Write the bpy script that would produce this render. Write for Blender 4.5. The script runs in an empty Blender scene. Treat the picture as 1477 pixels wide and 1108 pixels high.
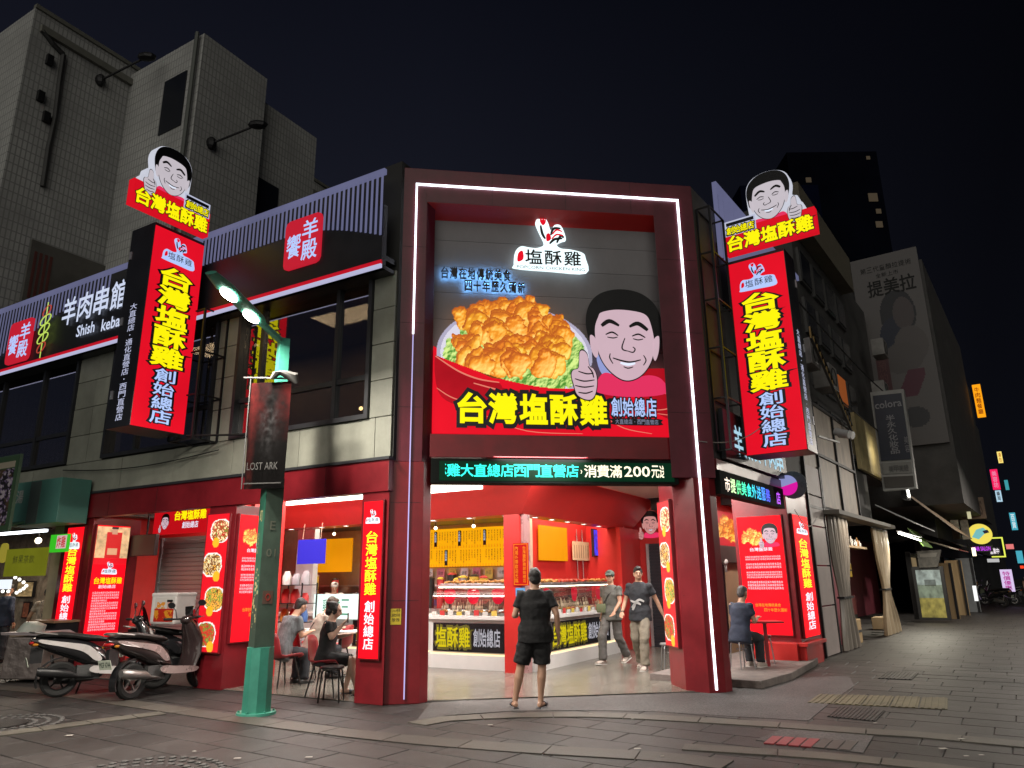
import bpy, bmesh, math, random
import numpy as np
from mathutils import Matrix, Vector, noise
random.seed(7)
sc = bpy.context.scene
R = math.radians

# ---------------------------------------------------------------- camera
CAM_H = 1.55; FPX = 1041.0; PITCH = math.atan(283/1041.0); ROLL = math.atan(48/3831.0)
fw = Vector((0, math.cos(PITCH), math.sin(PITCH)))
r0 = Vector((1, 0, 0)); u0 = r0.cross(fw)
cr = r0*math.cos(ROLL) - u0*math.sin(ROLL); cu_ = u0*math.cos(ROLL) + r0*math.sin(ROLL)
CAMP = Vector((0, 0, CAM_H))
cam = bpy.data.cameras.new('camera'); cam_o = bpy.data.objects.new('camera', cam); sc.collection.objects.link(cam_o)
cam.sensor_width = 36; cam.lens = FPX/1477*36; cam.clip_end = 600; cam.clip_start = .05
cam_o.matrix_world = Matrix(((cr.x, cu_.x, -fw.x, 0), (cr.y, cu_.y, -fw.y, 0), (cr.z, cu_.z, -fw.z, CAM_H), (0, 0, 0, 1)))
sc.camera = cam_o

# ---------------------------------------------------------------- night sky
w = bpy.data.worlds.new('World'); sc.world = w; w.use_nodes = True
wn = w.node_tree; wn.nodes.clear()
wo = wn.nodes.new('ShaderNodeOutputWorld'); wb = wn.nodes.new('ShaderNodeBackground')
tc = wn.nodes.new('ShaderNodeTexCoord'); sx = wn.nodes.new('ShaderNodeSeparateXYZ')
mr = wn.nodes.new('ShaderNodeMapRange'); mr.inputs[1].default_value = .0; mr.inputs[2].default_value = .75
rp = wn.nodes.new('ShaderNodeValToRGB')
rp.color_ramp.elements[0].color = (.0105, .0115, .0185, 1); rp.color_ramp.elements[1].color = (.0018, .0021, .0042, 1)
m2 = wn.nodes.new('ShaderNodeMapRange'); m2.inputs[1].default_value = -.1; m2.inputs[2].default_value = .55; m2.inputs[3].default_value = 1; m2.inputs[4].default_value = .22
mm = wn.nodes.new('ShaderNodeMix'); mm.data_type = 'RGBA'; mm.blend_type = 'MULTIPLY'; mm.inputs[0].default_value = 1
wn.links.new(tc.outputs['Generated'], sx.inputs[0]); wn.links.new(sx.outputs['Z'], mr.inputs[0]); wn.links.new(mr.outputs[0], rp.inputs[0])
wn.links.new(sx.outputs['X'], m2.inputs[0]); wn.links.new(rp.outputs[0], mm.inputs[6]); wn.links.new(m2.outputs[0], mm.inputs[7])
wn.links.new(mm.outputs[2], wb.inputs[0]); wb.inputs[1].default_value = 1.6; wn.links.new(wb.outputs[0], wo.inputs[0])
sc.view_settings.view_transform = 'Standard'; sc.view_settings.look = 'None'; sc.view_settings.gamma = 1
sc.view_settings.use_curve_mapping = False; sc.view_settings.exposure = 0
sc.cycles.use_denoising = True; sc.cycles.max_bounces = 6; sc.cycles.diffuse_bounces = 3; sc.cycles.glossy_bounces = 3
sc.cycles.transparent_max_bounces = 10; sc.cycles.sample_clamp_indirect = 4; sc.cycles.caustics_reflective = False; sc.cycles.caustics_refractive = False

sun = bpy.data.lights.new('night_glow', 'SUN'); sun.energy = .85; sun.angle = R(70); sun.color = (1, .95, .84)   # very weak, very soft: the glow of the city
sun_o = bpy.data.objects.new('night_glow', sun); sc.collection.objects.link(sun_o); sun_o.rotation_euler = (R(74), 0, R(-10))
# ---------------------------------------------------------------- helpers
def ray(X, Y):
    return (fw*FPX + cr*(X-738.5) - cu_*(Y-554)).normalized()
class Frame:
    """a facade: origin on the ground, x to the right along it, y into the building"""
    def __init__(s, ox, oy, az):
        a = R(az); s.o = Vector((ox, oy, 0)); s.y = Vector((math.sin(a), math.cos(a), 0)); s.x = Vector((math.cos(a), -math.sin(a), 0))
        s.M = Matrix(((s.x.x, s.y.x, 0, ox), (s.x.y, s.y.y, 0, oy), (0, 0, 1, 0), (0, 0, 0, 1)))
    def px(s, X, Y, y=0):
        d = ray(X, Y); o = s.o + s.y*y; t = (o-CAMP).dot(s.y)/d.dot(s.y); P = CAMP+d*t-s.o
        return P.dot(s.x), P.z
    def pxx(s, X, Y, x):
        d = ray(X, Y); o = s.o + s.x*x; t = (o-CAMP).dot(s.x)/d.dot(s.x); P = CAMP+d*t-s.o
        return P.dot(s.y), P.z
    def g(s, X, Y, z=0):
        d = ray(X, Y); t = (z-CAM_H)/d.z; P = CAMP+d*t-s.o
        return P.dot(s.x), P.dot(s.y)
    def side(s, x, y=0):   # frame of a wall at local x that faces +x: its x axis runs along -y ... seen from the +x side
        return s.M @ Matrix.Translation((x, y, 0)) @ Matrix.Rotation(R(90), 4, 'Z')
WLD = Frame(0, 0, 0)
FL = Frame(-1.73, 10.12, 30); FF = Frame(-1.5, 10.44, -8); FR = Frame(3.06, 10.93, -54); G = Frame(0, 0, 34)
I4 = Matrix.Identity(4)
WM = {}
def link(o, parent, M):
    sc.collection.objects.link(o)
    if parent is not None:
        o.parent = parent; o.matrix_parent_inverse = WM[parent.name].inverted()
    o.matrix_basis = M; WM[o.name] = M
    return o
def tag(o, label=None, cat=None, group=None, kind=None):
    if label: o['label'] = label
    if cat: o['category'] = cat
    if group: o['group'] = group
    if kind: o['kind'] = kind
    return o
def thing(name, label, cat, M=I4, group=None):
    o = bpy.data.objects.new(name, None); o.empty_display_size = .1
    link(o, None, M.copy()); return tag(o, label, cat, group)
ORD = 'first second third fourth fifth sixth seventh eighth ninth tenth eleventh twelfth thirteenth fourteenth fifteenth sixteenth seventeenth eighteenth nineteenth twentieth'.split()
def T(x, y, z=0): return Matrix.Translation((x, y, z))
def RZ(a): return Matrix.Rotation(R(a), 4, 'Z')

class MB:
    def __init__(s): s.v = []; s.f = []; s.c = None
    def add(s, vs, fs):
        n = len(s.v); s.v += [tuple(v) for v in vs]; s.f += [tuple(i+n for i in f) for f in fs]; return s
    def box(s, x0, x1, y0, y1, z0, z1):
        return s.add([(x0,y0,z0),(x1,y0,z0),(x1,y1,z0),(x0,y1,z0),(x0,y0,z1),(x1,y0,z1),(x1,y1,z1),(x0,y1,z1)],
                     [(0,3,2,1),(4,5,6,7),(0,1,5,4),(1,2,6,5),(2,3,7,6),(3,0,4,7)])
    def cyl(s, p, q, r, r2=None, n=10, cap=True):
        p = Vector(p); q = Vector(q); d = (q-p).normalized(); a = d.orthogonal().normalized(); b = d.cross(a)
        r2 = r if r2 is None else r2; vs = []
        for P, rr in ((p, r), (q, r2)):
            for i in range(n):
                t = 2*math.pi*i/n; vs.append(P + a*math.cos(t)*rr + b*math.sin(t)*rr)
        fs = [(i, (i+1) % n, n+(i+1) % n, n+i) for i in range(n)]
        if cap: fs += [tuple(range(n-1, -1, -1)), tuple(range(n, 2*n))]
        return s.add(vs, fs)
    def tube(s, pts, r, n=8):
        for a, b in zip(pts, pts[1:]): s.cyl(a, b, r, n=n)
        return s
    def bar(s, p, q, w, h=None):   # square bar
        h = h or w; p = Vector(p); q = Vector(q); d = (q-p).normalized()
        a = d.cross(Vector((0, 0, 1)));
        if a.length < .01: a = Vector((1, 0, 0))
        a.normalize(); b = d.cross(a); vs = []
        for P in (p, q):
            for i, j in ((-1, -1), (1, -1), (1, 1), (-1, 1)): vs.append(P + a*w/2*i + b*h/2*j)
        return s.add(vs, [(0,1,2,3),(7,6,5,4),(0,4,5,1),(1,5,6,2),(2,6,7,3),(3,7,4,0)])
    def lathe(s, prof, c=(0, 0, 0), n=16, axis='z'):
        vs = []
        for r, h in prof:
            for i in range(n):
                t = 2*math.pi*i/n; a, b = r*math.cos(t), r*math.sin(t)
                p = (a, b, h) if axis == 'z' else ((a, h, b) if axis == 'y' else (h, a, b))
                vs.append((p[0]+c[0], p[1]+c[1], p[2]+c[2]))
        fs = []
        for k in range(len(prof)-1):
            for i in range(n): fs.append((k*n+i, k*n+(i+1) % n, (k+1)*n+(i+1) % n, (k+1)*n+i))
        return s.add(vs, fs)
    def ball(s, c, rx, ry=None, rz=None, n=10, m=7):
        ry = ry or rx; rz = rz or rx
        vs = []; fs = []
        for j in range(m+1):
            ph = math.pi*j/m
            for i in range(n):
                t = 2*math.pi*i/n; vs.append((c[0]+rx*math.sin(ph)*math.cos(t), c[1]+ry*math.sin(ph)*math.sin(t), c[2]+rz*math.cos(ph)))
        for j in range(m):
            for i in range(n): fs.append((j*n+i, (j+1)*n+i, (j+1)*n+(i+1) % n, j*n+(i+1) % n))
        return s.add(vs, fs)
    def poly(s, pts, y0, y1):      # polygon in the xz plane, extruded from y0 to y1
        n = len(pts); vs = [(p[0], y0, p[1]) for p in pts] + [(p[0], y1, p[1]) for p in pts]
        return s.add(vs, [tuple(range(n)), tuple(range(2*n-1, n-1, -1))] + [(i, n+i, n+(i+1) % n, (i+1) % n) for i in range(n)])
    def flat(s, pts, z0, z1):      # polygon on the ground
        n = len(pts); vs = [(p[0], p[1], z0) for p in pts] + [(p[0], p[1], z1) for p in pts]
        return s.add(vs, [tuple(range(n-1, -1, -1)), tuple(range(n, 2*n))] + [(i, (i+1) % n, n+(i+1) % n, n+i) for i in range(n)])
    def xf(s, M, start=0):
        for i in range(start, len(s.v)): s.v[i] = tuple(M @ Vector(s.v[i]))
        return s
    def put(s, name, m, parent=None, M=None, smooth=False, bev=0, label=None, cat=None, group=None, kind=None, recalc=True):
        me = bpy.data.meshes.new(name); me.from_pydata(s.v, [], s.f)
        if recalc:
            b = bmesh.new(); b.from_mesh(me)
            bmesh.ops.remove_doubles(b, verts=b.verts, dist=1e-6)
            if bev: bmesh.ops.recalc_face_normals(b, faces=b.faces); bmesh.ops.bevel(b, geom=[e for e in b.edges if e.calc_face_angle(0) > .5], offset=bev, segments=2, affect='EDGES', profile=.6)
            bmesh.ops.recalc_face_normals(b, faces=b.faces)
            b.to_mesh(me); b.free()
        if smooth: me.shade_smooth()
        if smooth == 'auto':
            try: me.set_sharp_from_angle(angle=R(38))
            except Exception: pass
        me.materials.append(m)
        o = bpy.data.objects.new(name, me)
        if M is None: M = WM[parent.name] if parent is not None else I4
        link(o, parent, M.copy()); return tag(o, label, cat, group, kind)

def dup(root, D, label=None, group=None):
    """copy a thing with its parts and sub-parts, moved by the world matrix D"""
    def cp(o, par):
        c = o.copy(); sc.collection.objects.link(c); M = D @ WM[o.name]; WM[c.name] = M
        if par is not None: c.parent = par; c.matrix_parent_inverse = WM[par.name].inverted()
        c.matrix_basis = M
        for ch in list(o.children): cp(ch, c)
        return c
    r = cp(root, None)
    if label: r['label'] = label
    if group: r['group'] = group
    return r

# ---------------------------------------------------------------- materials
MC = {}
def mat(name, col, rough=.6, metal=0, var=.15, scale=3., bump=.0, bscale=60., coat=0, rand=0, streak=0, spec=None, trans=0, stain=0, sscale=.9):
    if name in MC: return MC[name]
    m = bpy.data.materials.new(name); m.use_nodes = True; nt = m.node_tree; N = nt.nodes; L = nt.links
    b = N['Principled BSDF']; b.inputs['Roughness'].default_value = rough; b.inputs['Metallic'].default_value = metal
    if spec is not None: b.inputs['Specular IOR Level'].default_value = spec
    if coat: b.inputs['Coat Weight'].default_value = coat; b.inputs['Coat Roughness'].default_value = .08
    if trans: b.inputs['Transmission Weight'].default_value = trans
    tx = N.new('ShaderNodeTexCoord'); mp = N.new('ShaderNodeMapping'); L.new(tx.outputs['Object'], mp.inputs[0])
    if streak: mp.inputs['Scale'].default_value = (1, 1, streak)
    nz = N.new('ShaderNodeTexNoise'); nz.inputs['Scale'].default_value = scale; nz.inputs['Detail'].default_value = 6; nz.inputs['Roughness'].default_value = .65
    L.new(mp.outputs[0], nz.inputs['Vector'])
    r = N.new('ShaderNodeValToRGB'); e = r.color_ramp.elements
    e[0].position = .3; e[1].position = .7
    e[0].color = (*[c*(1-var) for c in col], 1); e[1].color = (*[min(1, c*(1+var)) for c in col], 1)
    L.new(nz.outputs['Fac'], r.inputs[0]); out = r.outputs[0]
    if rand:
        oi = N.new('ShaderNodeObjectInfo'); mq = N.new('ShaderNodeMapRange'); mq.inputs[3].default_value = 1-rand; mq.inputs[4].default_value = 1+rand
        L.new(oi.outputs['Random'], mq.inputs[0]); mx = N.new('ShaderNodeMix'); mx.data_type = 'RGBA'; mx.blend_type = 'MULTIPLY'; mx.inputs[0].default_value = 1
        L.new(out, mx.inputs[6]); L.new(mq.outputs[0], mx.inputs[7]); out = mx.outputs[2]
    if stain:   # dirt and wear laid over neighbouring pieces alike
        gn = N.new('ShaderNodeNewGeometry'); ns = N.new('ShaderNodeTexNoise'); ns.inputs['Scale'].default_value = sscale; ns.inputs['Detail'].default_value = 8; ns.inputs['Roughness'].default_value = .7
        L.new(gn.outputs['Position'], ns.inputs['Vector']); ms = N.new('ShaderNodeMapRange'); ms.inputs[1].default_value = .36; ms.inputs[2].default_value = .62; ms.inputs[3].default_value = 1-stain; ms.inputs[4].default_value = 1+stain*.25
        L.new(ns.outputs['Fac'], ms.inputs[0]); mt = N.new('ShaderNodeMix'); mt.data_type = 'RGBA'; mt.blend_type = 'MULTIPLY'; mt.inputs[0].default_value = 1; L.new(out, mt.inputs[6]); L.new(ms.outputs[0], mt.inputs[7]); out = mt.outputs[2]
    L.new(out, b.inputs['Base Color'])
    mr_ = N.new('ShaderNodeMapRange'); mr_.inputs[3].default_value = max(.03, rough-.12*min(1, rough*2)); mr_.inputs[4].default_value = min(1, rough+.12)
    L.new(nz.outputs['Fac'], mr_.inputs[0]); L.new(mr_.outputs[0], b.inputs['Roughness'])
    if bump:
        n2 = N.new('ShaderNodeTexNoise'); n2.inputs['Scale'].default_value = bscale; n2.inputs['Detail'].default_value = 5
        L.new(tx.outputs['Object'], n2.inputs['Vector']); bp = N.new('ShaderNodeBump'); bp.inputs['Strength'].default_value = bump; bp.inputs['Distance'].default_value = .02
        L.new(n2.outputs['Fac'], bp.inputs['Height']); L.new(bp.outputs[0], b.inputs['Normal'])
    MC[name] = m; return m
def emi(name, col, strength=1., var=0, scale=2., sample=True):
    """a lit face: printed acrylic, LED or lamp"""
    if name in MC: return MC[name]
    m = bpy.data.materials.new(name); m.use_nodes = True; nt = m.node_tree; N = nt.nodes; L = nt.links
    b = N['Principled BSDF']; b.inputs['Base Color'].default_value = (*[c*.25 for c in col], 1); b.inputs['Roughness'].default_value = .55; b.inputs['Specular IOR Level'].default_value = .12
    b.inputs['Emission Color'].default_value = (*col, 1); b.inputs['Emission Strength'].default_value = strength
    if var:
        tx = N.new('ShaderNodeTexCoord'); nz = N.new('ShaderNodeTexNoise'); nz.inputs['Scale'].default_value = scale; nz.inputs['Detail'].default_value = 2
        q = N.new('ShaderNodeMapRange'); q.inputs[3].default_value = strength*(1-var); q.inputs[4].default_value = strength*(1+var)
        L.new(tx.outputs['Object'], nz.inputs[0]); L.new(nz.outputs[0], q.inputs[0]); L.new(q.outputs[0], b.inputs['Emission Strength'])
    if not sample: m.cycles.emission_sampling = 'NONE'
    MC[name] = m; return m
def printm(name, strength, base=.3):
    """print whose colours are stored on the mesh; backlit when strength > 0"""
    if name in MC: return MC[name]
    m = bpy.data.materials.new(name); m.use_nodes = True; nt = m.node_tree; N = nt.nodes; L = nt.links
    b = N['Principled BSDF']; b.inputs['Roughness'].default_value = .5
    at = N.new('ShaderNodeAttribute'); at.attribute_name = 'print'
    mx = N.new('ShaderNodeMix'); mx.data_type = 'RGBA'; mx.blend_type = 'MULTIPLY'; mx.inputs[0].default_value = 1; mx.inputs[7].default_value = (base, base, base, 1)
    L.new(at.outputs['Color'], mx.inputs[6]); L.new(mx.outputs[2], b.inputs['Base Color'])
    if strength: L.new(at.outputs['Color'], b.inputs['Emission Color'])
    b.inputs['Emission Strength'].default_value = strength
    m.cycles.emission_sampling = 'NONE'
    MC[name] = m; return m
def glassm(name='clear glass', rough=.02, tint=(.9, .95, .95), refl=.12):
    if name in MC: return MC[name]
    m = bpy.data.materials.new(name); m.use_nodes = True; nt = m.node_tree; N = nt.nodes; L = nt.links; N.clear()
    o = N.new('ShaderNodeOutputMaterial'); t = N.new('ShaderNodeBsdfTransparent'); t.inputs[0].default_value = (*tint, 1)
    g = N.new('ShaderNodeBsdfGlossy'); g.inputs['Roughness'].default_value = rough
    lw = N.new('ShaderNodeLayerWeight'); lw.inputs[0].default_value = .35
    q = N.new('ShaderNodeMapRange'); q.inputs[3].default_value = refl; q.inputs[4].default_value = min(1, refl+.6); L.new(lw.outputs['Facing'], q.inputs[0])
    mx = N.new('ShaderNodeMixShader'); L.new(q.outputs[0], mx.inputs[0]); L.new(t.outputs[0], mx.inputs[1]); L.new(g.outputs[0], mx.inputs[2]); L.new(mx.outputs[0], o.inputs[0])
    MC[name] = m; return m

WORK = bpy.data.scenes.new('workshop')   # meshes are evaluated here, away from the big scene; removed at the end
def evaluate(o):
    WORK.collection.objects.link(o)
    with bpy.context.temp_override(scene=WORK, view_layer=WORK.view_layers[0]): dg = bpy.context.evaluated_depsgraph_get()
    dg.update(); me = bpy.data.meshes.new_from_object(o.evaluated_get(dg)); bpy.data.objects.remove(o); return me
# ---------------------------------------------------------------- lettering
GL = {}
def glyph(ch, style='n'):
    k = (ch, style)
    if k in GL: return GL[k]
    c = bpy.data.curves.new('g', 'FONT'); c.body = ch; c.resolution_u = 2; c.fill_mode = 'BOTH'; c.size = 1
    bd = {'n': 0, 'm': .016, 'b': .034, 'o': .078, 'w': .12}[style]
    if bd: c.bevel_depth = bd; c.bevel_resolution = 1 if style == 'b' else 0
    o = bpy.data.objects.new('g', c); me = evaluate(o)
    vs = [tuple(v.co) for v in me.vertices]; fs = [tuple(p.vertices) for p in me.polygons]
    bpy.data.curves.remove(c); bpy.data.meshes.remove(me)
    if style == 'n' and vs: bb = (min(v[0] for v in vs), max(v[0] for v in vs), min(v[1] for v in vs), max(v[1] for v in vs))
    elif vs: glyph(ch, 'n'); bb = GL[(ch, 'n')][2]
    else: bb = (0, .3, 0, .3)
    GL[k] = (vs, fs, bb); return GL[k]
LOW = set('.,·›-|:')
def cell(mb, ch, x0, x1, z0, z1, y=0, style='n', d=.15):
    """one character fitted into a cell of the facade plane; wide and tall glyphs fill the cell"""
    vs, fs, bb = glyph(ch, style)
    if not vs: return
    bw = max(bb[1]-bb[0], .05); bh = max(bb[3]-bb[2], .05)
    w_, h_ = x1-x0, z1-z0
    if ch in LOW or ch in '一二': bw = max(bw, .7); bh = max(bh, .7)
    sx_, sz_ = w_/bw, h_/bh
    cx, cz = (bb[0]+bb[1])/2, (bb[2]+bb[3])/2; s_ = min(sx_, sz_)
    mb.add([((v[0]-cx)*sx_+(x0+x1)/2, y - v[2]*s_*d - .0005, (v[1]-cz)*sz_+(z0+z1)/2) for v in vs], fs)
def line(mb, txt, x0, x1, z0, z1, y=0, style='n', gap=.08, d=.15):
    n = len(txt); w_ = (x1-x0)/n
    for i, c in enumerate(txt):
        if c != ' ': cell(mb, c, x0+i*w_+w_*gap/2, x0+(i+1)*w_-w_*gap/2, z0, z1, y, style, d)
    return mb
def column(mb, txt, x0, x1, ztop, zbot, y=0, style='n', gap=.1, d=.15):
    n = len(txt); h_ = (ztop-zbot)/n
    for i, c in enumerate(txt):
        zt = ztop-i*h_
        if c != ' ': cell(mb, c, x0, x1, zt-h_+h_*gap/2, zt-h_*gap/2, y, style, d)
    return mb
def latin(mb, txt, x0, x1, z0, z1, y=0, style='n', d=.15):
    """latin line with its natural spacing, scaled into the box"""
    k = ('L', txt, style)
    if k not in GL:
        c = bpy.data.curves.new('g', 'FONT'); c.body = txt; c.resolution_u = 2; c.fill_mode = 'BOTH'
        bd = {'n': 0, 'm': .016, 'b': .034, 'o': .078}[style]
        if bd: c.bevel_depth = bd
        o = bpy.data.objects.new('g', c); me = evaluate(o); GL[k] = ([tuple(v.co) for v in me.vertices], [tuple(p.vertices) for p in me.polygons])
    vs, fs = GL[k]; a = min(v[0] for v in vs); b = max(v[0] for v in vs); e = min(v[1] for v in vs); f = max(v[1] for v in vs)
    s_ = min((x1-x0)/(b-a), (z1-z0)/(f-e))
    mb.add([((v[0]-a)*(x1-x0)/(b-a)+x0, y-v[2]*s_*d-.0005, (v[1]-e)*(z1-z0)/(f-e)+z0) for v in vs], fs); return mb
def spline(pts, k=6, closed=True):
    P = [Vector(p) for p in pts]; n = len(P); out = []
    rng = range(n) if closed else range(n-1)
    for i in rng:
        if closed: a, b, c, d = P[i-1], P[i], P[(i+1) % n], P[(i+2) % n]
        else: a, b, c, d = P[max(0, i-1)], P[i], P[i+1], P[min(n-1, i+2)]
        for j in range(k):
            t = j/k; out.append(tuple(.5*((2*b)+(c-a)*t+(2*a-5*b+4*c-d)*t*t+(3*b-a-3*c+d)*t**3)))
    if not closed: out.append(tuple(P[-1]))
    return out
def stroke(pts, w0, w1=None, k=5):
    """closed outline of a tapered brush stroke"""
    p = spline(pts, k, False); n = len(p); w1 = w0 if w1 is None else w1; up = []; dn = []
    for i, q in enumerate(p):
        a = Vector(p[max(0, i-1)]); b = Vector(p[min(n-1, i+1)]); t = (b-a).normalized(); nn = Vector((-t.y, t.x)); u = i/(n-1)
        ww = w0*(1-u)+w1*u; ww *= (.35+.65*math.sin(math.pi*(.12+.76*u)))
        up.append(tuple(Vector(q)+nn*ww)); dn.append(tuple(Vector(q)-nn*ww))
    return up+dn[::-1]
def grid_print(arr, mask, x0, z0, wid, hei, name, m, parent, M, y=0, **kw):
    """flat print: arr[h][w][3] colours (linear), row 0 on top, on a mesh in the xz plane"""
    h_, w_ = arr.shape[:2]
    xs = np.linspace(x0, x0+wid, w_+1); zs = np.linspace(z0+hei, z0, h_+1)
    X, Z = np.meshgrid(xs, zs); vs = np.stack([X.ravel(), np.full(X.size, y), Z.ravel()], 1)
    ii, jj = np.nonzero(mask); a = ii*(w_+1)+jj
    fs = np.stack([a+w_+1, a+w_+2, a+1, a], 1)
    me = bpy.data.meshes.new(name); me.from_pydata(vs.tolist(), [], fs.tolist())
    at = me.attributes.new('print', 'FLOAT_COLOR', 'FACE')
    col = np.concatenate([arr[ii, jj], np.ones((len(ii), 1))], 1).astype(np.float32); at.data.foreach_set('color', col.ravel())
    me.materials.append(m); o = bpy.data.objects.new(name, me); link(o, parent, M.copy()); return tag(o, **kw)
# ---------------------------------------------------------------- prints
def lin(r, g, b):
    f = lambda c: ((c/255+.055)/1.055)**2.4 if c > 10 else c/255/12.92
    return (f(r), f(g), f(b))
def fbm(h, w_, rs, base=4, oct_=5):
    out = np.zeros((h, w_)); amp = 1
    for o in range(oct_):
        n = base*2**o; ny = max(2, int(n*h/w_))+2; g_ = rs.rand(ny, n+2)
        y = np.linspace(0, ny-1.001, h); x = np.linspace(0, n+.999, w_); yi = y.astype(int); xi = x.astype(int)
        fy = (y-yi)[:, None]; fx = (x-xi)[None, :]; fy = fy*fy*(3-2*fy); fx = fx*fx*(3-2*fx)
        a = g_[yi][:, xi]; b = g_[yi][:, xi+1]; c = g_[yi+1][:, xi]; d = g_[yi+1][:, xi+1]
        out += amp*((a*(1-fx)+b*fx)*(1-fy)+(c*(1-fx)+d*fx)*fy); amp *= .55
    return (out-out.min())/(out.max()-out.min())
def nuggets(img, msk, rs, n, cx, cy, rx, ry, size, zb=None):
    """heap of fried chicken pieces painted back to front"""
    H, W_ = msk.shape; yy, xx = np.mgrid[0:H, 0:W_].astype(float)
    tex = fbm(H, W_, rs, 26, 5); warp = fbm(H, W_, rs, 9, 4)-.5; warp2 = fbm(H, W_, rs, 10, 4)-.5
    fine = fbm(H, W_, rs, 60, 3)
    P = []
    for i in range(n):
        t = rs.rand()*2*math.pi; q = math.sqrt(rs.rand()); P.append((cx+rx*q*math.cos(t), cy+ry*q*math.sin(t)*(1 if math.sin(t) < 0 else .8)))
    P.sort(key=lambda p: p[1])
    for (px_, py_) in P:
        a = size*(.75+.5*rs.rand()); b_ = a*(.6+.3*rs.rand()); an = rs.rand()*3.14
        X = xx-px_+warp*size*.9; Y = yy-py_+warp2*size*.9
        U = (X*math.cos(an)+Y*math.sin(an))/a; V = (-X*math.sin(an)+Y*math.cos(an))/b_
        r2 = U*U+V*V; m_ = r2 < 1
        hgt = np.sqrt(np.clip(1-r2, 0, 1))*size*1.15 + (warp+warp2)*size*.30 + (tex-.5)*size*.26 + (fine-.5)*size*.06
        gy, gx = np.gradient(hgt); sh = np.clip(.66-gx*.16-gy*.26, .2, 1.15); sh *= .22+.78*np.clip((1-r2)*1.9, 0, 1)**.8
        tint = rs.rand()
        dark = np.array([.40, .055, .004]); mid = np.array([.93, .27+.13*tint, .015]); hi = np.array([1., .68+.1*tint, .18])
        s1 = np.clip(sh/.55, 0, 1)[..., None]; s2 = np.clip((sh-.5)/.5, 0, 1)[..., None]
        col = dark*(1-s1)+mid*s1; col = col*(1-s2)+hi*s2
        img[m_] = col[m_]; msk |= m_
def chicken_print(W_=230, H=130, seed=3):
    rs = np.random.RandomState(seed); img = np.zeros((H, W_, 3)); msk = np.zeros((H, W_), bool)
    yy, xx = np.mgrid[0:H, 0:W_].astype(float)
    # plate rim
    U = (xx-W_*.50)/(W_*.5); V = (yy-H*.62)/(H*.50)
    pl = (U*U+V*V < 1); img[pl] = lin(214, 210, 226); msk |= pl
    rim = pl & (U*U+V*V > .9); img[rim] = lin(170, 165, 190)
    lf = fbm(H, W_, rs, 14, 5); lg = fbm(H, W_, rs, 40, 3)
    U = (xx-W_*.50)/(W_*.485)+(lf-.5)*.22; V = (yy-H*.66)/(H*.47)+(lf-.5)*.2; le = (U*U+V*V < .90)
    gy, gx = np.gradient(lf*14+lg*3); s_ = np.clip(.5-gx*.5-gy*.6, 0, 1)[..., None]
    c = np.array(lin(70, 140, 40))*(1-s_)+np.array(lin(215, 240, 140))*s_; img[le] = c[le]; msk |= le
    nuggets(img, msk, rs, 78, W_*.475, H*.50, W_*.375, H*.385, H*.135)
    return img, msk
def heap_print(W_, H, seed):
    rs = np.random.RandomState(seed); img = np.zeros((H, W_, 3)); msk = np.zeros((H, W_), bool)
    nuggets(img, msk, rs, 34, W_*.5, H*.5, W_*.38, H*.32, H*.17); return img, msk
def food_print(W_, H, seed, kinds=3):
    """red poster with bowls of snacks one under another"""
    rs = np.random.RandomState(seed); img = np.zeros((H, W_, 3)); img[:] = lin(226, 18, 34)
    yy, xx = np.mgrid[0:H, 0:W_].astype(float); f1 = fbm(H, W_, rs, 8, 4); f2 = fbm(H, W_, rs, 30, 3); f3 = fbm(H, W_, rs, 14, 4)
    for k in range(kinds):
        cy = H*(k+.5)/kinds; cx = W_*(.5+.12*(-1)**k); rx = W_*.44; ry = H/kinds*.36
        U = (xx-cx)/rx; V = (yy-cy)/ry; d = (np.abs(U)**2.6+np.abs(V)**2.6)+(f1-.5)*.25
        m_ = d < 1; img[m_] = lin(240, 236, 232); m_ = d < .74
        pal = [np.array(lin(*c)) for c in ((235, 170, 70), (120, 150, 60), (190, 60, 40), (250, 225, 170), (120, 70, 30))]
        idx = (np.clip(f2*.6+f3*.5+.1*k, 0, .999)*5).astype(int); cc = np.zeros_like(img)
        for q in range(5): cc[idx == q] = pal[(q+k) % 5]
        cc *= (.55+.9*f2)[..., None]; img[m_] = np.clip(cc[m_], 0, 1)
        ox, oy = cx+rx*(.55 if k % 2 else -.35), cy+ry*.95; b_ = ((xx-ox)**2+(yy-oy)**2) < (W_*.15)**2; img[b_] = lin(250, 180, 40)
    return img, np.ones((H, W_), bool)

PR_ON = printm('lit photo print', 1.0); PR_DIM = printm('matt photo print', 0, .8); PR_HALF = printm('faintly glowing photo print', .35, .6)  # PR_HALF glows faintly, on framed pictures and the light box alike
RED = emi('red acrylic sign face', lin(222, 14, 36), 1.0, .22, .9)
RED2 = emi('bright red light box face', lin(250, 10, 28), 1.3, .28, 1.3)
YEL = emi('yellow lit lettering', lin(248, 236, 10), 1.05, sample=False)
WHT = emi('white lit lettering', lin(226, 236, 255), 1.0, sample=False)
PLW = emi('pale blue lit lettering', lin(176, 200, 250), 1.0, sample=False)
OUTL = mat('navy outline print', (.008, .008, .02), .5)
BLK = mat('black print', (.01, .01, .012), .5)
SKN = emi('pale skin print', lin(206, 176, 188), .95, .05, 3, sample=False)
SKD = emi('grey skin print', lin(192, 184, 192), 1.0, .05, 3, sample=False)
HAI = mat('black hair print', (.004, .004, .006), .55)
PNK = emi('pink shirt print', lin(226, 50, 96), .95, sample=False)
BLU = emi('blue shadow print', lin(150, 160, 215), .9, sample=False)
RTRIM = emi('dark red print', lin(150, 12, 26), .9, sample=False)

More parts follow.
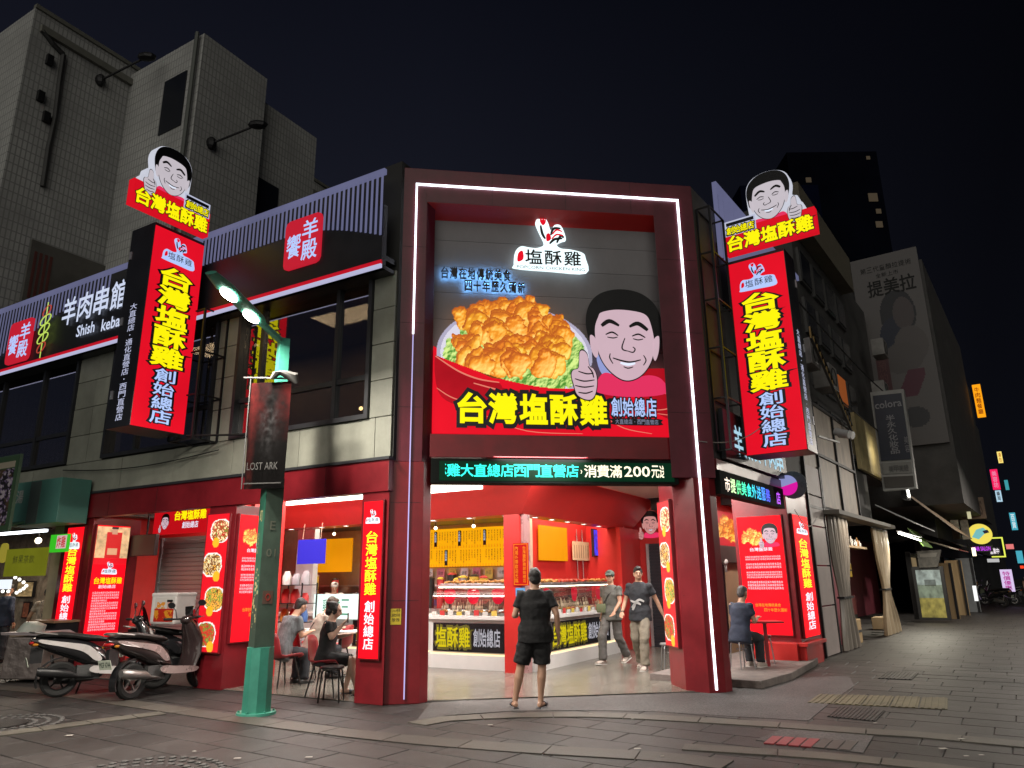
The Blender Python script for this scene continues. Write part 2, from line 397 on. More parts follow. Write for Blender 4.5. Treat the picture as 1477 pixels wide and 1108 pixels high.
def mirror(pts, fl, x0, z0, s): return [((x0+(1-p[0] if fl else p[0])*s), z0+p[1]*s) for p in pts]
def cartoon(parent, M, x0, z0, s, fl=False, y=0, skin=None, th=.004, nm='portrait', shirt=True, hair=None):
    """plain cartoon man giving a thumbs up: flat print in layers"""
    skin = skin or SKN; hair = hair or HAI
    def q(p): return [((x0+s*(1.0-p_[0])) if fl else (x0+s*p_[0]), z0+s*p_[1]) for p_ in p]
    def L_(polys, mt, k, name):
        mb = MB()
        for p in polys: mb.poly(q(p), y-th*k-th*.8, y-th*k)
        return mb.put(nm+'_'+name, mt, parent, M)
    S = spline
    if shirt:
        L_([S([(.10, -.02), (.22, .10), (.50, .02), (.80, .08), (.98, .02), (1.02, -.16), (.5, -.22), (.08, -.16)])], PNK, 0, 'shirt')
    L_([S([(.02, .52), (-.02, .80), (.045, 1.05), (.21, 1.21), (.48, 1.275), (.75, 1.23), (.94, 1.08), (1.02, .86), (1.005, .60), (.93, .40), (.5, .3), (.1, .38)])], hair, 1, 'hair')
    face = S([(.150, .86), (.20, .93), (.40, .975), (.64, .965), (.80, .92), (.865, .80), (.90, .52), (.84, .27), (.70, .08), (.52, .0), (.36, .05), (.20, .22), (.115, .46), (.10, .70)])
    ears = [S([(.10, .56), (.03, .60), (.035, .42), (.09, .30), (.13, .36)]), S([(.89, .56), (.97, .62), (.955, .42), (.90, .28), (.87, .36)])]
    big = S([((p[0]-.5)*1.035+.5, (p[1]-.5)*1.03+.5) for p in face[::4]], 4)
    L_([big], hair, 2, 'outline'); L_([face]+ears, skin, 3, 'face')
    t = .016
    ln = [stroke([(.19, .74), (.30, .81), (.43, .75)], .034, .024), stroke([(.57, .74), (.69, .79), (.82, .70)], .024, .034),
          stroke([(.24, .62), (.33, .655), (.41, .61)], t*.7), stroke([(.26, .585), (.34, .575), (.40, .59)], t*.5),
          stroke([(.60, .61), (.69, .64), (.78, .595)], t*.7), stroke([(.61, .575), (.68, .56), (.75, .575)], t*.5),
          stroke([(.50, .58), (.455, .46), (.47, .415), (.53, .40)], t*.6), stroke([(.53, .40), (.60, .385), (.63, .43), (.60, .46)], t*.55),
          stroke([(.32, .30), (.44, .265), (.56, .25), (.70, .285)], t*.7), stroke([(.46, .185), (.52, .165), (.59, .185)], t*.5),
          stroke([(.29, .36), (.28, .30), (.32, .22)], t*.5), stroke([(.74, .35), (.77, .28), (.73, .21)], t*.5)]
    L_(ln, hair, 4, 'features')
    L_([stroke([(.42, .235), (.52, .215), (.62, .235)], .018)], WHT, 5, 'teeth')
    # hand with the thumb up, in front of the shoulder
    hd = S([(-.12, .36), (-.07, .38), (-.02, .32), (.0, .18), (.05, .14), (.085, .06), (.09, -.06), (.06, -.20), (.0, -.27), (-.10, -.26), (-.18, -.20), (-.215, -.08), (-.24, .04), (-.22, .11), (-.15, .14), (-.135, .22)])
    bg = S([((p[0]+.07)*1.07-.07, (p[1]-.03)*1.055+.03) for p in hd[::3]], 3)
    L_([bg], hair, 6, 'hand_outline'); L_([hd], skin, 7, 'hand')
    L_([stroke([(-.15, .10), (-.04, .07), (.05, .08)], .009), stroke([(-.20, .0), (-.08, -.03), (.06, -.01)], .009), stroke([(-.20, -.09), (-.08, -.11), (.05, -.09)], .009), stroke([(-.16, -.18), (-.06, -.19), (.03, -.16)], .009),
        stroke([(-.02, .17), (.03, .10), (.05, .02)], .009)], hair, 8, 'hand_lines')
def badge(parent, M, cx, z0, s, y=0, white=None, small=False, zs=1.0):
    """rooster emblem over three characters on a cut-out board; s = width"""
    white = white or WHT
    q = lambda p: [(cx+s*(a-.5), z0+s*b*zs) for a, b in p]
    b = MB(); b.poly(q(spline([(.0, .10), (.02, .28), (.10, .37), (.22, .36), (.33, .36), (.42, .42), (.36, .58), (.31, .72), (.34, .80), (.44, .82), (.49, .74), (.52, .64), (.58, .72), (.66, .72), (.71, .62), (.73, .5), (.67, .47), (.60, .42), (.66, .37), (.80, .36), (.96, .32), (1.0, .24), (1.0, .02), (.5, .02), (.02, .04)], 4)), y-.02*s, y)
    b.put('emblem_board', white, parent, M)
    k = MB()
    for i, c in enumerate('塩酥雞'):
        cell(k, c, cx+s*(-.34+.27*i), cx+s*(-.11+.27*i), z0+s*.12*zs, z0+s*.33*zs, y-.022*s, 'm' if not small else 'n', .02)
    for p in ([(.60, .45), (.66, .56), (.70, .53)], [(.50, .43), (.57, .50), (.68, .52)], [(.38, .70), (.40, .58), (.44, .50)], [(.52, .56), (.56, .66), (.66, .67)]):
        k.poly(q(stroke(p, .018)), y-.028*s, y-.022*s)
    if not small: latin(k, 'POPCORN CHICKEN KING', cx-.46*s, cx+.48*s, z0+.045*s, z0+.09*s, y-.022*s, 'n', .02)
    k.put('emblem_lettering', BLK, parent, M)
    r = MB()
    for p in ([(.37, .76), (.385, .82), (.40, .78), (.42, .83), (.435, .78), (.455, .81), (.45, .74), (.41, .70)], [(.46, .46), (.52, .50), (.50, .58), (.455, .56)], [(.05, .14), (.13, .18), (.12, .30), (.06, .26)]):
        r.poly(q(spline(p, 3)), y-.034*s, y-.03*s)
    for p in ([(.54, .57), (.60, .64), (.68, .62)], [(.53, .50), (.60, .57), (.69, .56)]): r.poly(q(stroke(p, .012)), y-.034*s, y-.03*s)
    r.put('emblem_red_mark', RED, parent, M)
def posterlines(mb, x0, x1, z1, z0, n, y, rs, ch='香雞味美食新鮮好吃炸酥傳統在地年老店品質', style='n'):
    """rows of small characters"""
    hh = (z1-z0)/n
    for i in range(n):
        m_ = int((x1-x0)/(hh*.75)); e = m_ if i % 4 != 3 else int(m_*.6)
        for j in range(e):
            a = x0+j*(x1-x0)/m_; cell(mb, rs.choice(ch), a, a+(x1-x0)/m_*.85, z1-(i+.8)*hh, z1-i*hh, y, style, .02)
# ---------------------------------------------------------------- people
def ring_loft(mb, secs, n=14):
    """closed loft through elliptical sections (centre, axis a, axis b)"""
    vs = []
    for c, a, b in secs:
        c = Vector(c); a = Vector(a); b = Vector(b)
        for i in range(n):
            t = 2*math.pi*i/n; vs.append(c+a*math.cos(t)+b*math.sin(t))
    m_ = len(secs); fs = [(k*n+i, k*n+(i+1) % n, (k+1)*n+(i+1) % n, (k+1)*n+i) for k in range(m_-1) for i in range(n)]
    fs += [tuple(range(n-1, -1, -1)), tuple(range((m_-1)*n, m_*n))]
    return mb.add(vs, fs)
def limb(mb, pts, rad, n=12):
    """tapered round limb through joints with ball joints"""
    for i in range(len(pts)-1):
        mb.cyl(pts[i], pts[i+1], rad[i], rad[i+1], n)
    for p, r in zip(pts, rad): mb.ball(p, r*1.0, n=12, m=8)
    return mb
def skin_it(mb, name, m, parent, M, vox=.009, sm=4, wr=0, **kw):
    me = bpy.data.meshes.new(name); me.from_pydata(mb.v, [], mb.f)
    b = bmesh.new(); b.from_mesh(me); bmesh.ops.recalc_face_normals(b, faces=b.faces); b.to_mesh(me); b.free()
    o = bpy.data.objects.new('tmp', me)
    r = o.modifiers.new('r', 'REMESH'); r.mode = 'VOXEL'; r.voxel_size = vox
    if sm: s_ = o.modifiers.new('s', 'SMOOTH'); s_.iterations = sm; s_.factor = .5
    n = evaluate(o)
    if wr:
        for v in n.vertices:
            p = v.co; v.co = p+v.normal*wr*(noise.noise(Vector((p.x*8, p.y*8, p.z*13)))*1.1+abs(noise.noise(Vector((p.x*17+p.z*9, p.y*17, p.z*19+5))))*.9-.2)
    n.shade_smooth(); n.name = name; n.materials.clear(); n.materials.append(m)
    o = bpy.data.objects.new(name, n); link(o, parent, M); return tag(o, **kw)
SKIN = mat('warm skin', (.42, .24, .16), .5, var=.08, scale=9, bump=.05)
SKIN2 = mat('light skin', (.55, .36, .27), .5, var=.06, scale=9, bump=.05)
HAIR = mat('black hair', (.012, .010, .010), .55, var=.4, scale=40, bump=.5, bscale=90)
HAIRG = mat('greying hair', (.07, .068, .068), .6, var=.4, scale=40, bump=.4, bscale=90)
def person(label, loc, face, P, top, bot, shoe, skin=None, hair='short', hairm=None, sleeve=.6, pant='shorts', group=None, H=1.7, fem=False, wr=.009, extra=None, q_=1.7, bulk=1.0):
    """P: joint overrides in body space (x to the person's right is +x when seen from behind, y forward, z up), metres for a 1.7 m figure"""
    skin = skin or SKIN; hairm = hairm or HAIR; k = H/1.7
    M = T(*loc) @ RZ(-face) @ Matrix.Scale(k, 4)
    root = thing('person', label, 'person', T(*loc) @ RZ(-face), group)
    hw = .15 if fem else .175
    J = dict(pel=(0, 0, .90), wai=(0, .0, 1.04), che=(0, 0, 1.24), nec=(0, -.005, 1.435), hea=(0, .015, 1.562), tilt=(0, 0),
             sR=(hw, 0, 1.345), sL=(-hw, 0, 1.345), eR=(hw+.06, -.03, 1.10), eL=(-hw-.06, -.03, 1.10), hR=(hw+.07, .04, .86), hL=(-hw-.07, .04, .86),
             kR=(.095, .01, .48), kL=(-.095, .01, .48), aR=(.10, -.02, .085), aL=(-.10, -.02, .085), fR=None, fL=None)
    J.update(P); V = {a: (Vector(b) if isinstance(b, tuple) else b) for a, b in J.items()}
    hipR = V['pel']+Vector((.085, 0, .0)); hipL = V['pel']+Vector((-.085, 0, .0))
    up = (V['nec']-V['pel']).normalized(); side = (V['sR']-V['sL']).normalized(); fwd = up.cross(side).normalized()
    if fwd.y < 0: fwd = -fwd
    cw = .15 if fem else .17
    def torso(mb, g_=0, top_=1, low=-.06):
        S_ = []; st = 1 if g_ else 0
        B_ = bulk; lst = [(V['pel']+up*low, (.155+st*.032)*B_+g_, .105*B_+g_+st*.038), (V['pel']+up*.05, (.160+st*.020)*B_+g_, .115*B_+g_+st*.018), (V['wai'], (.138+st*.014)*B_+g_, .102*B_+g_*1.2), (V['che'], cw*B_+g_*.8, .118*B_+g_), (V['che']*.45+(V['sR']+V['sL'])/2*.55, cw*B_-.003+g_*.6, .105+g_), ((V['sR']+V['sL'])/2+up*.040, cw-.055+g_*.8, .078+g_), (V['nec']-up*.01, .075+g_*.6, .062+g_*.6)]
        for c, a, b in lst: S_.append((c, side*a, fwd*b))
        ring_loft(mb, S_, 18)
        for q in ('sR', 'sL'): mb.ball(V[q], .060+g_*.45, n=12, m=8)
        return mb
    # body: one continuous surface
    b = MB(); torso(b)
    hd = V['hea']; ax = (hd-V['nec']).normalized()
    b.cyl(V['nec']-up*.04, hd-ax*.05, .064, .056, 12)
    hs = MB(); hs.ball((0, -.012, .03), .074, .094, .092, 16, 12); hs.ball((0, .02, -.03), .062, .072, .082, 14, 10); hs.ball((0, .035, -.085), .036, .035, .03, 10, 8)
    hs.cyl((0, .092, .012), (0, .108, -.022), .010, .017, 8); hs.ball((0, .106, -.024), .015, n=8, m=6)
    hs.ball((.0, .089, -.062), .026, .012, .008, 8, 6); hs.ball((0, .088, .028), .05, .012, .010, 8, 6)
    for s_ in (-1, 1): hs.ball((s_*.076, -.005, -.005), .011, .022, .034, 8, 8)
    tx_, tz_ = J['tilt']; HM = Matrix.Translation(hd) @ Matrix.Rotation(R(tz_), 4, 'Z') @ Matrix.Rotation(R(tx_), 4, 'X')
    hs.xf(HM); b.add(hs.v, hs.f)
    for q in 'RL':
        s_ = 1 if q == 'R' else -1; sh, el, ha = V['s'+q], V['e'+q], V['h'+q]
        limb(b, [sh, el*.5+sh*.5, el, el*.55+ha*.45, ha], [.052, .046, .038, .037, .026])
        dr = (ha-el).normalized(); pal = ha+dr*.055
        sd = dr.cross(Vector((0, 0, 1)) if abs(dr.z) < .8 else Vector((0, 1, 0))); sd.normalize()
        if abs(dr.z) > .8: sd = Vector((0, 1, 0)) - dr*dr.y; sd.normalize()
        nn = dr.cross(sd).normalized(); inn = Vector((-s_, .25, 0)); inn = (inn-dr*inn.dot(dr)).normalized()
        ring_loft(b, [(ha, sd*.026, nn*.019), (ha+dr*.03, sd*.036, nn*.017), (ha+dr*.085, sd*.040, nn*.014)], 12)
        for f_ in range(4):
            o_ = (f_-1.5)*.0195; ln_ = [.062, .074, .070, .052][f_]; p0 = ha+dr*.08+sd*o_
            p1 = p0+dr*ln_*.5+inn*.006; p2 = p1+dr*ln_*.38+inn*.020; limb(b, [p0, p1, p2], [.0092, .0085, .0072], 7)
        p0 = ha+dr*.03+sd*.03*(1 if sd.y > 0 else -1); fs_ = sd*(1 if sd.y > 0 else -1)
        limb(b, [p0, p0+fs_*.018+dr*.03, p0+fs_*.02+dr*.058+inn*.01], [.012, .0105, .0085], 7)
        hp, kn, an = (hipR if q == 'R' else hipL), V['k'+q], V['a'+q]
        cal = kn*.68+an*.32-(fwd*.012)
        limb(b, [hp, hp*.5+kn*.5, kn, cal, an*.8+kn*.2, an], [.094, .078, .056, .058, .038, .036])
        ft = V['f'+q] if V['f'+q] is not None else Vector((0, 1, 0)); ft = ft.normalized()
        u_ = Vector((0, 0, 1)); ln2 = ft.cross(u_).normalized(); n2 = ln2.cross(ft).normalized()
        base = an-n2*.045
        V['base'+q] = (base, ft, ln2, n2)
        ring_loft(b, [(base-ft*.065+n2*.0, ln2*.026, n2*.026), (base-ft*.02+n2*.008, ln2*.034, n2*.038), (base+ft*.06, ln2*.038, n2*.028), (base+ft*.13-n2*.010, ln2*.045, n2*.017), (base+ft*.175-n2*.014, ln2*.034, n2*.012)], 12)
    skin_it(b, 'body', skin, root, M, .0095 if q_ == 1 else .0115, 3)
    # hair
    h = MB()
    if hair == 'short':
        h.ball((0, -.022, .048), .082, .098, .086, 18, 12); h.ball((0, -.055, .0), .074, .058, .085, 14, 10); h.ball((0, .04, .095), .06, .045, .028, 10, 8)
    elif hair == 'bun':
        h.ball((0, -.03, .045), .088, .10, .09, 18, 12); h.ball((0, -.07, -.02), .08, .06, .085, 14, 10)
        for s_ in (-1, 1): h.ball((s_*.07, .01, .01), .022, .05, .07, 8, 8)
        for i in range(7): h.ball((random.uniform(-.06, .06), -.11+random.uniform(-.02, .02), random.uniform(-.06, .09)), .034, n=8, m=6)
    elif hair == 'long':
        h.ball((0, -.025, .045), .088, .10, .09, 18, 12); h.ball((0, -.06, -.04), .085, .065, .12, 14, 10)
        for s_ in (-1, 1): h.ball((s_*.075, .0, -.02), .025, .05, .10, 8, 8)
    h.xf(HM); skin_it(h, 'hair', hairm, root, M, .011, 1, .012)
    # eyes and brows
    e = MB()
    for s_ in (-1, 1): e.ball((s_*.030, .0955, .004), .011, .006, .0055, 8, 6); e.ball((s_*.031, .100, .028), .018, .005, .004, 8, 5)
    e.xf(HM); e.put('eyes', HAIR, root, M, smooth=True)
    # clothes
    t = MB(); torso(t, .017, low=-.125)
    t2 = MB(); t2.v = t.v[:]; t2.f = t.f[:]
    for q in 'RL':
        sh, el, ha = V['s'+q], V['e'+q], V['h'+q]; kk = min(1, sleeve)
        e1 = sh+(el-sh)*kk; limb(t2, [sh, sh*.5+e1*.5], [.061, .061]); t2.cyl(sh*.5+e1*.5, e1, .061, .066, 14)
        if sleeve > 1: limb(t2, [el, ha*.9+el*.1], [.056, .04])
    skin_it(t2, 'shirt', top, root, M, .0125*q_, 4 if q_ == 1 else 2, wr)
    p = MB()
    ring_loft(p, [(V['pel']-up*.10, side*.160*bulk, fwd*.115*bulk), (V['pel']+up*.0, side*.168*bulk, fwd*.122*bulk), (V['pel']+up*.08, side*.155*bulk, fwd*.116*bulk), (V['pel']+up*.12, side*.140*bulk, fwd*.104*bulk)], 16)
    for q in 'RL':
        hp, kn, an = (hipR if q == 'R' else hipL), V['k'+q], V['a'+q]
        if pant == 'shorts':
            e1 = hp*.08+kn*.92; limb(p, [hp], [.100*bulk]); p.cyl(hp, e1, .102*bulk, .092*bulk, 14)
        elif pant == 'long':
            limb(p, [hp, hp*.5+kn*.5, kn], [.086, .094, .085]); limb(p, [kn, kn*.45+an*.55], [.085, .078]); p.cyl(kn*.45+an*.55, an*.96+kn*.04+Vector((0, 0, -.02)), .077, .080, 12)
    skin_it(p, 'shorts' if pant == 'shorts' else 'trousers', bot, root, M, .0125*q_, 3 if q_ == 1 else 1, wr*1.3)
    # footwear
    for q in 'RL':
        base, ft, ln2, n2 = V['base'+q]; s_ = MB()
        if shoe[0] == 'slipper':
            ring_loft(s_, [(base-ft*.08-n2*.034, ln2*.036, n2*.012), (base+ft*.05-n2*.034, ln2*.044, n2*.012), (base+ft*.15-n2*.034, ln2*.052, n2*.012), (base+ft*.19-n2*.034, ln2*.036, n2*.011)], 12)
            s_.put('slipper', shoe[1], root, M, smooth='auto')
            s2 = MB(); ring_loft(s2, [(base+ft*.07+n2*.0, ln2*.048, n2*.036), (base+ft*.125-n2*.006, ln2*.052, n2*.029)], 14); s2.put('strap', shoe[1], root, M, smooth='auto')
        else:
            ring_loft(s_, [(base-ft*.082-n2*.005, ln2*.034, n2*.038), (base-ft*.03+n2*.008, ln2*.042, n2*.055), (base+ft*.05-n2*.002, ln2*.046, n2*.042), (base+ft*.14-n2*.014, ln2*.052, n2*.028), (base+ft*.195-n2*.020, ln2*.036, n2*.020)], 14)
            sh_ = s_.put('shoe', shoe[1], root, M, smooth='auto')
            s2 = MB(); ring_loft(s2, [(base-ft*.09-n2*.036, ln2*.040, n2*.014), (base+ft*.05-n2*.036, ln2*.050, n2*.014), (base+ft*.15-n2*.036, ln2*.057, n2*.014), (base+ft*.205-n2*.034, ln2*.040, n2*.012)], 14)
            s2.put('sole', shoe[2], sh_, M, smooth='auto')
    if extra: extra(root, M, V, HM)
    return root
# ================================================================ SETTING
def area(name, M, sx_, sy_, e, col, spread=None):
    l = bpy.data.lights.new(name, 'AREA'); l.shape = 'RECTANGLE'; l.size = sx_; l.size_y = sy_; l.energy = e; l.color = col
    if spread: l.spread = R(spread)
    o = bpy.data.objects.new(name, l); sc.collection.objects.link(o); o.matrix_world = M; return o
STONE = mat('dark granite paver', (.031, .0275, .0265), .56, var=.32, spec=.35, scale=5, bump=.25, bscale=120, rand=.30, stain=.45)
STONE2 = mat('pale granite kerb', (.080, .073, .059), .6, var=.2, scale=7, bump=.3, bscale=150, rand=.15, stain=.4)
BED = mat('dark joint mortar', (.018, .016, .015), .9, var=.3, scale=8, bump=.2)
ASPH = mat('exposed aggregate concrete', (.068, .064, .064), .62, var=.85, scale=30, bump=.8, bscale=140, stain=.4)
COB = mat('grey cobble', (.065, .062, .06), .7, var=.3, scale=20, bump=.4, rand=.3)
IRON = mat('cast iron', (.03, .028, .028), .5, .6, var=.3, scale=30, bump=.5, bscale=90)
FLOORT = mat('beige floor tile', (.150, .138, .118), .20, var=.22, scale=6, bump=.04, rand=.14)
g_ = MB(); g_.flat([(-150, -40), (150, -40), (150, 300), (-150, 300)], -.30, -.02); g_.put('ground', BED, None, kind='structure')
def inshop(x, y):
    P = Vector((x, y, 0)); a = P-FL.o; b = P-FR.o
    return a.dot(FL.y) > .4 and b.dot(FR.y) > .4 and (P-FF.o).dot(FF.y) > .7 and a.dot(FL.x) > -9
def lighted(x, y): return True
FF = Frame(-1.47, 10.22, -8.2)
# pavers in a running bond
pave = thing('plaza_pavement', 'plaza pavement', 'pavement', I4); del pave['category']; pave['kind'] = 'structure'; pave['label'] = 'dark stone slab pavement in front of the corner shop'
cells = []
PW, PH = .74, .44
for j in range(2, 120):
    for i in range(-40, 50):
        gx = (i+(.5 if j % 2 else 0)+.13*math.sin(j*1.7))*PW; gy = j*PH
        P = G.o+G.x*(gx+PW/2)+G.y*(gy+PH/2)
        d = P-CAMP; z = d.dot(fw)
        if z < 1: continue
        X = 738.5+FPX*d.dot(cr)/z; Y = 554-FPX*d.dot(cu_)/z
        if -90 < X < 1570 and Y < 1210 and not inshop(P.x, P.y) and P.y < 42: cells.append((P.length, gx, gy))
cells.sort(); pm = []
for v in range(6):
    q = .006; b = MB(); x1, y1 = PW-.007, PH-.010
    b.add([(0, 0, -.03), (x1, 0, -.03), (x1, y1, -.03), (0, y1, -.03), (q, q, 0), (x1-q, q, random.uniform(-.002, .002)), (x1-q, y1-q, random.uniform(-.002, .002)), (q, y1-q, random.uniform(-.002, .002)), (0, 0, -.008), (x1, 0, -.008), (x1, y1, -.008), (0, y1, -.008)],
          [(4, 5, 6, 7), (8, 9, 5, 4), (9, 10, 6, 5), (10, 11, 7, 6), (11, 8, 4, 7), (0, 1, 9, 8), (1, 2, 10, 9), (2, 3, 11, 10), (3, 0, 8, 11)])
    me = bpy.data.meshes.new('paver'); me.from_pydata(b.v, [], b.f); me.materials.append(STONE); pm.append(me)
far = MB(); k = 0
for dd, gx, gy in cells:
    if k < 300:
        o = bpy.data.objects.new('paver', random.choice(pm)); link(o, pave, G.M @ T(gx, gy, random.uniform(-.003, .0))); k += 1
    else:
        z = random.uniform(-.004, 0); far.add([(gx, gy, z), (gx+PW-.012, gy, z), (gx+PW-.012, gy+PH-.012, z), (gx, gy+PH-.012, z)], [(0, 1, 2, 3)])
STONEF = mat('dark granite paving further off', (.031, .0275, .0265), .56, spec=.35, var=.45, scale=1.6, bump=.2, bscale=60)
far.put('distant_pavers', STONEF, pave, G.M, kind='stuff')
def gp(X, Y, z=0):
    d = ray(X, Y); t = (z-CAM_H)/d.z; P = CAMP+d*t; return (P.x, P.y)
def band(name, px_, wid, m, z, label, ln=.85):
    P = [Vector(gp(*p)) for p in px_]; P = [Vector(p) for p in spline([tuple(p) for p in P], 8, False)]
    L_ = [0]
    for a, b in zip(P, P[1:]): L_.append(L_[-1]+(b-a).length)
    def at(s):
        for i in range(len(P)-1):
            if L_[i+1] >= s or i == len(P)-2:
                u = (s-L_[i])/max(1e-6, L_[i+1]-L_[i]); a = P[i].lerp(P[i+1], u); t = (P[i+1]-P[i]).normalized(); return a, Vector((-t.y, t.x))
    s = 0; par = None
    root = thing(name, label, 'x', I4); del root['category']; root['kind'] = 'structure'
    while s < L_[-1]-.05:
        e = min(s+ln, L_[-1]); a, n1 = at(s+.006); c, n2 = at(e-.006); mid, n3 = at((s+e)/2)
        b = MB(); b.flat([tuple(a-n1*wid/2), tuple(mid-n3*wid/2), tuple(c-n2*wid/2), tuple(c+n2*wid/2), tuple(mid+n3*wid/2), tuple(a+n1*wid/2)], -.02, z)
        b.put('kerb_stone', m, root, I4); s = e
    return root
band('pavement_band', [(600, 1045), (640, 1038), (737, 1033), (860, 1032), (1000, 1039), (1130, 1047), (1250, 1056), (1330, 1061), (1510, 1078)], .30, STONE2, .010, 'pale curved stone band across the plaza')
band('pavement_band', [(985, 1078), (1100, 1085), (1200, 1092), (1350, 1107), (1420, 1116)], .26, STONE2, .009, 'short pale stone band near the drain')
band('pavement_band', [(-20, 990), (90, 1001), (200, 1017), (400, 1045), (560, 1064), (737, 1079), (950, 1092), (1050, 1104)], .34, mat('tan stone band', (.050, .044, .036), .6, var=.25, scale=6, bump=.3, rand=.15), .008, 'tan stone band running behind the lamp post')
band('pavement_band', [(-20, 1062), (60, 1052), (140, 1041), (235, 1029)], .27, STONE2, .010, 'pale stone band left of the lamp post', .5)
def sheet(name, pxs, z, m, label, sub=None):
    b = MB(); b.flat([gp(*p) for p in pxs], -.02, z); return b.put(name, m, None, I4, label=label, kind='structure')
sheet('pavement_strip', [(600, 1040), (622, 1014), (700, 1009), (800, 1003), (900, 1000), (1000, 1000), (1060, 997), (1100, 985), (1150, 978), (1225, 975), (1232, 990), (1200, 1012), (1166, 1040), (1060, 1034), (950, 1027), (850, 1025), (737, 1026), (650, 1032)], .004, ASPH, 'speckled exposed aggregate strip in front of the red arch')
sheet('pavement_patch', [(1090, 1068), (1130, 1052), (1260, 1062), (1245, 1087)], .006, ASPH, 'speckled surround of the slotted drain')
# slotted drain with red and dark stones
dr = thing('drain', 'slotted drain cover with reddish stone panels set in the paving', 'drain', T(*gp(1170, 1070), 0)); 
a, b_, c, d_ = [Vector(gp(*p)) for p in ((1113, 1063), (1240, 1071), (1228, 1084), (1100, 1073))]
MR = mat('red stone insert', (.20, .03, .035), .5, var=.3, scale=8, bump=.2); MD = mat('dark stone insert', (.05, .045, .04), .6, var=.3, scale=8)
for i in range(7):
    u0_, u1_ = i/7+.012, (i+1)/7-.012; q = MB(); q.flat([tuple(d_.lerp(c, u0_)), tuple(d_.lerp(c, u1_)), tuple(a.lerp(b_, u1_)), tuple(a.lerp(b_, u0_))], 0, .011); q.put('drain_slab', MR if i < 4 else MD, dr, I4)
def rect_on_ground(name, label, cat, p, m, z=.008, bars=0):
    P = [Vector(gp(*q)) for q in p]; r = thing(name, label, cat, T(*gp(*p[0]), 0)); q = MB(); q.flat([tuple(v) for v in P], 0, z); q.put('cover', m, r, I4)
    if bars:
        q = MB()
        for i in range(bars):
            u = (i+.3)/bars; v = (i+.6)/bars; q.flat([tuple(P[0].lerp(P[1], u)), tuple(P[0].lerp(P[1], v)), tuple(P[3].lerp(P[2], v)), tuple(P[3].lerp(P[2], u))], z, z+.006)
        q.put('raised_bars', m, r, I4)
rect_on_ground('drain_cover', 'small dark metal cover in the pavement beyond the tactile strip', 'drain', [(1266, 979), (1315, 981), (1325, 971), (1279, 969)], IRON, .008, 9)
rect_on_ground('drain_cover', 'dark chequered metal cover directly in front of the tactile strip', 'drain', [(1193, 1034), (1262, 1041), (1277, 1026), (1210, 1020)], IRON, .008, 12)
TACT = mat('worn yellow tactile tile', (.125, .108, .06), .65, var=.3, scale=8, bump=.3, rand=.12, stain=.5)
tp = thing('tactile_paving', 'worn yellow tactile strip of ribbed tiles in the pavement', 'paving', T(*gp(1260, 1012), 0))
a, b_, c, d_ = [Vector(gp(*p)) for p in ((1163, 1014), (1368, 1024), (1368, 1007), (1180, 1002))]
for i in range(5):
    u0_, u1_ = i/5+.006, (i+1)/5-.006; q = MB(); A_, B_, C_, D_ = a.lerp(b_, u0_), a.lerp(b_, u1_), d_.lerp(c, u1_), d_.lerp(c, u0_)
    q.flat([tuple(A_), tuple(B_), tuple(C_), tuple(D_)], 0, .006)
    for k in range(4):
        s0, s1 = (k+.2)/4, (k+.65)/4; q.flat([tuple(A_.lerp(B_, s0)), tuple(A_.lerp(B_, s1)), tuple(D_.lerp(C_, s1)), tuple(D_.lerp(C_, s0))], .006, .012)
    q.put('tile', TACT, tp, I4)
def manhole(X, Y, rad, label):
    x, y = gp(X, Y); r = thing('manhole', label, 'manhole', T(x, y, 0)); M = T(x, y, 0)
    q = MB(); q.lathe([(rad*.42, .004), (rad*.42, .012), (rad*.4, .014), (.0001, .014)], n=28); q.put('cover', IRON, r, M)
    q = MB()
    for k in range(3):
        rr = rad*(.5+.17*k); n = int(2*math.pi*rr/.1)
        for i in range(n):
            t = 2*math.pi*(i+.5*k)/n; q.ball((rr*math.cos(t), rr*math.sin(t), .002), .04, .04, .010, 6, 4)
    q.put('cobble_ring', COB, r, M, kind='stuff', smooth=True)
manhole(205, 1118, .75, 'round manhole ringed by small cobbles at the lower left'); manhole(-8, 1046, .8, 'manhole ringed by cobbles left of the pale band')
# interior floor
fl = MB(); Pf = [FL.M @ Vector(p) for p in ((-8.3, .02, 0), (-.1, .06, 0))]+[FF.M @ Vector(p) for p in ((-.1, .1, 0), (4.4, .1, 0))]+[FR.M @ Vector((6, .3, 0)), FR.M @ Vector((6, 12, 0)), FL.M @ Vector((-8.3, 14, 0))]
fl.flat([(p.x, p.y) for p in Pf], -.02, .004); fl = fl.put('floor', BED, None, I4, kind='structure', label='tiled floor inside the open shop front')
b = MB(); b.box(0, .592, 0, .592, 0, .008); ftm = bpy.data.meshes.new('floor_tile'); ftm.from_pydata(b.v, [], b.f); ftm.materials.append(FLOORT); k = 0
def clip(poly):
    o1 = FL.M.inverted() @ FF.M @ Vector((0, .16, 0)); n1 = (FL.M.inverted().to_3x3() @ FF.y)
    o2 = FL.M.inverted() @ FR.M @ Vector((0, .42, 0)); n2 = (FL.M.inverted().to_3x3() @ FR.y)
    for o_, n_, act in ((o1, n1, True), (o2, n2, True)):
        out = []
        for i in range(len(poly)):
            a = Vector((*poly[i], 0)); b = Vector((*poly[(i+1) % len(poly)], 0)); da, db = (a-o_).dot(n_), (b-o_).dot(n_)
            if da >= 0: out.append((a.x, a.y))
            if (da >= 0) != (db >= 0): t = da/(da-db); c = a.lerp(b, t); out.append((c.x, c.y))
        if n_ is n1 and max([p[0] for p in poly]) < -.1: continue
        poly = out
        if len(poly) < 3: return poly
    return poly
def P_ok(x, y): return True
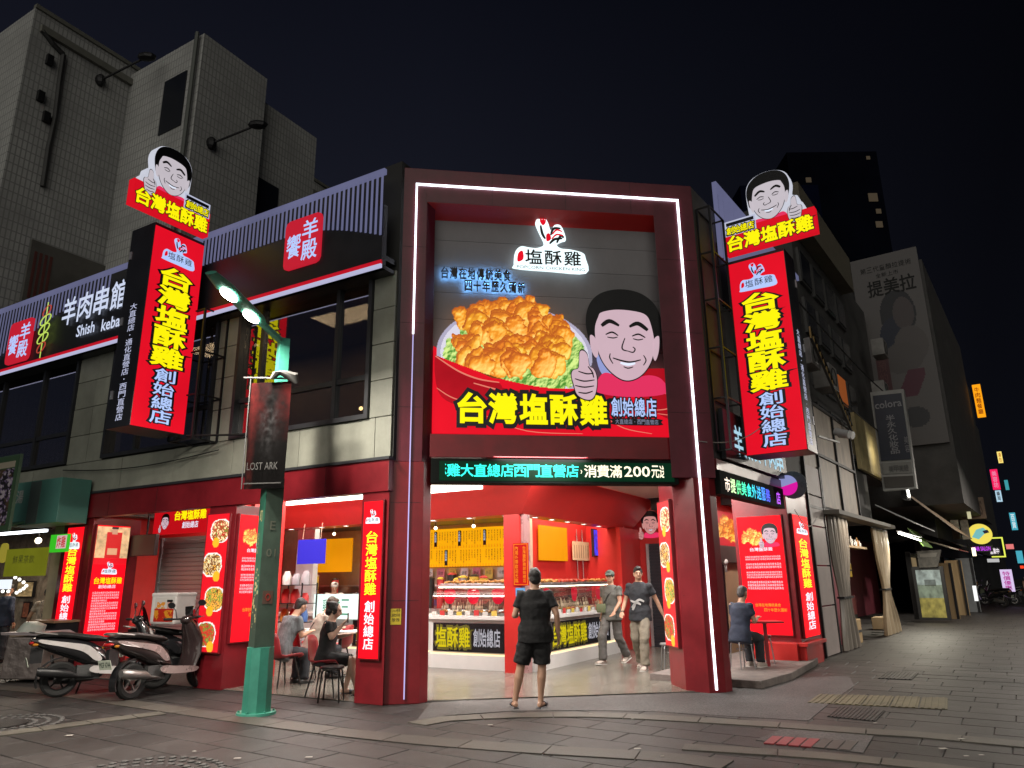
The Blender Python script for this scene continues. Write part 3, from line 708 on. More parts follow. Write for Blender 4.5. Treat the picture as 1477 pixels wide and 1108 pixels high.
for i in range(-14, 12):
    for j in range(0, 20):
        x, y = i*.6+.1, j*.6+.05; P = FL.M @ Vector((x+.3, y+.3, 0)); d = P-CAMP; X = 738.5+FPX*d.dot(cr)/d.dot(fw)
        F_ = P-FF.o; inF = F_.dot(FF.y) > .22 if F_.dot(FF.x) > -.2 else True
        if P_ok(x, y) and x < 5 and 0 < X < 1120 and y+.3 < 10 and k < 298 and not (x+.6 < 0 and y > 4.0) :
            pl_ = clip([(x, y), (x+.592, y), (x+.592, y+.592), (x, y+.592)])
            if len(pl_) < 3: continue
            if pl_ == 4 or all(abs(a_[0]-b__[0])+abs(a_[1]-b__[1]) < 1e-6 for a_, b__ in zip(pl_, [(x, y), (x+.592, y), (x+.592, y+.592), (x, y+.592)])) and len(pl_) == 4: o = bpy.data.objects.new('floor_tile', ftm); link(o, fl, FL.M @ T(x, y, .004))
            else: b = MB(); b.flat(pl_, .004, .012); b.put('floor_tile', FLOORT, fl, FL.M)
            k += 1

# ================================================================ SHOP BUILDING
CLAD = mat('grey cladding panel', (.265, .272, .225), .55, var=.14, scale=2.2, bump=.08, bscale=30, rand=.07, streak=.4, stain=.22)
REDP = mat('dark red painted panel', (.20, .012, .018), .30, var=.16, scale=2, bump=.06, bscale=4, rand=.06, stain=.25, sscale=1.3)
ARCHM = mat('plum red arch cladding', (.135, .016, .030), .34, var=.16, scale=2, bump=.06, bscale=4, rand=.06, stain=.25, sscale=1.3)
REDW = mat('bright red painted wall', (.52, .025, .022), .35, var=.1, scale=2, bump=.02)
DKM = mat('anthracite window frame', (.035, .037, .042), .45, .3, var=.15, scale=6)
FASC = mat('black sign board', (.018, .019, .024), .4, var=.2, scale=3)
GREYP = mat('grey sign plank', (.22, .212, .225), .5, var=.10, scale=2.5, bump=.03, rand=.05, streak=.5)
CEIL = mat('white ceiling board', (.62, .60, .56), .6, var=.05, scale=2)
GLASS = glassm(); WIN = glassm('dark window glass', .03, (.62, .64, .65), .20)
LED = emi('white led strip', (.86, .9, 1.0), 3.4, .45, 5); LEDDIM = emi('dim violet led strip', (.62, .55, 1.0), .85)
LAMPW = emi('warm white lamp', (1., .93, .80), 5.5)
shop = thing('shop_building', 'corner fried chicken shop with grey clad upper floor and tall red arch', 'building', FL.M)
# upper wall: backing and cladding panels with open joints, windows cut in
WZ0, WZ1 = 3.26, 6.28
wins = [(-3.42, -.42, 3.86, 6.12), (-7.05, -3.95, 3.88, 6.12), (-12.6, -8.25, 3.88, 6.12)]
b = MB(); xs = [-14]+sorted(sum([[w_[0], w_[1]] for w_ in wins], []))+[.02]
for x0, x1 in zip(xs[::2], xs[1::2]): b.box(x0, x1, .03, .3, WZ0-.02, 8)
for w_ in wins: b.box(w_[0], w_[1], .03, .3, WZ0-.02, w_[2]); b.box(w_[0], w_[1], .03, .3, w_[3], 8)
b.put('wall_backing', mat('dark wall backing', (.03, .03, .028), .8), shop, FL.M)
rows = [WZ0, 3.86, 4.42, 4.98, 5.54, 6.12]
def clad(x0, x1, z0, z1, off=0.):
    x = x0
    while x < x1-.02:
        e = min(x1, (math.floor((x+off+.02)/1.52)+1)*1.52-off)
        if e-x < .05: e = min(x1, e+1.52)
        q = MB(); q.box(x+.005, e-.005, -.01+random.uniform(-.003, .003), .03, z0+.006, z1-.006); q.put('wall_panel', CLAD, shop, FL.M, bev=.003); x = e
for i, (z0, z1) in enumerate(zip(rows, rows[1:])):
    if i == 0: clad(-11, 0, z0, z1, .3)
    else:
        for x0, x1 in ((-.42, 0), (-3.95, -3.42), (-8.25, -7.05)): clad(x0, x1, z0, z1)
DARKR = mat('dim wood interior', (.09, .055, .035), .6, var=.4, scale=3)
for wi, (x0, x1, z0, z1) in enumerate(wins):
    f = MB(); t = .07
    f.box(x0, x1, -.06, .12, z0, z0+t); f.box(x0, x1, -.06, .12, z1-t, z1); f.box(x0, x0+t, -.06, .12, z0+t, z1-t); f.box(x1-t, x1, -.06, .12, z0+t, z1-t)
    f.box(x0+t, x1-t, .02, .10, z0+.62, z0+.70)
    ms = [x1-.75, x0+.55] if wi == 0 else [x0+(x1-x0)*u for u in (.3, .68)]
    for x in ms: f.box(x-.035, x+.035, .0, .11, z0+t, z1-t)
    W_ = f.put('window', DKM, shop, FL.M)
    p = MB(); p.box(x0+t, x1-t, .05, .056, z0+t, z1-t); p.put('pane', WIN, W_, FL.M)
    r = MB(); r.box(x0-.3, x1+.3, 2.6, 2.7, z0-.5, z1+.4); r.box(x0-.3, x1+.3, .3, 2.7, z1+.1, z1+.2); r.box(x0-.3, x1+.3, .3, 2.7, z0-.2, z0-.1)
    r.put('room_wall', DARKR, W_, FL.M)
    if wi < 2: area('room_lamp_light', FL.M @ T((x0+x1)/2, 1.2, z1+.05), 1.6, .6, 55, (1, .66, .36))
# warm objects inside the first window: lamps, beam, partition
q = MB(); q.box(-1.35, -.5, 1.2, 1.3, 5.2, 5.9); q.box(-1.1, -.5, .9, 1.0, 4.3, 5.0); q.put('room_partition', mat('warm brown wood', (.40, .20, .10), .5, var=.3, scale=4), shop, FL.M)  # partition in a brown paler than the room walls
q = MB()
for x, z in ((-1.5, 4.35), (-.8, 5.62), (-1.35, 4.9)): q.ball((x, 1.0, z), .035, n=10, m=6)
q.put('room_lamp', emi('warm bulb', (1., .62, .25), 9), shop, FL.M, smooth=True)
# red beam, pillars of the left side
b = MB(); b.box(-8.02, 0, -.03, .14, 2.775, 3.22); b.put('beam', REDP, shop, FL.M, bev=.006)
b = MB(); b.box(-8.04, .02, -.06, .3, 3.22, 3.262); b.put('ledge', DKM, shop, FL.M)
b = MB(); b.poly([(0, 0)], 0, 0) if False else None
def column3(pts, z0, z1, name, m, parent=shop, bev=.006):
    q = MB(); q.flat(pts, z0, z1); return q.put(name, m, parent, I4, bev=bev)
def wp(F_, x, y): p = F_.M @ Vector((x, y, 0)); return (p.x, p.y)
# left arch pillar (L face 0.49 wide, front face to the arch)
column3([wp(FL, -.49, 0), wp(FL, 0, 0), wp(FF, -.27, 0), wp(FF, .20, 0), wp(FF, .31, .12), wp(FF, .31, .5), wp(FL, -.49, .55)], .0, 3.2, 'pillar', REDP)
column3([wp(FF, -.29, -.0), wp(FF, .17, 0), wp(FF, .30, .12), wp(FF, .30, .55), wp(FF, -.29, .55)], 3.2, 7.92, 'arch_post', ARCHM)
column3([wp(FF, 4.0, .12), wp(FF, 4.0, .12), wp(FF, 3.88, .0), wp(FF, 4.57, .0), wp(FF, 4.60, .2), wp(FF, 4.60, .55), wp(FF, 4.0, .55)], 3.0, 7.92, 'arch_post', ARCHM)
D1 = gp(990, 997); D2 = gp(968, 988)
column3([D2, D1, wp(FF, 4.2, -.02), wp(FF, 4.45, 0), wp(FF, 4.60, .12), wp(FF, 4.66, .5), wp(FF, 4.2, .9)], 0, 3.0, 'pillar', REDP)
b = MB(); b.box(.15, 3.9, 0, .5, 7.33, 7.92); b.put('arch_lintel', ARCHM, shop, FF.M, bev=.008)
b = MB(); b.box(.28, 4.02, .05, .5, 3.28, 3.62); b.put('beam', REDP, shop, FF.M, bev=.006)
b = MB(); b.add([(.17, .0, 7.33), (3.9, .0, 7.33), (4.0, .30, 7.18), (.30, .30, 7.18), (.17, .02, 7.36), (3.9, .02, 7.36), (4.0, .34, 7.30), (.30, .34, 7.30)], [(0, 1, 2, 3), (4, 7, 6, 5), (0, 4, 5, 1), (1, 5, 6, 2), (2, 6, 7, 3), (3, 7, 4, 0)]); b.put('reveal', REDW, shop, FF.M)
nz = 8
for i in range(nz):
    z0 = 3.7+(7.28-3.7)*i/nz; z1 = 3.7+(7.28-3.7)*(i+1)/nz; q = MB(); q.box(.30, 4.0, .30, .36, z0+.002, z1-.003); q.put('sign_plank', GREYP, shop, FF.M)
q = MB(); q.box(.28, 4.02, .37, .5, 3.6, 7.33); q.put('sign_backing', mat('dark wall backing', (.03, .03, .028), .8), shop, FF.M)
SEAM = mat('dark panel seam', (.03, .006, .008), .6)
for x_ in (-6.6, -5.2, -2.4, -1.2): b = MB(); b.box(x_, x_+.006, -.034, -.029, 2.78, 3.20); b.put('panel_seam', SEAM, shop, FL.M)
for z_ in (1.3, 2.62, 4.0, 5.3, 6.55):
    b = MB(); b.box(-.285, .165, -.003, .0, z_, z_+.005); b.put('panel_seam', SEAM, shop, FF.M)
    b = MB(); b.box(3.89, 4.56, -.003, .0, z_, z_+.005) if z_ > 3 else b.box(4.0, 4.2, .2, .21, z_, z_+.004); b.put('panel_seam', SEAM, shop, FF.M)
for x_ in (1.2, 2.4, 3.5): b = MB(); b.box(x_, x_+.005, -.003, 0, 7.34, 7.91); b.put('panel_seam', SEAM, shop, FF.M)
# LED outline of the arch
led = thing('led_strip', 'thin white LED line outlining the red arch', 'light strip', FF.M)
q = MB(); q.box(-.014, .014, -.03, -.004, 5.12, 7.64); q.put('left_run', LED, led, FF.M)
q = MB(); q.box(-.008, .008, -.025, -.004, .06, 5.10); q.put('dim_run', LEDDIM, led, FF.M)
q = MB(); q.box(.014, 4.29, -.03, -.004, 7.612, 7.64); q.put('top_run', LED, led, FF.M)
q = MB(); q.bar((4.305, -.018, 7.64), (4.305, -.018, .04), .030, .026); q.put('right_run', LED, led, FF.M)
# ---- left side lower storey
column3([wp(FL, -3.78, 0), wp(FL, -3.14, 0), wp(FL, -3.14, .85), wp(FL, -3.78, .85)], 0, 2.775, 'pillar', REDP)
column3([wp(FL, -8.0, 0), wp(FL, -7.05, 0), wp(FL, -7.05, .95), wp(FL, -8.0, .95)], 0, 2.775, 'pillar', REDP)
# ---- right side
b = MB(); b.box(.1, 5.1, .0, .4, 3.13, 3.32); b.put('beam', REDP, shop, FR.M, bev=.006)
b = MB(); b.box(.1, 5.1, .03, .3, 3.32, 8.0); b.put('upper_wall', mat('dark grey wall', (.07, .07, .07), .7, var=.3, scale=2), shop, FR.M)  # upper wall in a mottled dark grey
column3([wp(FR, 3.6, 0), wp(FR, 5.1, 0), wp(FR, 5.1, 1.05), wp(FR, 3.6, 1.05)], 0, 3.13, 'pillar', REDP)
b = MB(); b.box(3.45, 4.55, -.12, .0, 0, .34); b.box(3.4, 4.75, -.16, .02, .34, .40); b.box(3.3, 3.6, .0, .95, 0, .40); b.put('plinth', REDW, shop, FR.M, bev=.006)
# back part of the building: roof slab and rear walls
b = MB(); b.flat([wp(FL, -14, .3), wp(FL, -.1, .3), wp(FF, 0, .5), wp(FF, 4.5, .5), wp(FR, .2, .3), wp(FR, 5.1, .3), wp(FR, 5.1, 10), wp(FL, -14, 14)], 7.0, 7.2); b.put('roof', mat('dark roof slab', (.04, .04, .04), .8), shop, I4)
b = MB(); b.flat([wp(FL, -9, .44), wp(FL, -.4, .44), wp(FF, .3, .5), wp(FF, 4.1, .5), wp(FR, .2, .42), wp(FR, 5.0, .42), wp(FR, 5.0, 9), wp(FL, 1, 15), wp(FL, -9, 12)], 3.36, 3.46); b.put('ceiling', CEIL, shop, I4)
# ceiling fixtures
def downlight(x, y, z, F_=FL, r=.055):
    q = MB(); q.lathe([(r, 0), (r, -.012), (r*1.25, -.012), (r*1.25, 0)], (x, y, z), 14); c = q.put('downlight', mat('white trim ring', (.7, .7, .68), .4), shop, F_.M)
    q = MB(); q.lathe([(.0001, -.006), (r, -.006)], (x, y, z), 14); q.put('lens', emi('downlight lens', (1., .94, .82), 9), c, F_.M)
lq0 = FL.px(402, 727, 2.8); lq1 = FL.px(525, 711, 2.8); b = MB(); b.box(-6.9, -.3, 2.80, 2.90, (lq0[1]+lq1[1])/2-.07, (lq0[1]+lq1[1])/2+.07); b.put('linear_light', LAMPW, shop, FL.M)
b = MB(); b.box(.55, 2.6, 1.7, 1.9, 3.30, 3.355); b.put('linear_light', LAMPW, shop, FF.M)
# bulkhead over the counter (sloping red)
b = MB(); ys0, ys1 = 3.55, 2.95
b.add([(-8.5, ys0, 2.70), (.12, ys0, 2.70), (.75, ys1, 3.35), (-8.5, ys1, 3.35), (-8.5, ys0+.5, 2.70), (-.25, ys0+.5, 2.70), (-.25, ys0+.5, 3.35), (-8.5, ys0+.5, 3.35)],
      [(0, 1, 2, 3), (0, 4, 5, 1), (4, 7, 6, 5), (3, 2, 6, 7)])
b.add([(.12, ys0, 2.70), (.12, 9.0, 2.70), (.75, 9.0, 3.35), (.75, ys1, 3.35), (-.25, ys0+.5, 2.70), (-.25, 9.0, 2.70)], [(0, 1, 2, 3), (0, 4, 5, 1)])
b.put('bulkhead', REDW, shop, FL.M)
for x in (-7.6, -6.7, -5.8, -4.9, -4.2, -3.0, -1.95, -1.1, -.30): downlight(x, 3.68, 2.70)
for y in (4.3, 5.0, 5.7, 6.5, 7.3): downlight(-.02, y, 2.70)
downlight(1.9, 3.6, 3.36); downlight(-1.2, 1.6, 3.36); downlight(-3.0, 1.6, 3.36)
# corner column of the counter
b = MB(); b.box(-.27, .06, 3.55, 3.80, 0, 2.70); b.put('counter_column', REDW, shop, FL.M, bev=.01); b = MB(); b.box(.065, .13, 3.60, 3.82, 0, 2.70); b.put('column_edge', mat('pink grey edge strip', (.45, .25, .25), .25, .3), shop, FL.M)
# kitchen back walls
b = MB(); b.box(-8.6, -.9, 6.0, 6.1, 0, 3.36); b.put('kitchen_wall', mat('cream kitchen tile', (.50, .40, .30), .35, var=.15, scale=5), shop, FL.M)
b = MB(); b.box(-.9, -.8, 5.05, 5.62, 0, 3.36); b.put('kitchen_wall', mat('cream kitchen tile', (.50, .40, .30), .35, var=.15, scale=5), shop, FL.M); b = MB(); b.box(-.9, -.8, 5.62, 9.4, 0, 3.36); b.put('red_wall', REDW, shop, FL.M)
b = MB(); b.box(-.85, .16, 8.3, 8.4, 0, 3.36); b.box(.10, .2, 8.0, 9.3, 0, 2.7); b.put('red_wall', REDW, shop, FL.M)
b = MB(); b.box(.0, 3.3, 9.25, 9.35, 2.35, 3.36); b.box(.0, .35, 9.25, 9.35, 0, 2.35); b.put('red_wall', REDW, shop, FL.M)
b = MB(); b.box(-8.6, -6.6, 2.2, 2.3, 2.5, 3.36); b.box(-8.6, -8.5, .9, 6, 0, 3.36); b.put('red_wall', REDW, shop, FL.M)
b = MB(); b.box(-6.55, -6.0, 4.6, 4.75, 0, 2.9); b.put('white_partition', mat('white partition', (.55, .55, .58), .5), shop, FL.M)
# dark roller shutter at the back
def shutter(F_, x0, x1, y, z0, z1, m, label, slat=.075):
    r = thing('roller_shutter', label, 'shutter', F_.M @ T(x0, y))
    n = int((z1-z0)/slat)
    base = MB(); base.poly([(x0, z0), (x1, z0), (x1, z0+slat*.84), (x0, z0+slat*.84)], y-.012, y+.01); me = None
    for i in range(n):
        if me is None: s_ = base.put('slat', m, r, F_.M, bev=.004); me = s_.data
        else: o = bpy.data.objects.new('slat', me); link(o, r, F_.M @ T(0, 0, slat*i))
    q = MB(); q.box(x0, x1, y+.012, y+.03, z0, z1); q.put('shutter_backing', m, r, F_.M)
    for xr_ in (x0-.07, x1): q = MB(); q.box(xr_, xr_+.07, y-.04, y+.03, z0, z1); q.put('guide_rail', mat('steel rail', (.4, .4, .4), .4, .7), r, F_.M)
    return r
shutter(FL, .45, 2.6, 9.2, 0.02, 2.36, mat('dark shutter slat', (.03, .032, .04), .4, .4), 'dark closed roller shutter at the back of the hall')
shutter(FL, -6.85, -3.85, 1.35, .02, 2.45, mat('grey shutter slat', (.36, .35, .33), .4, .5, var=.08), 'grey closed roller shutter behind the scooters', .085)
# ceiling over the left recess and its back wall
b = MB(); b.box(-7.05, -3.7, 1.4, 1.5, 0, 3.3); b.box(-3.75, -3.65, .8, 1.5, 0, 3.3); b.put('red_wall', REDW, shop, FL.M)
# raised concrete step between the arch and the right booth
b = MB(); b.flat([wp(FR, .42, -.25), wp(FR, 1.6, -.35), wp(FR, 3.6, -.2), wp(FR, 5.2, .05), wp(FR, 5.2, 1.5), wp(FR, .45, 1.5)], .0, .11); b.put('concrete_step', mat('chipped concrete', (.15, .125, .115), .8, var=.35, scale=6, bump=.6, bscale=30), None, I4, bev=.015, label='chipped raised concrete step right of the arch', kind='structure')

# ================================================================ LIGHT from the lamps of the place
area('ceiling_lamp', FL.M @ T(-3.2, 1.6, 3.30), 5.4, 1.0, 330, (1, .95, .88))
area('ceiling_lamp', FL.M @ T(1.4, 2.2, 3.30), 1.6, 2.4, 280, (1, .95, .88))
area('ceiling_lamp', FL.M @ T(2.4, 5.6, 3.30), 1.6, 3.0, 200, (1, .95, .88))
area('kitchen_lamp', FL.M @ T(-3.6, 4.9, 3.30), 6.5, .6, 230, (1, .88, .70))
area('kitchen_lamp', FL.M @ T(-.35, 6.3, 3.30), .5, 3.2, 100, (1, .88, .70))
# ================================================================ SIGNS
STEEL = mat('black steel tube', (.02, .02, .022), .45, .5, var=.2)
rs_ = random.Random(11)
NAME5 = '台灣塩酥雞'; NAME4 = '創始總店'
def X_(F_, X, Y, y): return F_.px(X, Y, y)[0]
def Z_(F_, X, Y, y): return F_.px(X, Y, y)[1]
def fat(parent, M, txt, x0, x1, z0, z1, y, col, outl=True, vert=False, each=False, k=.003, st='b', gap=.1):
    """fat lettering with a dark outline behind"""
    if outl:
        o = MB(); (column(o, txt, x0, x1, z1, z0, y-k, 'o', gap, .004) if vert else line(o, txt, x0, x1, z0, z1, y-k, 'o', gap, .004)); o.put('lettering_outline', OUTL, parent, M, recalc=False)
    n = len(txt)
    if each:
        for i, c in enumerate(txt):
            o = MB(); w_ = (x1-x0)/n; cell(o, c, x0+i*w_+w_*gap/2, x0+(i+1)*w_-w_*gap/2, z0, z1, y-k*4, st, .12); o.put('letter', col, parent, M, recalc=False)
    else:
        o = MB(); (column(o, txt, x0, x1, z1, z0, y-k*3, st, gap, .02) if vert else line(o, txt, x0, x1, z0, z1, y-k*3, st, gap, .02)); o.put('lettering', col, parent, M, recalc=False)

# ---- big picture sign in the arch
big = thing('picture_sign', 'large lit sign with fried chicken, cartoon man and yellow characters inside the red arch', 'sign', FF.M @ T(.3, .1, 3.64))
q = MB(); YB = .10
zt = lambda X, Y: FF.px(X, Y, YB)
b = MB(); b.poly([(.31, 3.64), (4.0, 3.64), (4.0, 4.70), (3.7, 4.72), (3.2, 4.55), (2.2, 4.40), (1.2, 4.5), (.7, 4.72), (.31, 4.98)], YB, .28); b.put('light_box', RED, big, FF.M)
b = MB(); b.poly(spline([zt(628, 512), zt(650, 530), zt(690, 548), zt(720, 552), zt(724, 575), zt(700, 590), zt(660, 585), zt(632, 565)], 4), YB-.006, YB-.001)
b.poly(spline([zt(915, 540), zt(940, 532), zt(972, 540), zt(973, 600), zt(950, 598), zt(925, 580)], 4), YB-.006, YB-.001)
b.poly(spline([zt(680, 552), zt(760, 566), zt(850, 566), zt(905, 548), (zt(912, 541)), zt(905, 575), zt(880, 600), zt(760, 605), zt(700, 590)], 4), YB-.010, YB-.006); b.put('bucket_picture', emi('deep red print', lin(176, 14, 30), .9, .25, 3, sample=False), big, FF.M)
b = MB()
for p, wd in (([(628, 514), (660, 535), (690, 547), (720, 552)], .012), ([(683, 553), (750, 569), (830, 571), (890, 560), (915, 544), (908, 536)], .014), ([(630, 560), (655, 575), (700, 586)], .008), ([(700, 600), (760, 622), (840, 626)], .006), ([(870, 600), (900, 618), (940, 626)], .006), ([(945, 592), (962, 590), (968, 583)], .008), ([(948, 597), (972, 600)], .006), ([(958, 568), (972, 569)], .006)):
    b.poly(stroke([zt(*a) for a in p], wd), YB-.013, YB-.010)
b.put('rim_lines', emi('salmon print', lin(235, 130, 110), .9, sample=False), big, FF.M)
im, mk = chicken_print()
x0, z0 = FF.px(628, 562, YB); x1, z1 = FF.px(850, 430, YB)
# trim the plate where the bucket hides it
H_, W_ = mk.shape; yy, xx = np.mgrid[0:H_, 0:W_]; cut = (yy > H_*(.66+.30*np.sin(np.clip(xx/W_, 0, 1)*math.pi*.62)))
mk = mk & ~cut
grid_print(im, mk, x0, z0, x1-x0, z1-z0, 'chicken_picture', PR_ON, big, FF.M, y=YB-.016)
hx0, hz0 = FF.px(850, 548, YB); hx1 = FF.px(957, 548, YB)[0]
b = MB(); b.poly(spline([zt(868, 500), zt(880, 520), zt(885, 545), zt(868, 540), zt(860, 515)], 4), YB-.015, YB-.012); b.put('collar_patch', BLU, big, FF.M)
cartoon(big, FF.M, hx0, hz0, hx1-hx0, False, YB-.012)
xa = zt(658, 612)[0]; xb = zt(878, 612)[0]; za = zt(760, 613)[1]; zb = zt(760, 568)[1]
b = MB(); line(b, NAME5, xa, xb, za, zb, YB-.014, 'w', .1, .004); b.put('lettering_outline', OUTL, big, FF.M, recalc=False)
fat(big, FF.M, NAME5, xa, xb, za+.02, zb-.02, YB-.016, YEL, False, each=True, gap=.14)
b = MB(); line(b, NAME4, zt(881, 600)[0], zt(948, 600)[0], zt(915, 602)[1], zt(915, 574)[1], YB-.014, 'o', .1, .004); b.put('lettering_outline', OUTL, big, FF.M, recalc=False)
b = MB(); line(b, NAME4, zt(881, 600)[0], zt(948, 600)[0], zt(915, 601)[1], zt(915, 575)[1], YB-.018, 'm', .12, .02); b.put('lettering', PLW, big, FF.M, recalc=False)
b = MB(); c0 = zt(886, 613); c1 = zt(950, 605); b.poly(spline([(c0[0], c0[1]), (c1[0], c0[1]), (c1[0]+.03, (c0[1]+c1[1])/2), (c1[0], c1[1]), (c0[0], c1[1]), (c0[0]-.03, (c0[1]+c1[1])/2)], 3), YB-.018, YB-.014); b.put('capsule', OUTL, big, FF.M)
b = MB(); line(b, '大直總店·西門直營店', c0[0]+.01, c1[0]-.01, c0[1]+.012, c1[1]-.012, YB-.02, 'n', .12, .02); b.put('small_lettering', emi('dim white print', lin(140, 145, 170), .9, sample=False), big, FF.M, recalc=False)
# rooster emblem
em = thing('emblem_sign', 'glowing white rooster emblem with three black characters high in the arch', 'sign', FF.M @ T(1.9, .2, 6.2))
e0 = FF.px(741, 392, .2); e1 = FF.px(845, 392, .2)
badge(em, FF.M, (e0[0]+e1[0])/2, e0[1]-.0, e1[0]-e0[0], y=.2, white=emi('cold white lit face', (.80, .97, 1.0), 1.35))
# halo lit caption
hal = thing('caption_letters', 'two lines of black brush characters glowing blue behind, left of the emblem', 'sign', FF.M @ T(.5, .22, 5.6))
bl = emi('blue halo led', (.18, .50, 1.0), 26)
for txt, a, b_ in (('台灣在地傳統美食', (635, 403), (737, 388)), ('四十年歷久彌新', (669, 421), (758, 407))):
    A = FF.px(*a, .24); B = FF.px(b_[0], b_[1], .24); zc = FF.px((a[0]+b_[0])/2, a[1], .24)[1]; zd = FF.px((a[0]+b_[0])/2, b_[1], .24)[1]
    n = len(txt)
    for i, ch in enumerate(txt):
        w1 = (B[0]-A[0])/n; q = MB(); sl = (B[1]-A[1]-(zd-zc))*0
        cell(q, ch, A[0]+i*w1+w1*.10, A[0]+(i+1)*w1-w1*.10, zc-.005, zd+.005, .230, 'b', .12); q.put('letter', BLK, hal, FF.M, recalc=False)
        q = MB(); cell(q, ch, A[0]+i*w1+w1*.12, A[0]+(i+1)*w1-w1*.12, zc+.004, zd-.004, .2365, 'n', .02); q.put('halo_light', bl, hal, FF.M, recalc=False)
# LED ticker over the entrance
tk = thing('led_ticker', 'green black LED ticker with scrolling characters above the shop entrance', 'sign', FF.M @ T(.3, 0, 2.93))
b = MB(); b.box(.30, 4.0, .04, .3, 2.905, 3.26); b.put('ticker_case', mat('black ticker case', (.010, .012, .011), .8, spec=.08), tk, FF.M, bev=.006)
b = MB(); b.box(.42, 3.93, .034, .04, 2.94, 3.22); b.put('ticker_screen', emi('dark green ticker glow', (.0015, .035, .014), .6), tk, FF.M)
T0 = FF.px(642, 688, .03)[0]; T1 = FF.px(838, 688, .03)[0]; T2 = FF.px(958, 688, .03)[0]
b = MB(); line(b, '酥雞大直總店西門直營店', T0-.17, T1-.03, 3.0, 3.18, .031, 'm', .06, .01)
b.v = [(max(v[0], T0), v[1], v[2]) for v in b.v]; b.put('teal_characters', emi('teal led characters', (.04, .95, .78), 1.5, .3, 6, sample=False), tk, FF.M, recalc=False)
b = MB(); cell(b, '›', T1-.02, T1+.04, 3.04, 3.12, .031, 'm', .01); line(b, '消費滿', T1+.05, T1+.63, 3.0, 3.18, .031, 'm', .06, .01); latin(b, '200', T1+.66, T1+1.06, 3.01, 3.17, .031, 'm', .01); line(b, '元送', T1+1.08, T2+.05, 3.0, 3.18, .031, 'm', .06, .01)
b.v = [(min(v[0], T2), v[1], v[2]) for v in b.v]; b.put('cream_characters', emi('cream led characters', (1., .93, .70), 1.3, sample=False), tk, FF.M, recalc=False)
# right ticker
tk = thing('led_ticker', 'rainbow LED ticker facing the side street beside the arch', 'sign', FR.M @ T(.1, 0, 2.8))
b = MB(); b.box(.06, 3.32, -.05, .12, 2.77, 3.14); b.put('ticker_case', mat('black ticker case', (.010, .012, .011), .8, spec=.08), tk, FR.M, bev=.006)
rb = [(1, .85, .7), (.7, 1, .5), (.15, .9, .35), (.05, .9, .5), (.02, .85, .75), (.02, .75, .9), (.03, .5, .95), (.05, .3, 1), (.08, .12, 1), (.5, .1, .9)]
txt = '市提供美食外送服務'
for i, ch in enumerate(txt):
    q = MB(); a = .25+i*.25; cell(q, ch, a, a+.22, 2.83, 3.05, -.052, 'm', .01); q.put('character', emi('led colour %d' % i, rb[i], 1.4, sample=False), tk, FR.M, recalc=False)
q = MB(); cell(q, '店', 2.85, 3.08, 2.83, 3.05, -.052, 'm', .01); q.put('character', emi('led colour 9', rb[9], 1.4, sample=False), tk, FR.M, recalc=False)

# ---- projecting vertical signs with the cartoon man on top
SM = FL.M @ T(-4.0, 0, 0) @ RZ(90)      # local x towards the wall, seen from the corner
def projecting(M, x0, x1, z0, z1, th, side_sign, label, labtop, edge_at):
    s = thing('projecting_sign', label, 'sign', M @ T(x0, 0, z0))
    b = MB(); b.box(x0, x1, .012, th, z0, z1); b.put('sign_case', FASC, s, M, bev=.01)
    b = MB(); b.box(x0+.01, x1-.01, -.002, .012, z0+.01, z1-.06); b.put('light_box', RED, s, M)
    w_ = x1-x0; h_ = z1-z0
    badge(s, M, (x0+x1)/2, z1-.55*w_-.10, w_*.62, y=-.004, white=PLW, small=True)
    zA, zB = z1-.20*h_, z0+.30*h_
    o = MB(); column(o, NAME5, x0+.20*w_, x1-.18*w_, zA, zB, -.006, 'o', .06, .004); o.put('lettering_outline', OUTL, s, M, recalc=False)
    o = MB(); column(o, NAME5, x0+.22*w_, x1-.20*w_, zA, zB, -.012, 'b', .08, .02); o.put('lettering', YEL, s, M, recalc=False)
    o = MB(); column(o, NAME4, x0+.30*w_, x1-.28*w_, zB-.02, z0+.03*h_, -.006, 'o', .06, .004); o.put('lettering_outline', OUTL, s, M, recalc=False)
    o = MB(); column(o, NAME4, x0+.32*w_, x1-.30*w_, zB-.02, z0+.03*h_, -.012, 'm', .08, .02); o.put('lettering', PLW, s, M, recalc=False)
    # narrow outer edge with the branch names
    EM = M @ (T(x0, 0) @ RZ(-90) if edge_at == 'l' else T(x1, 0) @ RZ(90))
    e = MB(); tx = '大直總店·通化直營店·西門直營店'
    if edge_at == 'l': a0, a1 = -th*.62, -th*.34
    else: a0, a1 = th*.30, th*.58
    column(e, tx, a0, a1, z0+.60*h_, z0+.03*h_, -.003, 'n', .12, .02); e.put('edge_lettering', emi('soft white lettering', lin(200, 205, 235), .9, sample=False), s, EM, recalc=False)
    for zz in (.16, .52, .86):
        e = MB(); c_ = -th*.9 if edge_at == 'l' else th*.9; e.box(c_-.03, c_+.03, -.014, 0, z0+h_*zz-.07, z0+h_*zz+.07); e.put('bracket_plate', mat('pale steel plate', (.5, .5, .55), .4, .5), s, EM)
    return s
sgl = projecting(SM, -1.42, -.47, 3.93, 7.40, .65, 1, 'tall red projecting sign with yellow characters left of the lamp post', '', 'l')
SR = FR.M @ T(1.0, 0, 0) @ RZ(-90)
sgr = projecting(SR, .17, 1.14, 3.45, 6.87, .60, 1, 'tall red projecting sign with yellow characters right of the arch', '', 'r')
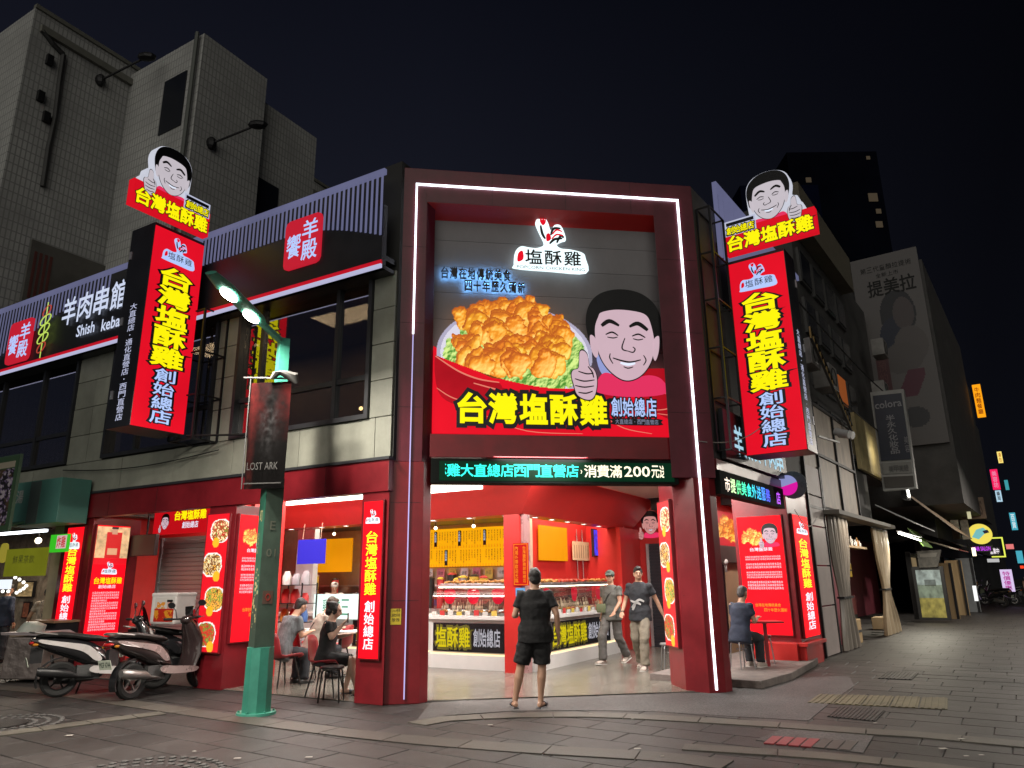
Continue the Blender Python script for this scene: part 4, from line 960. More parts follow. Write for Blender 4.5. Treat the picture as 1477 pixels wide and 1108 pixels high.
def topper(M, x0, x1, z0, hx, hz, hs, fl, label, txtside):
    s = thing('portrait_sign', label, 'sign', M @ T(x0, -.1, z0))
    w_ = x1-x0; y = -.10
    q_ = lambda p: [((hx+hs*(1-a)) if fl else (hx+hs*a), hz+hs*b) for a, b in p]
    b = MB(); b.poly(q_(spline([(-.0, .55), (-.04, .82), (.02, 1.07), (.20, 1.22), (.5, 1.29), (.8, 1.23), (.97, 1.08), (1.035, .85), (1.02, .4), (1.0, .1), (1.05, -.2), (.1, -.25), (-.15, -.33), (-.28, -.2), (-.31, .0), (-.27, .18), (-.2, .25), (-.17, .40), (-.08, .44)], 3)), y-.0, y+.16); b.put('portrait_board', emi('grey white board', lin(205, 208, 222), .9, sample=False), s, M)
    b = MB(); b.box(x0, x1, y-.03, y+.12, z0, z0+.45); b.put('name_board', emi('red top board', lin(214, 16, 34), .95, .06), s, M, bev=.008)
    b = MB()
    if txtside == 'r': wx0, wx1 = x0+w_*.63, x1-.02
    else: wx0, wx1 = x0+.02, x0+w_*.37
    b.box(wx0, wx1, y-.032, y-.028, z0+.34, z0+.62); b.put('white_board', emi('lilac white print', lin(196, 200, 225), .85, sample=False), s, M)
    b = MB(); b.box(wx0+.03, wx1-.03, y-.036, y-.033, z0+.53, z0+.59); b.put('capsule', OUTL, s, M)
    b = MB(); line(b, NAME4, wx0+.02, wx1-.02, z0+.355, z0+.51, y-.04, 'o', .05, .003); b.put('lettering_outline', OUTL, s, M, recalc=False)
    b = MB(); line(b, NAME4, wx0+.03, wx1-.03, z0+.365, z0+.50, y-.046, 'm', .05, .01); b.put('lettering', YEL, s, M, recalc=False)
    fat(s, M, NAME5, x0+.04, x1-.04, z0+.05, z0+.32, y-.034, YEL, True, st='b')
    cartoon(s, M, hx, hz, hs, fl, y-.005, skin=SKD)
    return s
a0 = FL.pxx(187, 298, -3.9)[0]; a1 = FL.pxx(299, 337, -3.9)[0]; zz = (FL.pxx(187, 298, -3.9)[1]+FL.pxx(297, 337, -3.9)[1])/2
h0 = FL.pxx(216, 288, -3.9); h1 = FL.pxx(272, 288, -3.9)
topper(FL.M @ T(-4.0, 0, 0) @ RZ(90), a0, a1, zz, h0[0], zz+.46, (h1[0]-h0[0])*.98, False, 'cut-out cartoon man giving a thumbs up on top of the left projecting sign', 'r')
a0 = -FR.pxx(1046, 345, .9)[0]; a1 = -FR.pxx(1178, 320, .9)[0]; zz = (FR.pxx(1047, 368, .9)[1]+FR.pxx(1178, 337, .9)[1])/2
h0 = -FR.pxx(1080, 300, .9)[0]; h1 = -FR.pxx(1143, 300, .9)[0]
topper(SR, a0, a1, zz, h0, zz+.46, (h1-h0)*.98, True, 'cut-out cartoon man giving a thumbs up on top of the right projecting sign', 'l')
# steel frames carrying the signs
def truss(M, x0, x1, y0, y1, z0, z1, n, label):
    s = thing('steel_frame', label, 'frame', M @ T(x0, y0, z0)); t = .035
    for x in (x0, x1):
        for y in (y0, y1): b = MB(); b.bar((x, y, z0), (x, y, z1), t); b.put('post', STEEL, s, M)
    for i in range(n+1):
        z = z0+(z1-z0)*i/n; b = MB()
        b.tube([(x0, y0, z), (x1, y0, z), (x1, y1, z), (x0, y1, z), (x0, y0, z)], t*.5, 4); b.put('cross_ring', STEEL, s, M)
    return s
truss(FL.M, -4.35, -3.75, -.5, -.02, 3.85, 6.1, 3, 'black welded frame between the left projecting sign and the wall')
truss(FR.M, .2, .85, -.22, .0, 3.45, 7.6, 5, 'black welded frame between the arch and the right projecting sign')
b = MB(); b.tube([FL.M @ Vector((-3.9, -.5, 3.9)), FL.M @ Vector((-2.9, 0, 3.9))], .018, 5); b.put('brace', STEEL, shop, I4)
def strip(M, x0, x1, z0, z1, label, y=0, glow=RED2, bs=1.0):
    s = thing('strip_sign', label, 'sign', M @ T(x0, y, z0)); w_ = x1-x0; h_ = z1-z0
    b = MB(); b.box(x0, x1, y-.045, y, z0, z1); b.put('sign_case', REDP, s, M, bev=.004)
    b = MB(); b.box(x0+.02, x1-.02, y-.052, y-.045, z0+.02, z1-.02); b.put('light_box', glow, s, M)
    badge(s, M, (x0+x1)/2, z1-.06*h_-.55*w_*bs, w_*.66, y-.054, white=emi('bright white print', (.85, .9, 1), 1.1, sample=False), small=True, zs=bs)
    o = MB(); column(o, NAME5, x0+.23*w_, x1-.23*w_, z1-.20*h_, z0+.39*h_, y-.056, 'm', .1, .01); o.put('lettering', emi('bright yellow lettering', (1, .90, .02), 1.3, sample=False), s, M, recalc=False)
    o = MB(); column(o, NAME4, x0+.27*w_, x1-.27*w_, z0+.36*h_, z0+.06*h_, y-.056, 'm', .1, .01); o.put('white_lettering', emi('bright white print', (.85, .9, 1), 1.1, sample=False), s, M, recalc=False)
    return s
strip(FL.M, -.42, -.05, .55, 2.66, 'lit red strip sign on the red pillar beside the arch', -.004)
strip(FL.M, -7.78, -7.22, .68, 2.63, 'lit red strip sign at the far left end of the shop front', -.004)
strip(FR.M, 3.72, 4.78, .45, 2.72, 'lit red strip sign on the booth facing the side street', -.004, bs=.42)
def box_poster(M, x0, x1, z0, z1, label, kind, seed=1, y=0):
    s = thing('lit_poster', label, 'poster', M @ T(x0, y, z0)); w_ = x1-x0; h_ = z1-z0
    b = MB(); b.box(x0, x1, y-.05, y, z0, z1); b.put('frame', REDP, s, M, bev=.004)
    if kind == 'food':
        im, mk = food_print(40, int(40*h_/w_), seed, 4 if h_/w_ > 3.6 else 3); grid_print(im, mk, x0+.02, z0+.02, w_-.04, h_-.04, 'food_picture', PR_ON, s, M, y=y-.053); return s
    b = MB(); b.box(x0+.02, x1-.02, y-.056, y-.05, z0+.02, z1-.02); b.put('light_box', RED2, s, M)
    y -= .058
    if kind == 'story':
        im, mk = heap_print(60, 44, seed); grid_print(im, mk, x0+.06*w_, z1-.27*h_, .52*w_, .17*h_, 'food_picture', PR_ON, s, M, y=y)
        cartoon(s, M, x0+.55*w_, z1-.245*h_, .34*w_, False, y-.002, th=.0015)
        o = MB(); rr = random.Random(seed)
        line(o, '台灣鹽酥雞', x0+.25*w_, x0+.75*w_, z1-.305*h_, z1-.275*h_, y, 'm', .1, .01)
        for k, (t_, u_) in enumerate(((.345, .385), (.405, .455), (.475, .535), (.555, .63))): posterlines(o, x0+.14*w_, x1-.10*w_, z1-t_*h_, z1-u_*h_, 2 if k < 2 else 3, y, rr)
        o.put('lettering', emi('pink white print', (.95, .70, .80), 1.0, sample=False), s, M, recalc=False)
        o = MB(); line(o, '台灣在地傳統美食', x0+.26*w_, x0+.80*w_, z0+.235*h_, z0+.262*h_, y, 'n', .1, .01); line(o, '四十年歷久彌新', x0+.44*w_, x1-.08*w_, z0+.195*h_, z0+.222*h_, y, 'n', .1, .01); o.put('orange_lettering', emi('orange print', (1, .32, .02), 1.2, sample=False), s, M, recalc=False)
    else:
        rsn = np.random.RandomState(4); f_ = fbm(70, 60, rsn, 6, 4)[..., None]; im = np.array(lin(235, 190, 140))*(.5+.8*f_); im[10:60, 18:46] = lin(205, 30, 30); im[2:14, 27:37] = lin(200, 150, 120); im[0:4, 26:38] = lin(30, 20, 20); im[40:52, 22:40] = lin(215, 160, 120); im[58:] = lin(228, 16, 32)
        grid_print(np.clip(im, 0, 1), np.ones((70, 60), bool), x0+.02, z1-.36*h_, w_-.04, .34*h_, 'cook_picture', PR_ON, s, M, y=y)
        badge(s, M, x0+.5*w_, z1-.45*h_, .42*w_, y-.002, white=WHT, small=True)
        fat(s, M, NAME5, x0+.1*w_, x1-.1*w_, z1-.53*h_, z1-.475*h_, y-.002, YEL, False, st='m')
        o = MB(); line(o, NAME4, x0+.25*w_, x1-.25*w_, z1-.57*h_, z1-.54*h_, y, 'm', .1, .01); rr = random.Random(3); posterlines(o, x0+.12*w_, x1-.12*w_, z1-.60*h_, z0+.06*h_, 15, y, rr); o.put('lettering', emi('pink white print', (.95, .70, .80), 1.0, sample=False), s, M, recalc=False)
    return s
box_poster(FL.M, -3.76, -3.20, .52, 2.66, 'lit poster of snack bowls on the front of the middle red pillar', 'food', 5)
box_poster(FL.M @ T(-3.14, 0) @ RZ(90), .04, .78, .66, 2.64, 'lit story poster on the side of the middle red pillar behind the lamp post', 'story', 6)
box_poster(FL.M @ T(-7.05, 0) @ RZ(90), .04, .72, .62, 2.66, 'lit poster of a cook in red beside the grey roller shutter', 'cook', 7)
box_poster(FR.M @ T(3.6, 0) @ RZ(-90), -.98, -.10, .50, 2.70, 'lit story poster on the booth right of the arch', 'story', 8)
FP = Frame(D2[0], D2[1], 0); dv = Vector((D1[0]-D2[0], D1[1]-D2[1], 0)); wl = dv.length; dv.normalize()
FPM = Matrix(((dv.x, -dv.y, 0, D2[0]), (dv.y, dv.x, 0, D2[1]), (0, 0, 1, 0), (0, 0, 0, 1)))
box_poster(FPM, .02, wl-.06, .56, 2.72, 'narrow lit food photo strip on the inner face of the right arch pillar', 'food', 9)
# banner in the left recess, hanging monitor
bn = thing('banner', 'red name banner over the grey roller shutter', 'banner', FL.M @ T(-6.9, 1.2, 2.5))
b = MB(); b.box(-7.0, -5.15, 1.18, 1.22, 2.50, 2.97); b.put('banner_board', emi('softly lit red banner', lin(205, 16, 26), .8, .1), bn, FL.M)
cartoon(bn, FL.M, -6.75, 2.60, .24, False, 1.175, th=.0015, shirt=False)
fat(bn, FL.M, NAME5, -6.35, -5.4, 2.76, 2.93, 1.178, YEL, False, st='b'); b = MB(); line(b, NAME4, -6.1, -5.62, 2.60, 2.72, 1.175, 'm', .1, .01); b.put('white_lettering', WHT, bn, FL.M, recalc=False)
tv = thing('hanging_monitor', 'dark monitor seen from behind hanging under the red banner', 'monitor', FL.M @ T(-6.9, .8, 2.1))
b = MB(); b.box(-7.0, -6.25, .75, .83, 2.08, 2.48); b.put('monitor_case', mat('brown black plastic', (.05, .035, .035), .4), tv, FL.M, bev=.015)
b = MB(); b.cyl((-6.6, .8, 2.48), (-6.6, .8, 3.3), .02); b.put('hanger', STEEL, tv, FL.M)
# yellow sticker on the arch pillar
st = thing('sticker', 'small yellow notice stuck on the red arch pillar', 'sticker', FF.M @ T(-.15, 0, .97))
a0 = FF.px(563, 899, -.002); a1 = FF.px(579, 878, -.002); b = MB(); b.box(a0[0], a1[0], -.004, -.0005, a0[1]-.02, a1[1]); b.put('sheet', mat('yellow sticker', (.55, .42, .03), .5), st, FF.M)
b = MB()
for k, t_ in enumerate(('小心地滑', '請勿停車', '敬告')): line(b, t_, a0[0]+.015, a1[0]-.015, a0[1]+.02+.06*(2-k), a0[1]+.065+.06*(2-k), -.005, 'n', .1, .01)
b.put('lettering', BLK, st, FF.M, recalc=False)

# ---- fascia with slats of the restaurant upstairs
LIL = emi('lilac wash glow slat', lin(98, 100, 132), .9, .30, .8, sample=False)  # violet LED wash on the slats put in as their own glow
YF = -.32
fs = thing('fascia_sign', 'black restaurant fascia with slats given a lilac glow running along the upper floor', 'sign', FL.M @ T(.2, YF, 6.1))
fx = lambda X, Y: FL.px(X, Y, YF)
zt0 = fx(554, 243)[1]; zb0 = fx(552, 385)[1]; xr = fx(553, 300)[0]
b = MB(); b.box(-14, xr, YF+.02, YF+.10, zb0, zb0+1.05); b.box(-14, xr, YF+.02, .05, zb0, zb0+.06); b.put('board', FASC, fs, FL.M)
b = MB(); b.box(-14, xr, YF-.012, YF+.02, zb0+.065, zb0+.125); b.put('red_trim', emi('red trim light', lin(200, 20, 40), .8, sample=False), fs, FL.M)
b = MB(); b.box(-14, xr, YF-.016, YF+.02, zb0, zb0+.06); b.put('white_trim', emi('pale trim light', lin(190, 190, 225), .85), fs, FL.M)
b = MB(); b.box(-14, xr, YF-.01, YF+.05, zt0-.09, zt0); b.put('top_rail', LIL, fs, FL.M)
def zcurve(x):
    if x > -5: return zb0+.52+.50*math.sin(min(1, max(0, (xr-x)/2.0))*math.pi/2)
    return zb0+.25+ .8*min(1, max(0, (x+11.8)/3.0)) if x < -6.5 else zb0+1.0
x = xr-.03; me = None
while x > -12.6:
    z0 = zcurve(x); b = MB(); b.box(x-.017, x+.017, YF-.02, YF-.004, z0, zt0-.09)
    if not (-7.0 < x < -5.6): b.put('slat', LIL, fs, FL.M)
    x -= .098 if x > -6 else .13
b = MB(); pts = [(xr-2.6*i/16, zcurve(xr-2.6*i/16)) for i in range(17)]; b.poly([(xr, zb0+.1)]+pts+[(xr-2.6, zb0+.1)], YF+.0, YF+.02); b.poly([(xr-2.6, zb0+.1), (xr-2.6, zcurve(xr-2.6)), (-7, zcurve(-6.9)), (-7, zb0+.1)], YF, YF+.02); b.put('curved_board', FASC, fs, FL.M)
def seal(px4, label):
    P = [FL.px(X, Y, YF-.04) for X, Y in px4]; x0 = min(p[0] for p in P); x1 = max(p[0] for p in P); z0 = min(p[1] for p in P); z1 = max(p[1] for p in P); w_ = x1-x0; h_ = z1-z0
    s = thing('seal_sign', label, 'sign', FL.M @ T(x0, YF-.04, z0)); r = .12*w_
    b = MB(); b.poly([(x0+r, z0), (x1-r, z0), (x1-r*.3, z0+r*.3), (x1, z0+r), (x1, z1-r), (x1-r*.3, z1-r*.3), (x1-r, z1), (x0+r, z1), (x0+r*.3, z1-r*.3), (x0, z1-r), (x0, z0+r), (x0+r*.3, z0+r*.3)], YF-.04, YF-.0); b.put('board', emi('red seal board', lin(196, 30, 50), .9), s, FL.M)
    o = MB(); column(o, '羊殿', x0+.50*w_, x0+.92*w_, z1-.08*h_, z0+.08*h_, YF-.045, 'm', .1, .02); cell(o, '饗', x0+.08*w_, x0+.46*w_, z0+.22*h_, z0+.68*h_, YF-.045, 'm', .02); o.put('lettering', PLW, s, FL.M, recalc=False)
seal([(413, 322), (462, 311), (460, 376), (408, 391)], 'red rounded seal sign with white characters on the slats above the lamp post')
seal([(16, 468), (43, 460), (40, 515), (12, 526)], 'smaller red seal sign on the slats at the far left')
sk = thing('neon_skewer', 'outline neon shaped like a meat skewer on the upper fascia', 'neon sign', FL.M @ T(*(fx(68, 470)[0], YF-.05), fx(68, 515)[1]))
nm = emi('yellow green neon', (.55, .75, .12), .9, sample=False); rm = emi('dull red neon', (.5, .06, .04), .8, sample=False)
cx_, zt1, zb1 = fx(68, 470)[0], fx(68, 442)[1], fx(68, 512)[1]
for k in range(5):
    zc = zt1+(zb1-zt1)*(k+.7)/5.6; q = MB(); rr = .17 if k % 4 else .13
    pts = [(cx_+rr*math.cos(t)*1.15, YF-.05, zc+.10*math.sin(t)+.05*math.cos(t)) for t in [i*math.pi/6 for i in range(13)]]; q.tube(pts, .012, 5); q.put('neon_tube', rm if k in (0, 4) else nm, sk, FL.M)
q = MB(); q.cyl((cx_, YF-.05, zt1+.05), (cx_+.02, YF-.05, zb1-.05), .010, n=5); q.put('neon_tube', nm, sk, FL.M)
cs = thing('channel_letters', 'white lit characters and Shish kebab lettering on the black fascia', 'sign', FL.M @ T(fx(92, 460)[0], YF-.03, fx(92, 460)[1]))
xx0, xx1 = fx(92, 445)[0], fx(160, 430)[0]; zz0, zz1 = fx(125, 460)[1], fx(125, 423)[1]
for i, ch in enumerate('羊肉串館'):
    w1 = (xx1-xx0)/3; q = MB(); cell(q, ch, xx0+i*w1+.04, xx0+(i+1)*w1-.05, zz0, zz1, YF-.02, 'm', .3); q.put('letter', emi('soft white letters', lin(205, 215, 240), .95, sample=False), cs, FL.M, recalc=False)
q = MB(); latin(q, 'Shish', fx(112, 478)[0], fx(138, 472)[0], fx(125, 483)[1], fx(125, 467)[1], YF-.02, 'm', .1); latin(q, 'kebab', fx(148, 470)[0], fx(182, 460)[0], fx(160, 475)[1], fx(160, 458)[1], YF-.02, 'm', .1); q.put('latin_lettering', emi('soft white letters', lin(205, 215, 240), .95, sample=False), cs, FL.M, recalc=False)
# soffit of the fascia with small lights
b = MB(); b.box(-14, xr, YF+.1, .02, 6.10+.10, 6.28); b.put('soffit', DKM, fs, FL.M)
for x in (-.6, -2.3): q = MB(); q.lathe([(.0001, 0), (.06, 0)], (x, -.12, 6.195), 12); q.put('soffit_light', emi('lilac soffit light', (.6, .6, 1), 1.5), fs, FL.M)
# fascia on the side street
fs2 = thing('fascia_sign', 'dark slatted fascia high above the side street', 'sign', FR.M @ T(1.3, -.2, 7))
xa, za = FR.px(1030, 262, -.05); xb, zb = FR.px(1098, 380, -.25)
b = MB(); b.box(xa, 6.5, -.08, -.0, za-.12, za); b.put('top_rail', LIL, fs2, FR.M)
x = xa
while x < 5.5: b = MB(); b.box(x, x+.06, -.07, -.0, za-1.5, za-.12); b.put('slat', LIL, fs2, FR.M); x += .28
b = MB(); b.box(xa, 6.5, -.0, .03, za-2.4, za-1.2); b.put('board', FASC, fs2, FR.M)
s2 = thing('street_sign_board', 'dark board with pale glowing characters under the right projecting sign', 'sign', FR.M @ T(1.0, -.1, 3.5))
a = [FR.px(X, Y, -.1) for X, Y in ((1050, 632), (1074, 665), (1085, 660), (1119, 672))]
b = MB(); b.box(.35, 3.6, -.08, .0, 3.34, 4.15); b.put('board', FASC, s2, FR.M); q = MB(); line(q, '羊殿饗羊肉串', .75, 3.4, 3.46, 3.95, -.085, 'm', .1, .05); q.put('lettering', emi('cyan white lettering', lin(170, 215, 235), .95, sample=False), s2, FR.M, recalc=False)
rd = thing('round_sign', 'round sign half magenta half lilac at the corner of the side booth', 'sign', FR.M @ T(3.4, -.3, 2.9))
c0 = FR.pxx(1135, 700, 3.42); rr = .19; RM_ = FR.M @ T(3.42, 0) @ RZ(-90)
b = MB(); b.lathe([(.0001, .02), (rr*1.35, .02), (rr*1.35, .08), (.0001, .08)], (-c0[0]+.10, 0, c0[1]), 28, 'y'); b.put('dark_disc', mat('grey smoked acrylic', (.12, .12, .13), .25), rd, RM_)
def seg(a0, a1): return [(-c0[0]+rr*math.cos(R(a)), c0[1]+rr*math.sin(R(a))) for a in np.linspace(a0, a1, 16)]
b = MB(); b.poly(seg(195, 375), -.0, .015); b.put('magenta_half', emi('magenta light', (.75, .01, .38), .9), rd, RM_)
b = MB(); b.poly(seg(15, 195), -.0, .015); b.put('lilac_half', emi('lilac light', (.35, .38, .75), .7), rd, RM_)
# ================================================================ INSIDE THE SHOP
WHL = mat('white counter laminate', (.62, .61, .60), .35, var=.05, bump=.02)
STS = mat('stainless steel', (.5, .5, .5), .28, .9, var=.1, scale=6)
BLK2 = mat('black gloss panel', (.012, .012, .014), .18)
YSIGN = emi('yellow menu board', lin(252, 176, 12), .95, .12, 1.2)
YWALL = emi('amber menu board', lin(232, 150, 8), .8, .15, 1.2)
def food_bits(mb, x0, x1, y0, y1, z, n, r, rr):
    for i in range(n):
        mb.ball((rr.uniform(x0, x1), rr.uniform(y0, y1), z+rr.uniform(0, r)), r*rr.uniform(.6, 1.3), r*rr.uniform(.6, 1.3), r*rr.uniform(.4, .9), 6, 4)
FRY = mat('golden fried food', (.50, .22, .05), .6, var=.5, scale=14, bump=.5)
REDF = mat('red marinated food', (.45, .06, .03), .5, var=.5, scale=14, bump=.4)
GRN = mat('green vegetable', (.12, .25, .04), .6, var=.5, scale=14)
WHF = mat('pale skewered food', (.60, .48, .36), .6, var=.3, scale=14)
def counter(M, x0, x1, depth, txt, tx, label, seed, panel):
    """front on local y = 0, running along x"""
    c = thing('food_counter', label, 'counter', M @ T(x0, 0)); rr = random.Random(seed); where = {21: 'left counter', 22: 'back left counter', 23: 'right counter'}[seed]
    b = MB(); b.box(x0, x1, .03, depth, .0, .86); b.put('body', WHL, c, M, bev=.004)
    b = MB(); b.box(x0-.01, x1+.01, -.03, depth, .86, .93); b.put('counter_top', WHL, c, M, bev=.008)
    b = MB(); b.box(x0, x1, -.02, .03, .0, .25); b.put('plinth', WHL, c, M, bev=.004)
    b = MB(); b.box(x0+.02, x1-.02, .0, .03, .255, .275); b.put('plinth_light', emi('warm plinth light', (1, .75, .4), 1.5, sample=False), c, M)
    b = MB(); b.box(panel[0], panel[1], .012, .03, .30, .80); b.put('black_panel', BLK2, c, M)
    o = MB(); line(o, txt[0], tx[0], tx[1], .36, .74, .008, 'o', .06, .004); o.put('lettering_outline', mat('olive outline', (.10, .09, .01), .5), c, M, recalc=False)
    o = MB(); line(o, txt[0], tx[0]+.01, tx[1]-.01, .38, .72, .002, 'm', .1, .01); o.put('lettering', emi('dull yellow lettering', lin(205, 190, 20), .8, sample=False), c, M, recalc=False)
    if txt[1]: o = MB(); line(o, txt[1], tx[1]+.05, tx[2], .40, .70, .004, 'm', .1, .01); o.put('white_lettering', emi('dull white lettering', lin(170, 170, 180), .8, sample=False), c, M, recalc=False)
    if seed == 22: return c
    # glass case
    b = MB(); prof = [(.06, .93), (.03, 1.05), (.03, 1.22), (.09, 1.36), (.20, 1.44)]
    for (a, z), (a2, z2) in zip(prof, prof[1:]): b.add([(x0+.02, a, z), (x1-.02, a, z), (x1-.02, a2, z2), (x0+.02, a2, z2)], [(0, 1, 2, 3)])
    b.put('curved_glass', glassm('case glass', .02, (.96, .98, .97), .07), c, M, smooth=True)
    b = MB(); b.box(x0, x1, .14, depth-.05, 1.44, 1.475); b.put('case_top', STS, c, M, bev=.004)
    b = MB(); b.box(x0+.05, x1-.05, .2, .26, 1.425, 1.439); b.put('case_light', emi('case light', (1, .86, .65), 14), c, M)
    b = MB(); b.box(x0+.05, x1-.05, depth-.14, depth-.1, .93, 1.44); b.put('case_back', mat('mirror backing', (.4, .35, .32), .15, .7), c, M)
    b = MB(); b.box(x0+.05, x1-.05, .32, depth-.14, 1.16, 1.17); b.put('glass_shelf', glassm('case glass', .02, (.96, .98, .97), .07), c, M)
    x = x0+.06; k = 0
    while x < x1-.2:
        wt = rr.uniform(.20, .30); k += 1
        t = thing('food_tray', 'tray of raw snacks in the %s case, %s from the %s' % (where, ORD[(k-1) % 20], 'column' if seed == 23 else 'left'), 'tray', M @ T(x, .15, .935), 'snack trays in the '+where)
        b = MB(); b.add([(x, .12, .97), (x+wt, .12, .97), (x+wt, .45, 1.02), (x, .45, 1.02), (x+.02, .14, .945), (x+wt-.02, .14, .945), (x+wt-.02, .43, .975), (x+.02, .43, .975)], [(4, 5, 6, 7), (0, 1, 5, 4), (1, 2, 6, 5), (2, 3, 7, 6), (3, 0, 4, 7)]); b.put('pan', STS, t, M)
        m_ = rr.choice([FRY, REDF, WHF, WHF, GRN, FRY]); b = MB(); food_bits(b, x+.03, x+wt-.03, .16, .42, .985, 16, .026, rr); b.put('snacks', m_, t, M, smooth=True, kind='stuff')
        if rr.random() < .75:
            b = MB()
            for i in range(9):
                px_ = x+.03+rr.random()*(wt-.06); py_ = rr.uniform(.2, .42); b.cyl((px_, py_, .97), (px_+rr.uniform(-.02, .02), py_+.02, 1.14+rr.random()*.08), .004, n=4)
                b.ball((px_, py_, 1.06), .016, .014, .04, 6, 4)
            b.put('skewers', WHF, t, M, kind='stuff')
        x += wt+.02
    x = x0+.1; tk_ = -1
    while x < x1-.3:
        wt = rr.uniform(.35, .5); tk_ += 1; t = thing('fried_food_tray', 'tray of fried snacks atop the %s case, %s from the %s' % (where, ORD[tk_], 'column' if seed == 23 else 'left'), 'tray', M @ T(x, .2, 1.476), 'fried food trays on the '+where)
        b = MB(); b.box(x, x+wt, .18, depth-.1, 1.476, 1.50); b.put('pan', STS, t, M, bev=.004)
        b = MB(); food_bits(b, x+.03, x+wt-.03, .22, depth-.14, 1.51, 30, .035, rr); b.put('fried_snacks', rr.choice([FRY, FRY, REDF]), t, M, smooth=True, kind='stuff'); x += wt+.06
    # hanging red price tags in the case
    for i in range(3):
        xx = x0+(i+.6)*(x1-x0)/3.2; t = thing('price_card', '%s red price card hanging in the case of the %s' % (('leftmost', 'middle', 'rightmost')[i], where), 'price card', M @ T(xx, .1, 1.2), 'red cards in the '+where)
        b = MB(); b.poly(spline([(xx-.11, 1.38), (xx+.13, 1.38), (xx+.12, 1.20), (xx+.03, 1.13), (xx-.09, 1.18)], 3), .16, .165); b.put('card', emi('red price card', lin(222, 20, 50), .8, sample=False), t, M)
    return c
counter(FL.M @ T(0, 3.71), -2.0, -.28, .75, ('塩酥雞', NAME4), (-1.88, -1.08, -.45), 'white food counter with glass case left of the red corner column', 21, (-1.93, -.36))
counter(FL.M @ T(0, 3.9), -6.3, -2.06, .7, (NAME5, NAME4), (-4.0, -3.1, -2.3), 'long white food counter at the back left of the shop', 22, (-4.1, -2.2))
CR = FL.M @ T(.20, 0) @ RZ(90)
counter(CR, 3.86, 7.7, .75, (NAME5, NAME4), (4.45, 6.0, 7.1), 'white food counter with glass case right of the red corner column', 23, (4.3, 7.2))
# lit white counter sign in the back left
cs2 = thing('counter_sign', 'white lit sign with green lettering on the back left counter', 'sign', FL.M @ T(-6.2, 3.85, .95))
a0 = FL.px(452, 895, 3.8); a1 = FL.px(517, 857, 3.8); b = MB(); b.box(a0[0], a1[0], 3.78, 3.84, a0[1]+.04, a1[1]); b.put('light_box', emi('mint white light box', lin(225, 248, 240), 1.1), cs2, FL.M)
b = MB(); line(b, '雞排三', a0[0]+.25, a1[0]-.2, a0[1]+.12, a1[1]-.10, 3.775, 'n', .1, .01); b.put('lettering', emi('green print', lin(90, 160, 130), .8, sample=False), cs2, FL.M, recalc=False)
# menu boards
mn = thing('menu_board', 'wide yellow menu board with columns of dark characters over the left counter', 'menu', FL.M @ T(-3.6, 5.9, 1.9))
b = MB(); b.box(-3.9, -.93, 5.90, 5.95, 1.86, 2.70); b.put('board', YSIGN, mn, FL.M)
b = MB(); rr = random.Random(5)
for r_ in range(2):
    zt_ = 2.64-r_*.41
    for i in range(38):
        x = -3.84+i*.074
        if i % 9 == 4: continue
        n = rr.randint(4, 6); column(b, ''.join(rr.choice('雞排魷魚米血甜不辣豆干四季香菇洋蔥花枝丸') for _ in range(n)), x, x+.042, zt_, zt_-.05*n, 5.895, 'n', .1, .01)
b.put('menu_lettering', mat('dark print on yellow', (.10, .02, .01), .6), mn, FL.M, recalc=False)
b = MB()
for r_ in range(2):
    zt_ = 2.64-r_*.41
    for i in range(38): x = -3.84+i*.074; column(b, '元50', x+.005, x+.035, zt_-.31, zt_-.38, 5.895, 'n', .1, .01)
b.put('price_lettering', mat('red print on yellow', (.55, .03, .01), .6), mn, FL.M, recalc=False)
for i, (x, zt_) in enumerate(((-3.50, 2.65), (-2.84, 2.65), (-2.17, 2.65), (-3.2, 2.23), (-1.5, 2.23))):
    b = MB(); b.box(x-.02, x+.05, 5.885, 5.9, zt_-.34, zt_); b.put('heading_plate', BLK, mn, FL.M); b = MB(); column(b, '人氣招牌', x-.01, x+.04, zt_-.01, zt_-.25, 5.884, 'n', .1, .01); b.put('heading_lettering', WHT, mn, FL.M, recalc=False)
m2_ = thing('menu_board', 'plain amber board hanging behind the blue board at the back left', 'menu', FL.M @ T(-6.5, 5.2, 1.9))
a0 = FL.px(452, 826, 5.2); a1 = FL.px(508, 776, 5.2); b = MB(); b.box(a0[0], a1[0], 5.2, 5.24, a0[1], a1[1]); b.put('board', YWALL, m2_, FL.M)
m3_ = thing('menu_board', 'amber board above the right counter', 'menu', FL.M @ T(-.75, 5, 1.9))
p0 = FL.pxx(778, 808, -.74); p1 = FL.pxx(817, 762, -.74); b = MB(); b.box(-.76, -.73, p0[0], p1[0], p0[1], p1[1]); b.put('board', YWALL, m3_, FL.M)
bb = thing('hanging_board', 'blue board hanging on strings in front of the amber menu', 'board', FL.M @ T(-4.9, 3.0, 2.0))
a0 = FL.px(429, 814, 3.0); a1 = FL.px(471, 777, 3.0); b = MB(); b.box(a0[0], a1[0], 2.98, 3.0, a0[1], a1[1]); b.put('board', emi('blue backlit board', lin(58, 52, 205), .85, .1), bb, FL.M, bev=.006)
for x in (a0[0]+.12, a1[0]-.15): b = MB(); b.cyl((x, 2.99, a1[1]), (x+.03, 2.99, 2.72), .006, n=5); b.put('string', WHF, bb, FL.M)
dc = thing('certificate', 'cream certificate on the red wall above the right counter', 'certificate', FL.M @ T(-.7, 6.5, 2))
p0 = FL.pxx(826, 808, -.74); p1 = FL.pxx(853, 783, -.74); b = MB(); b.box(-.74, -.72, p0[0], p1[0], p0[1], p1[1]); b.put('sheet', mat('cream paper', (.62, .45, .28), .6), dc, FL.M)
b = MB(); 
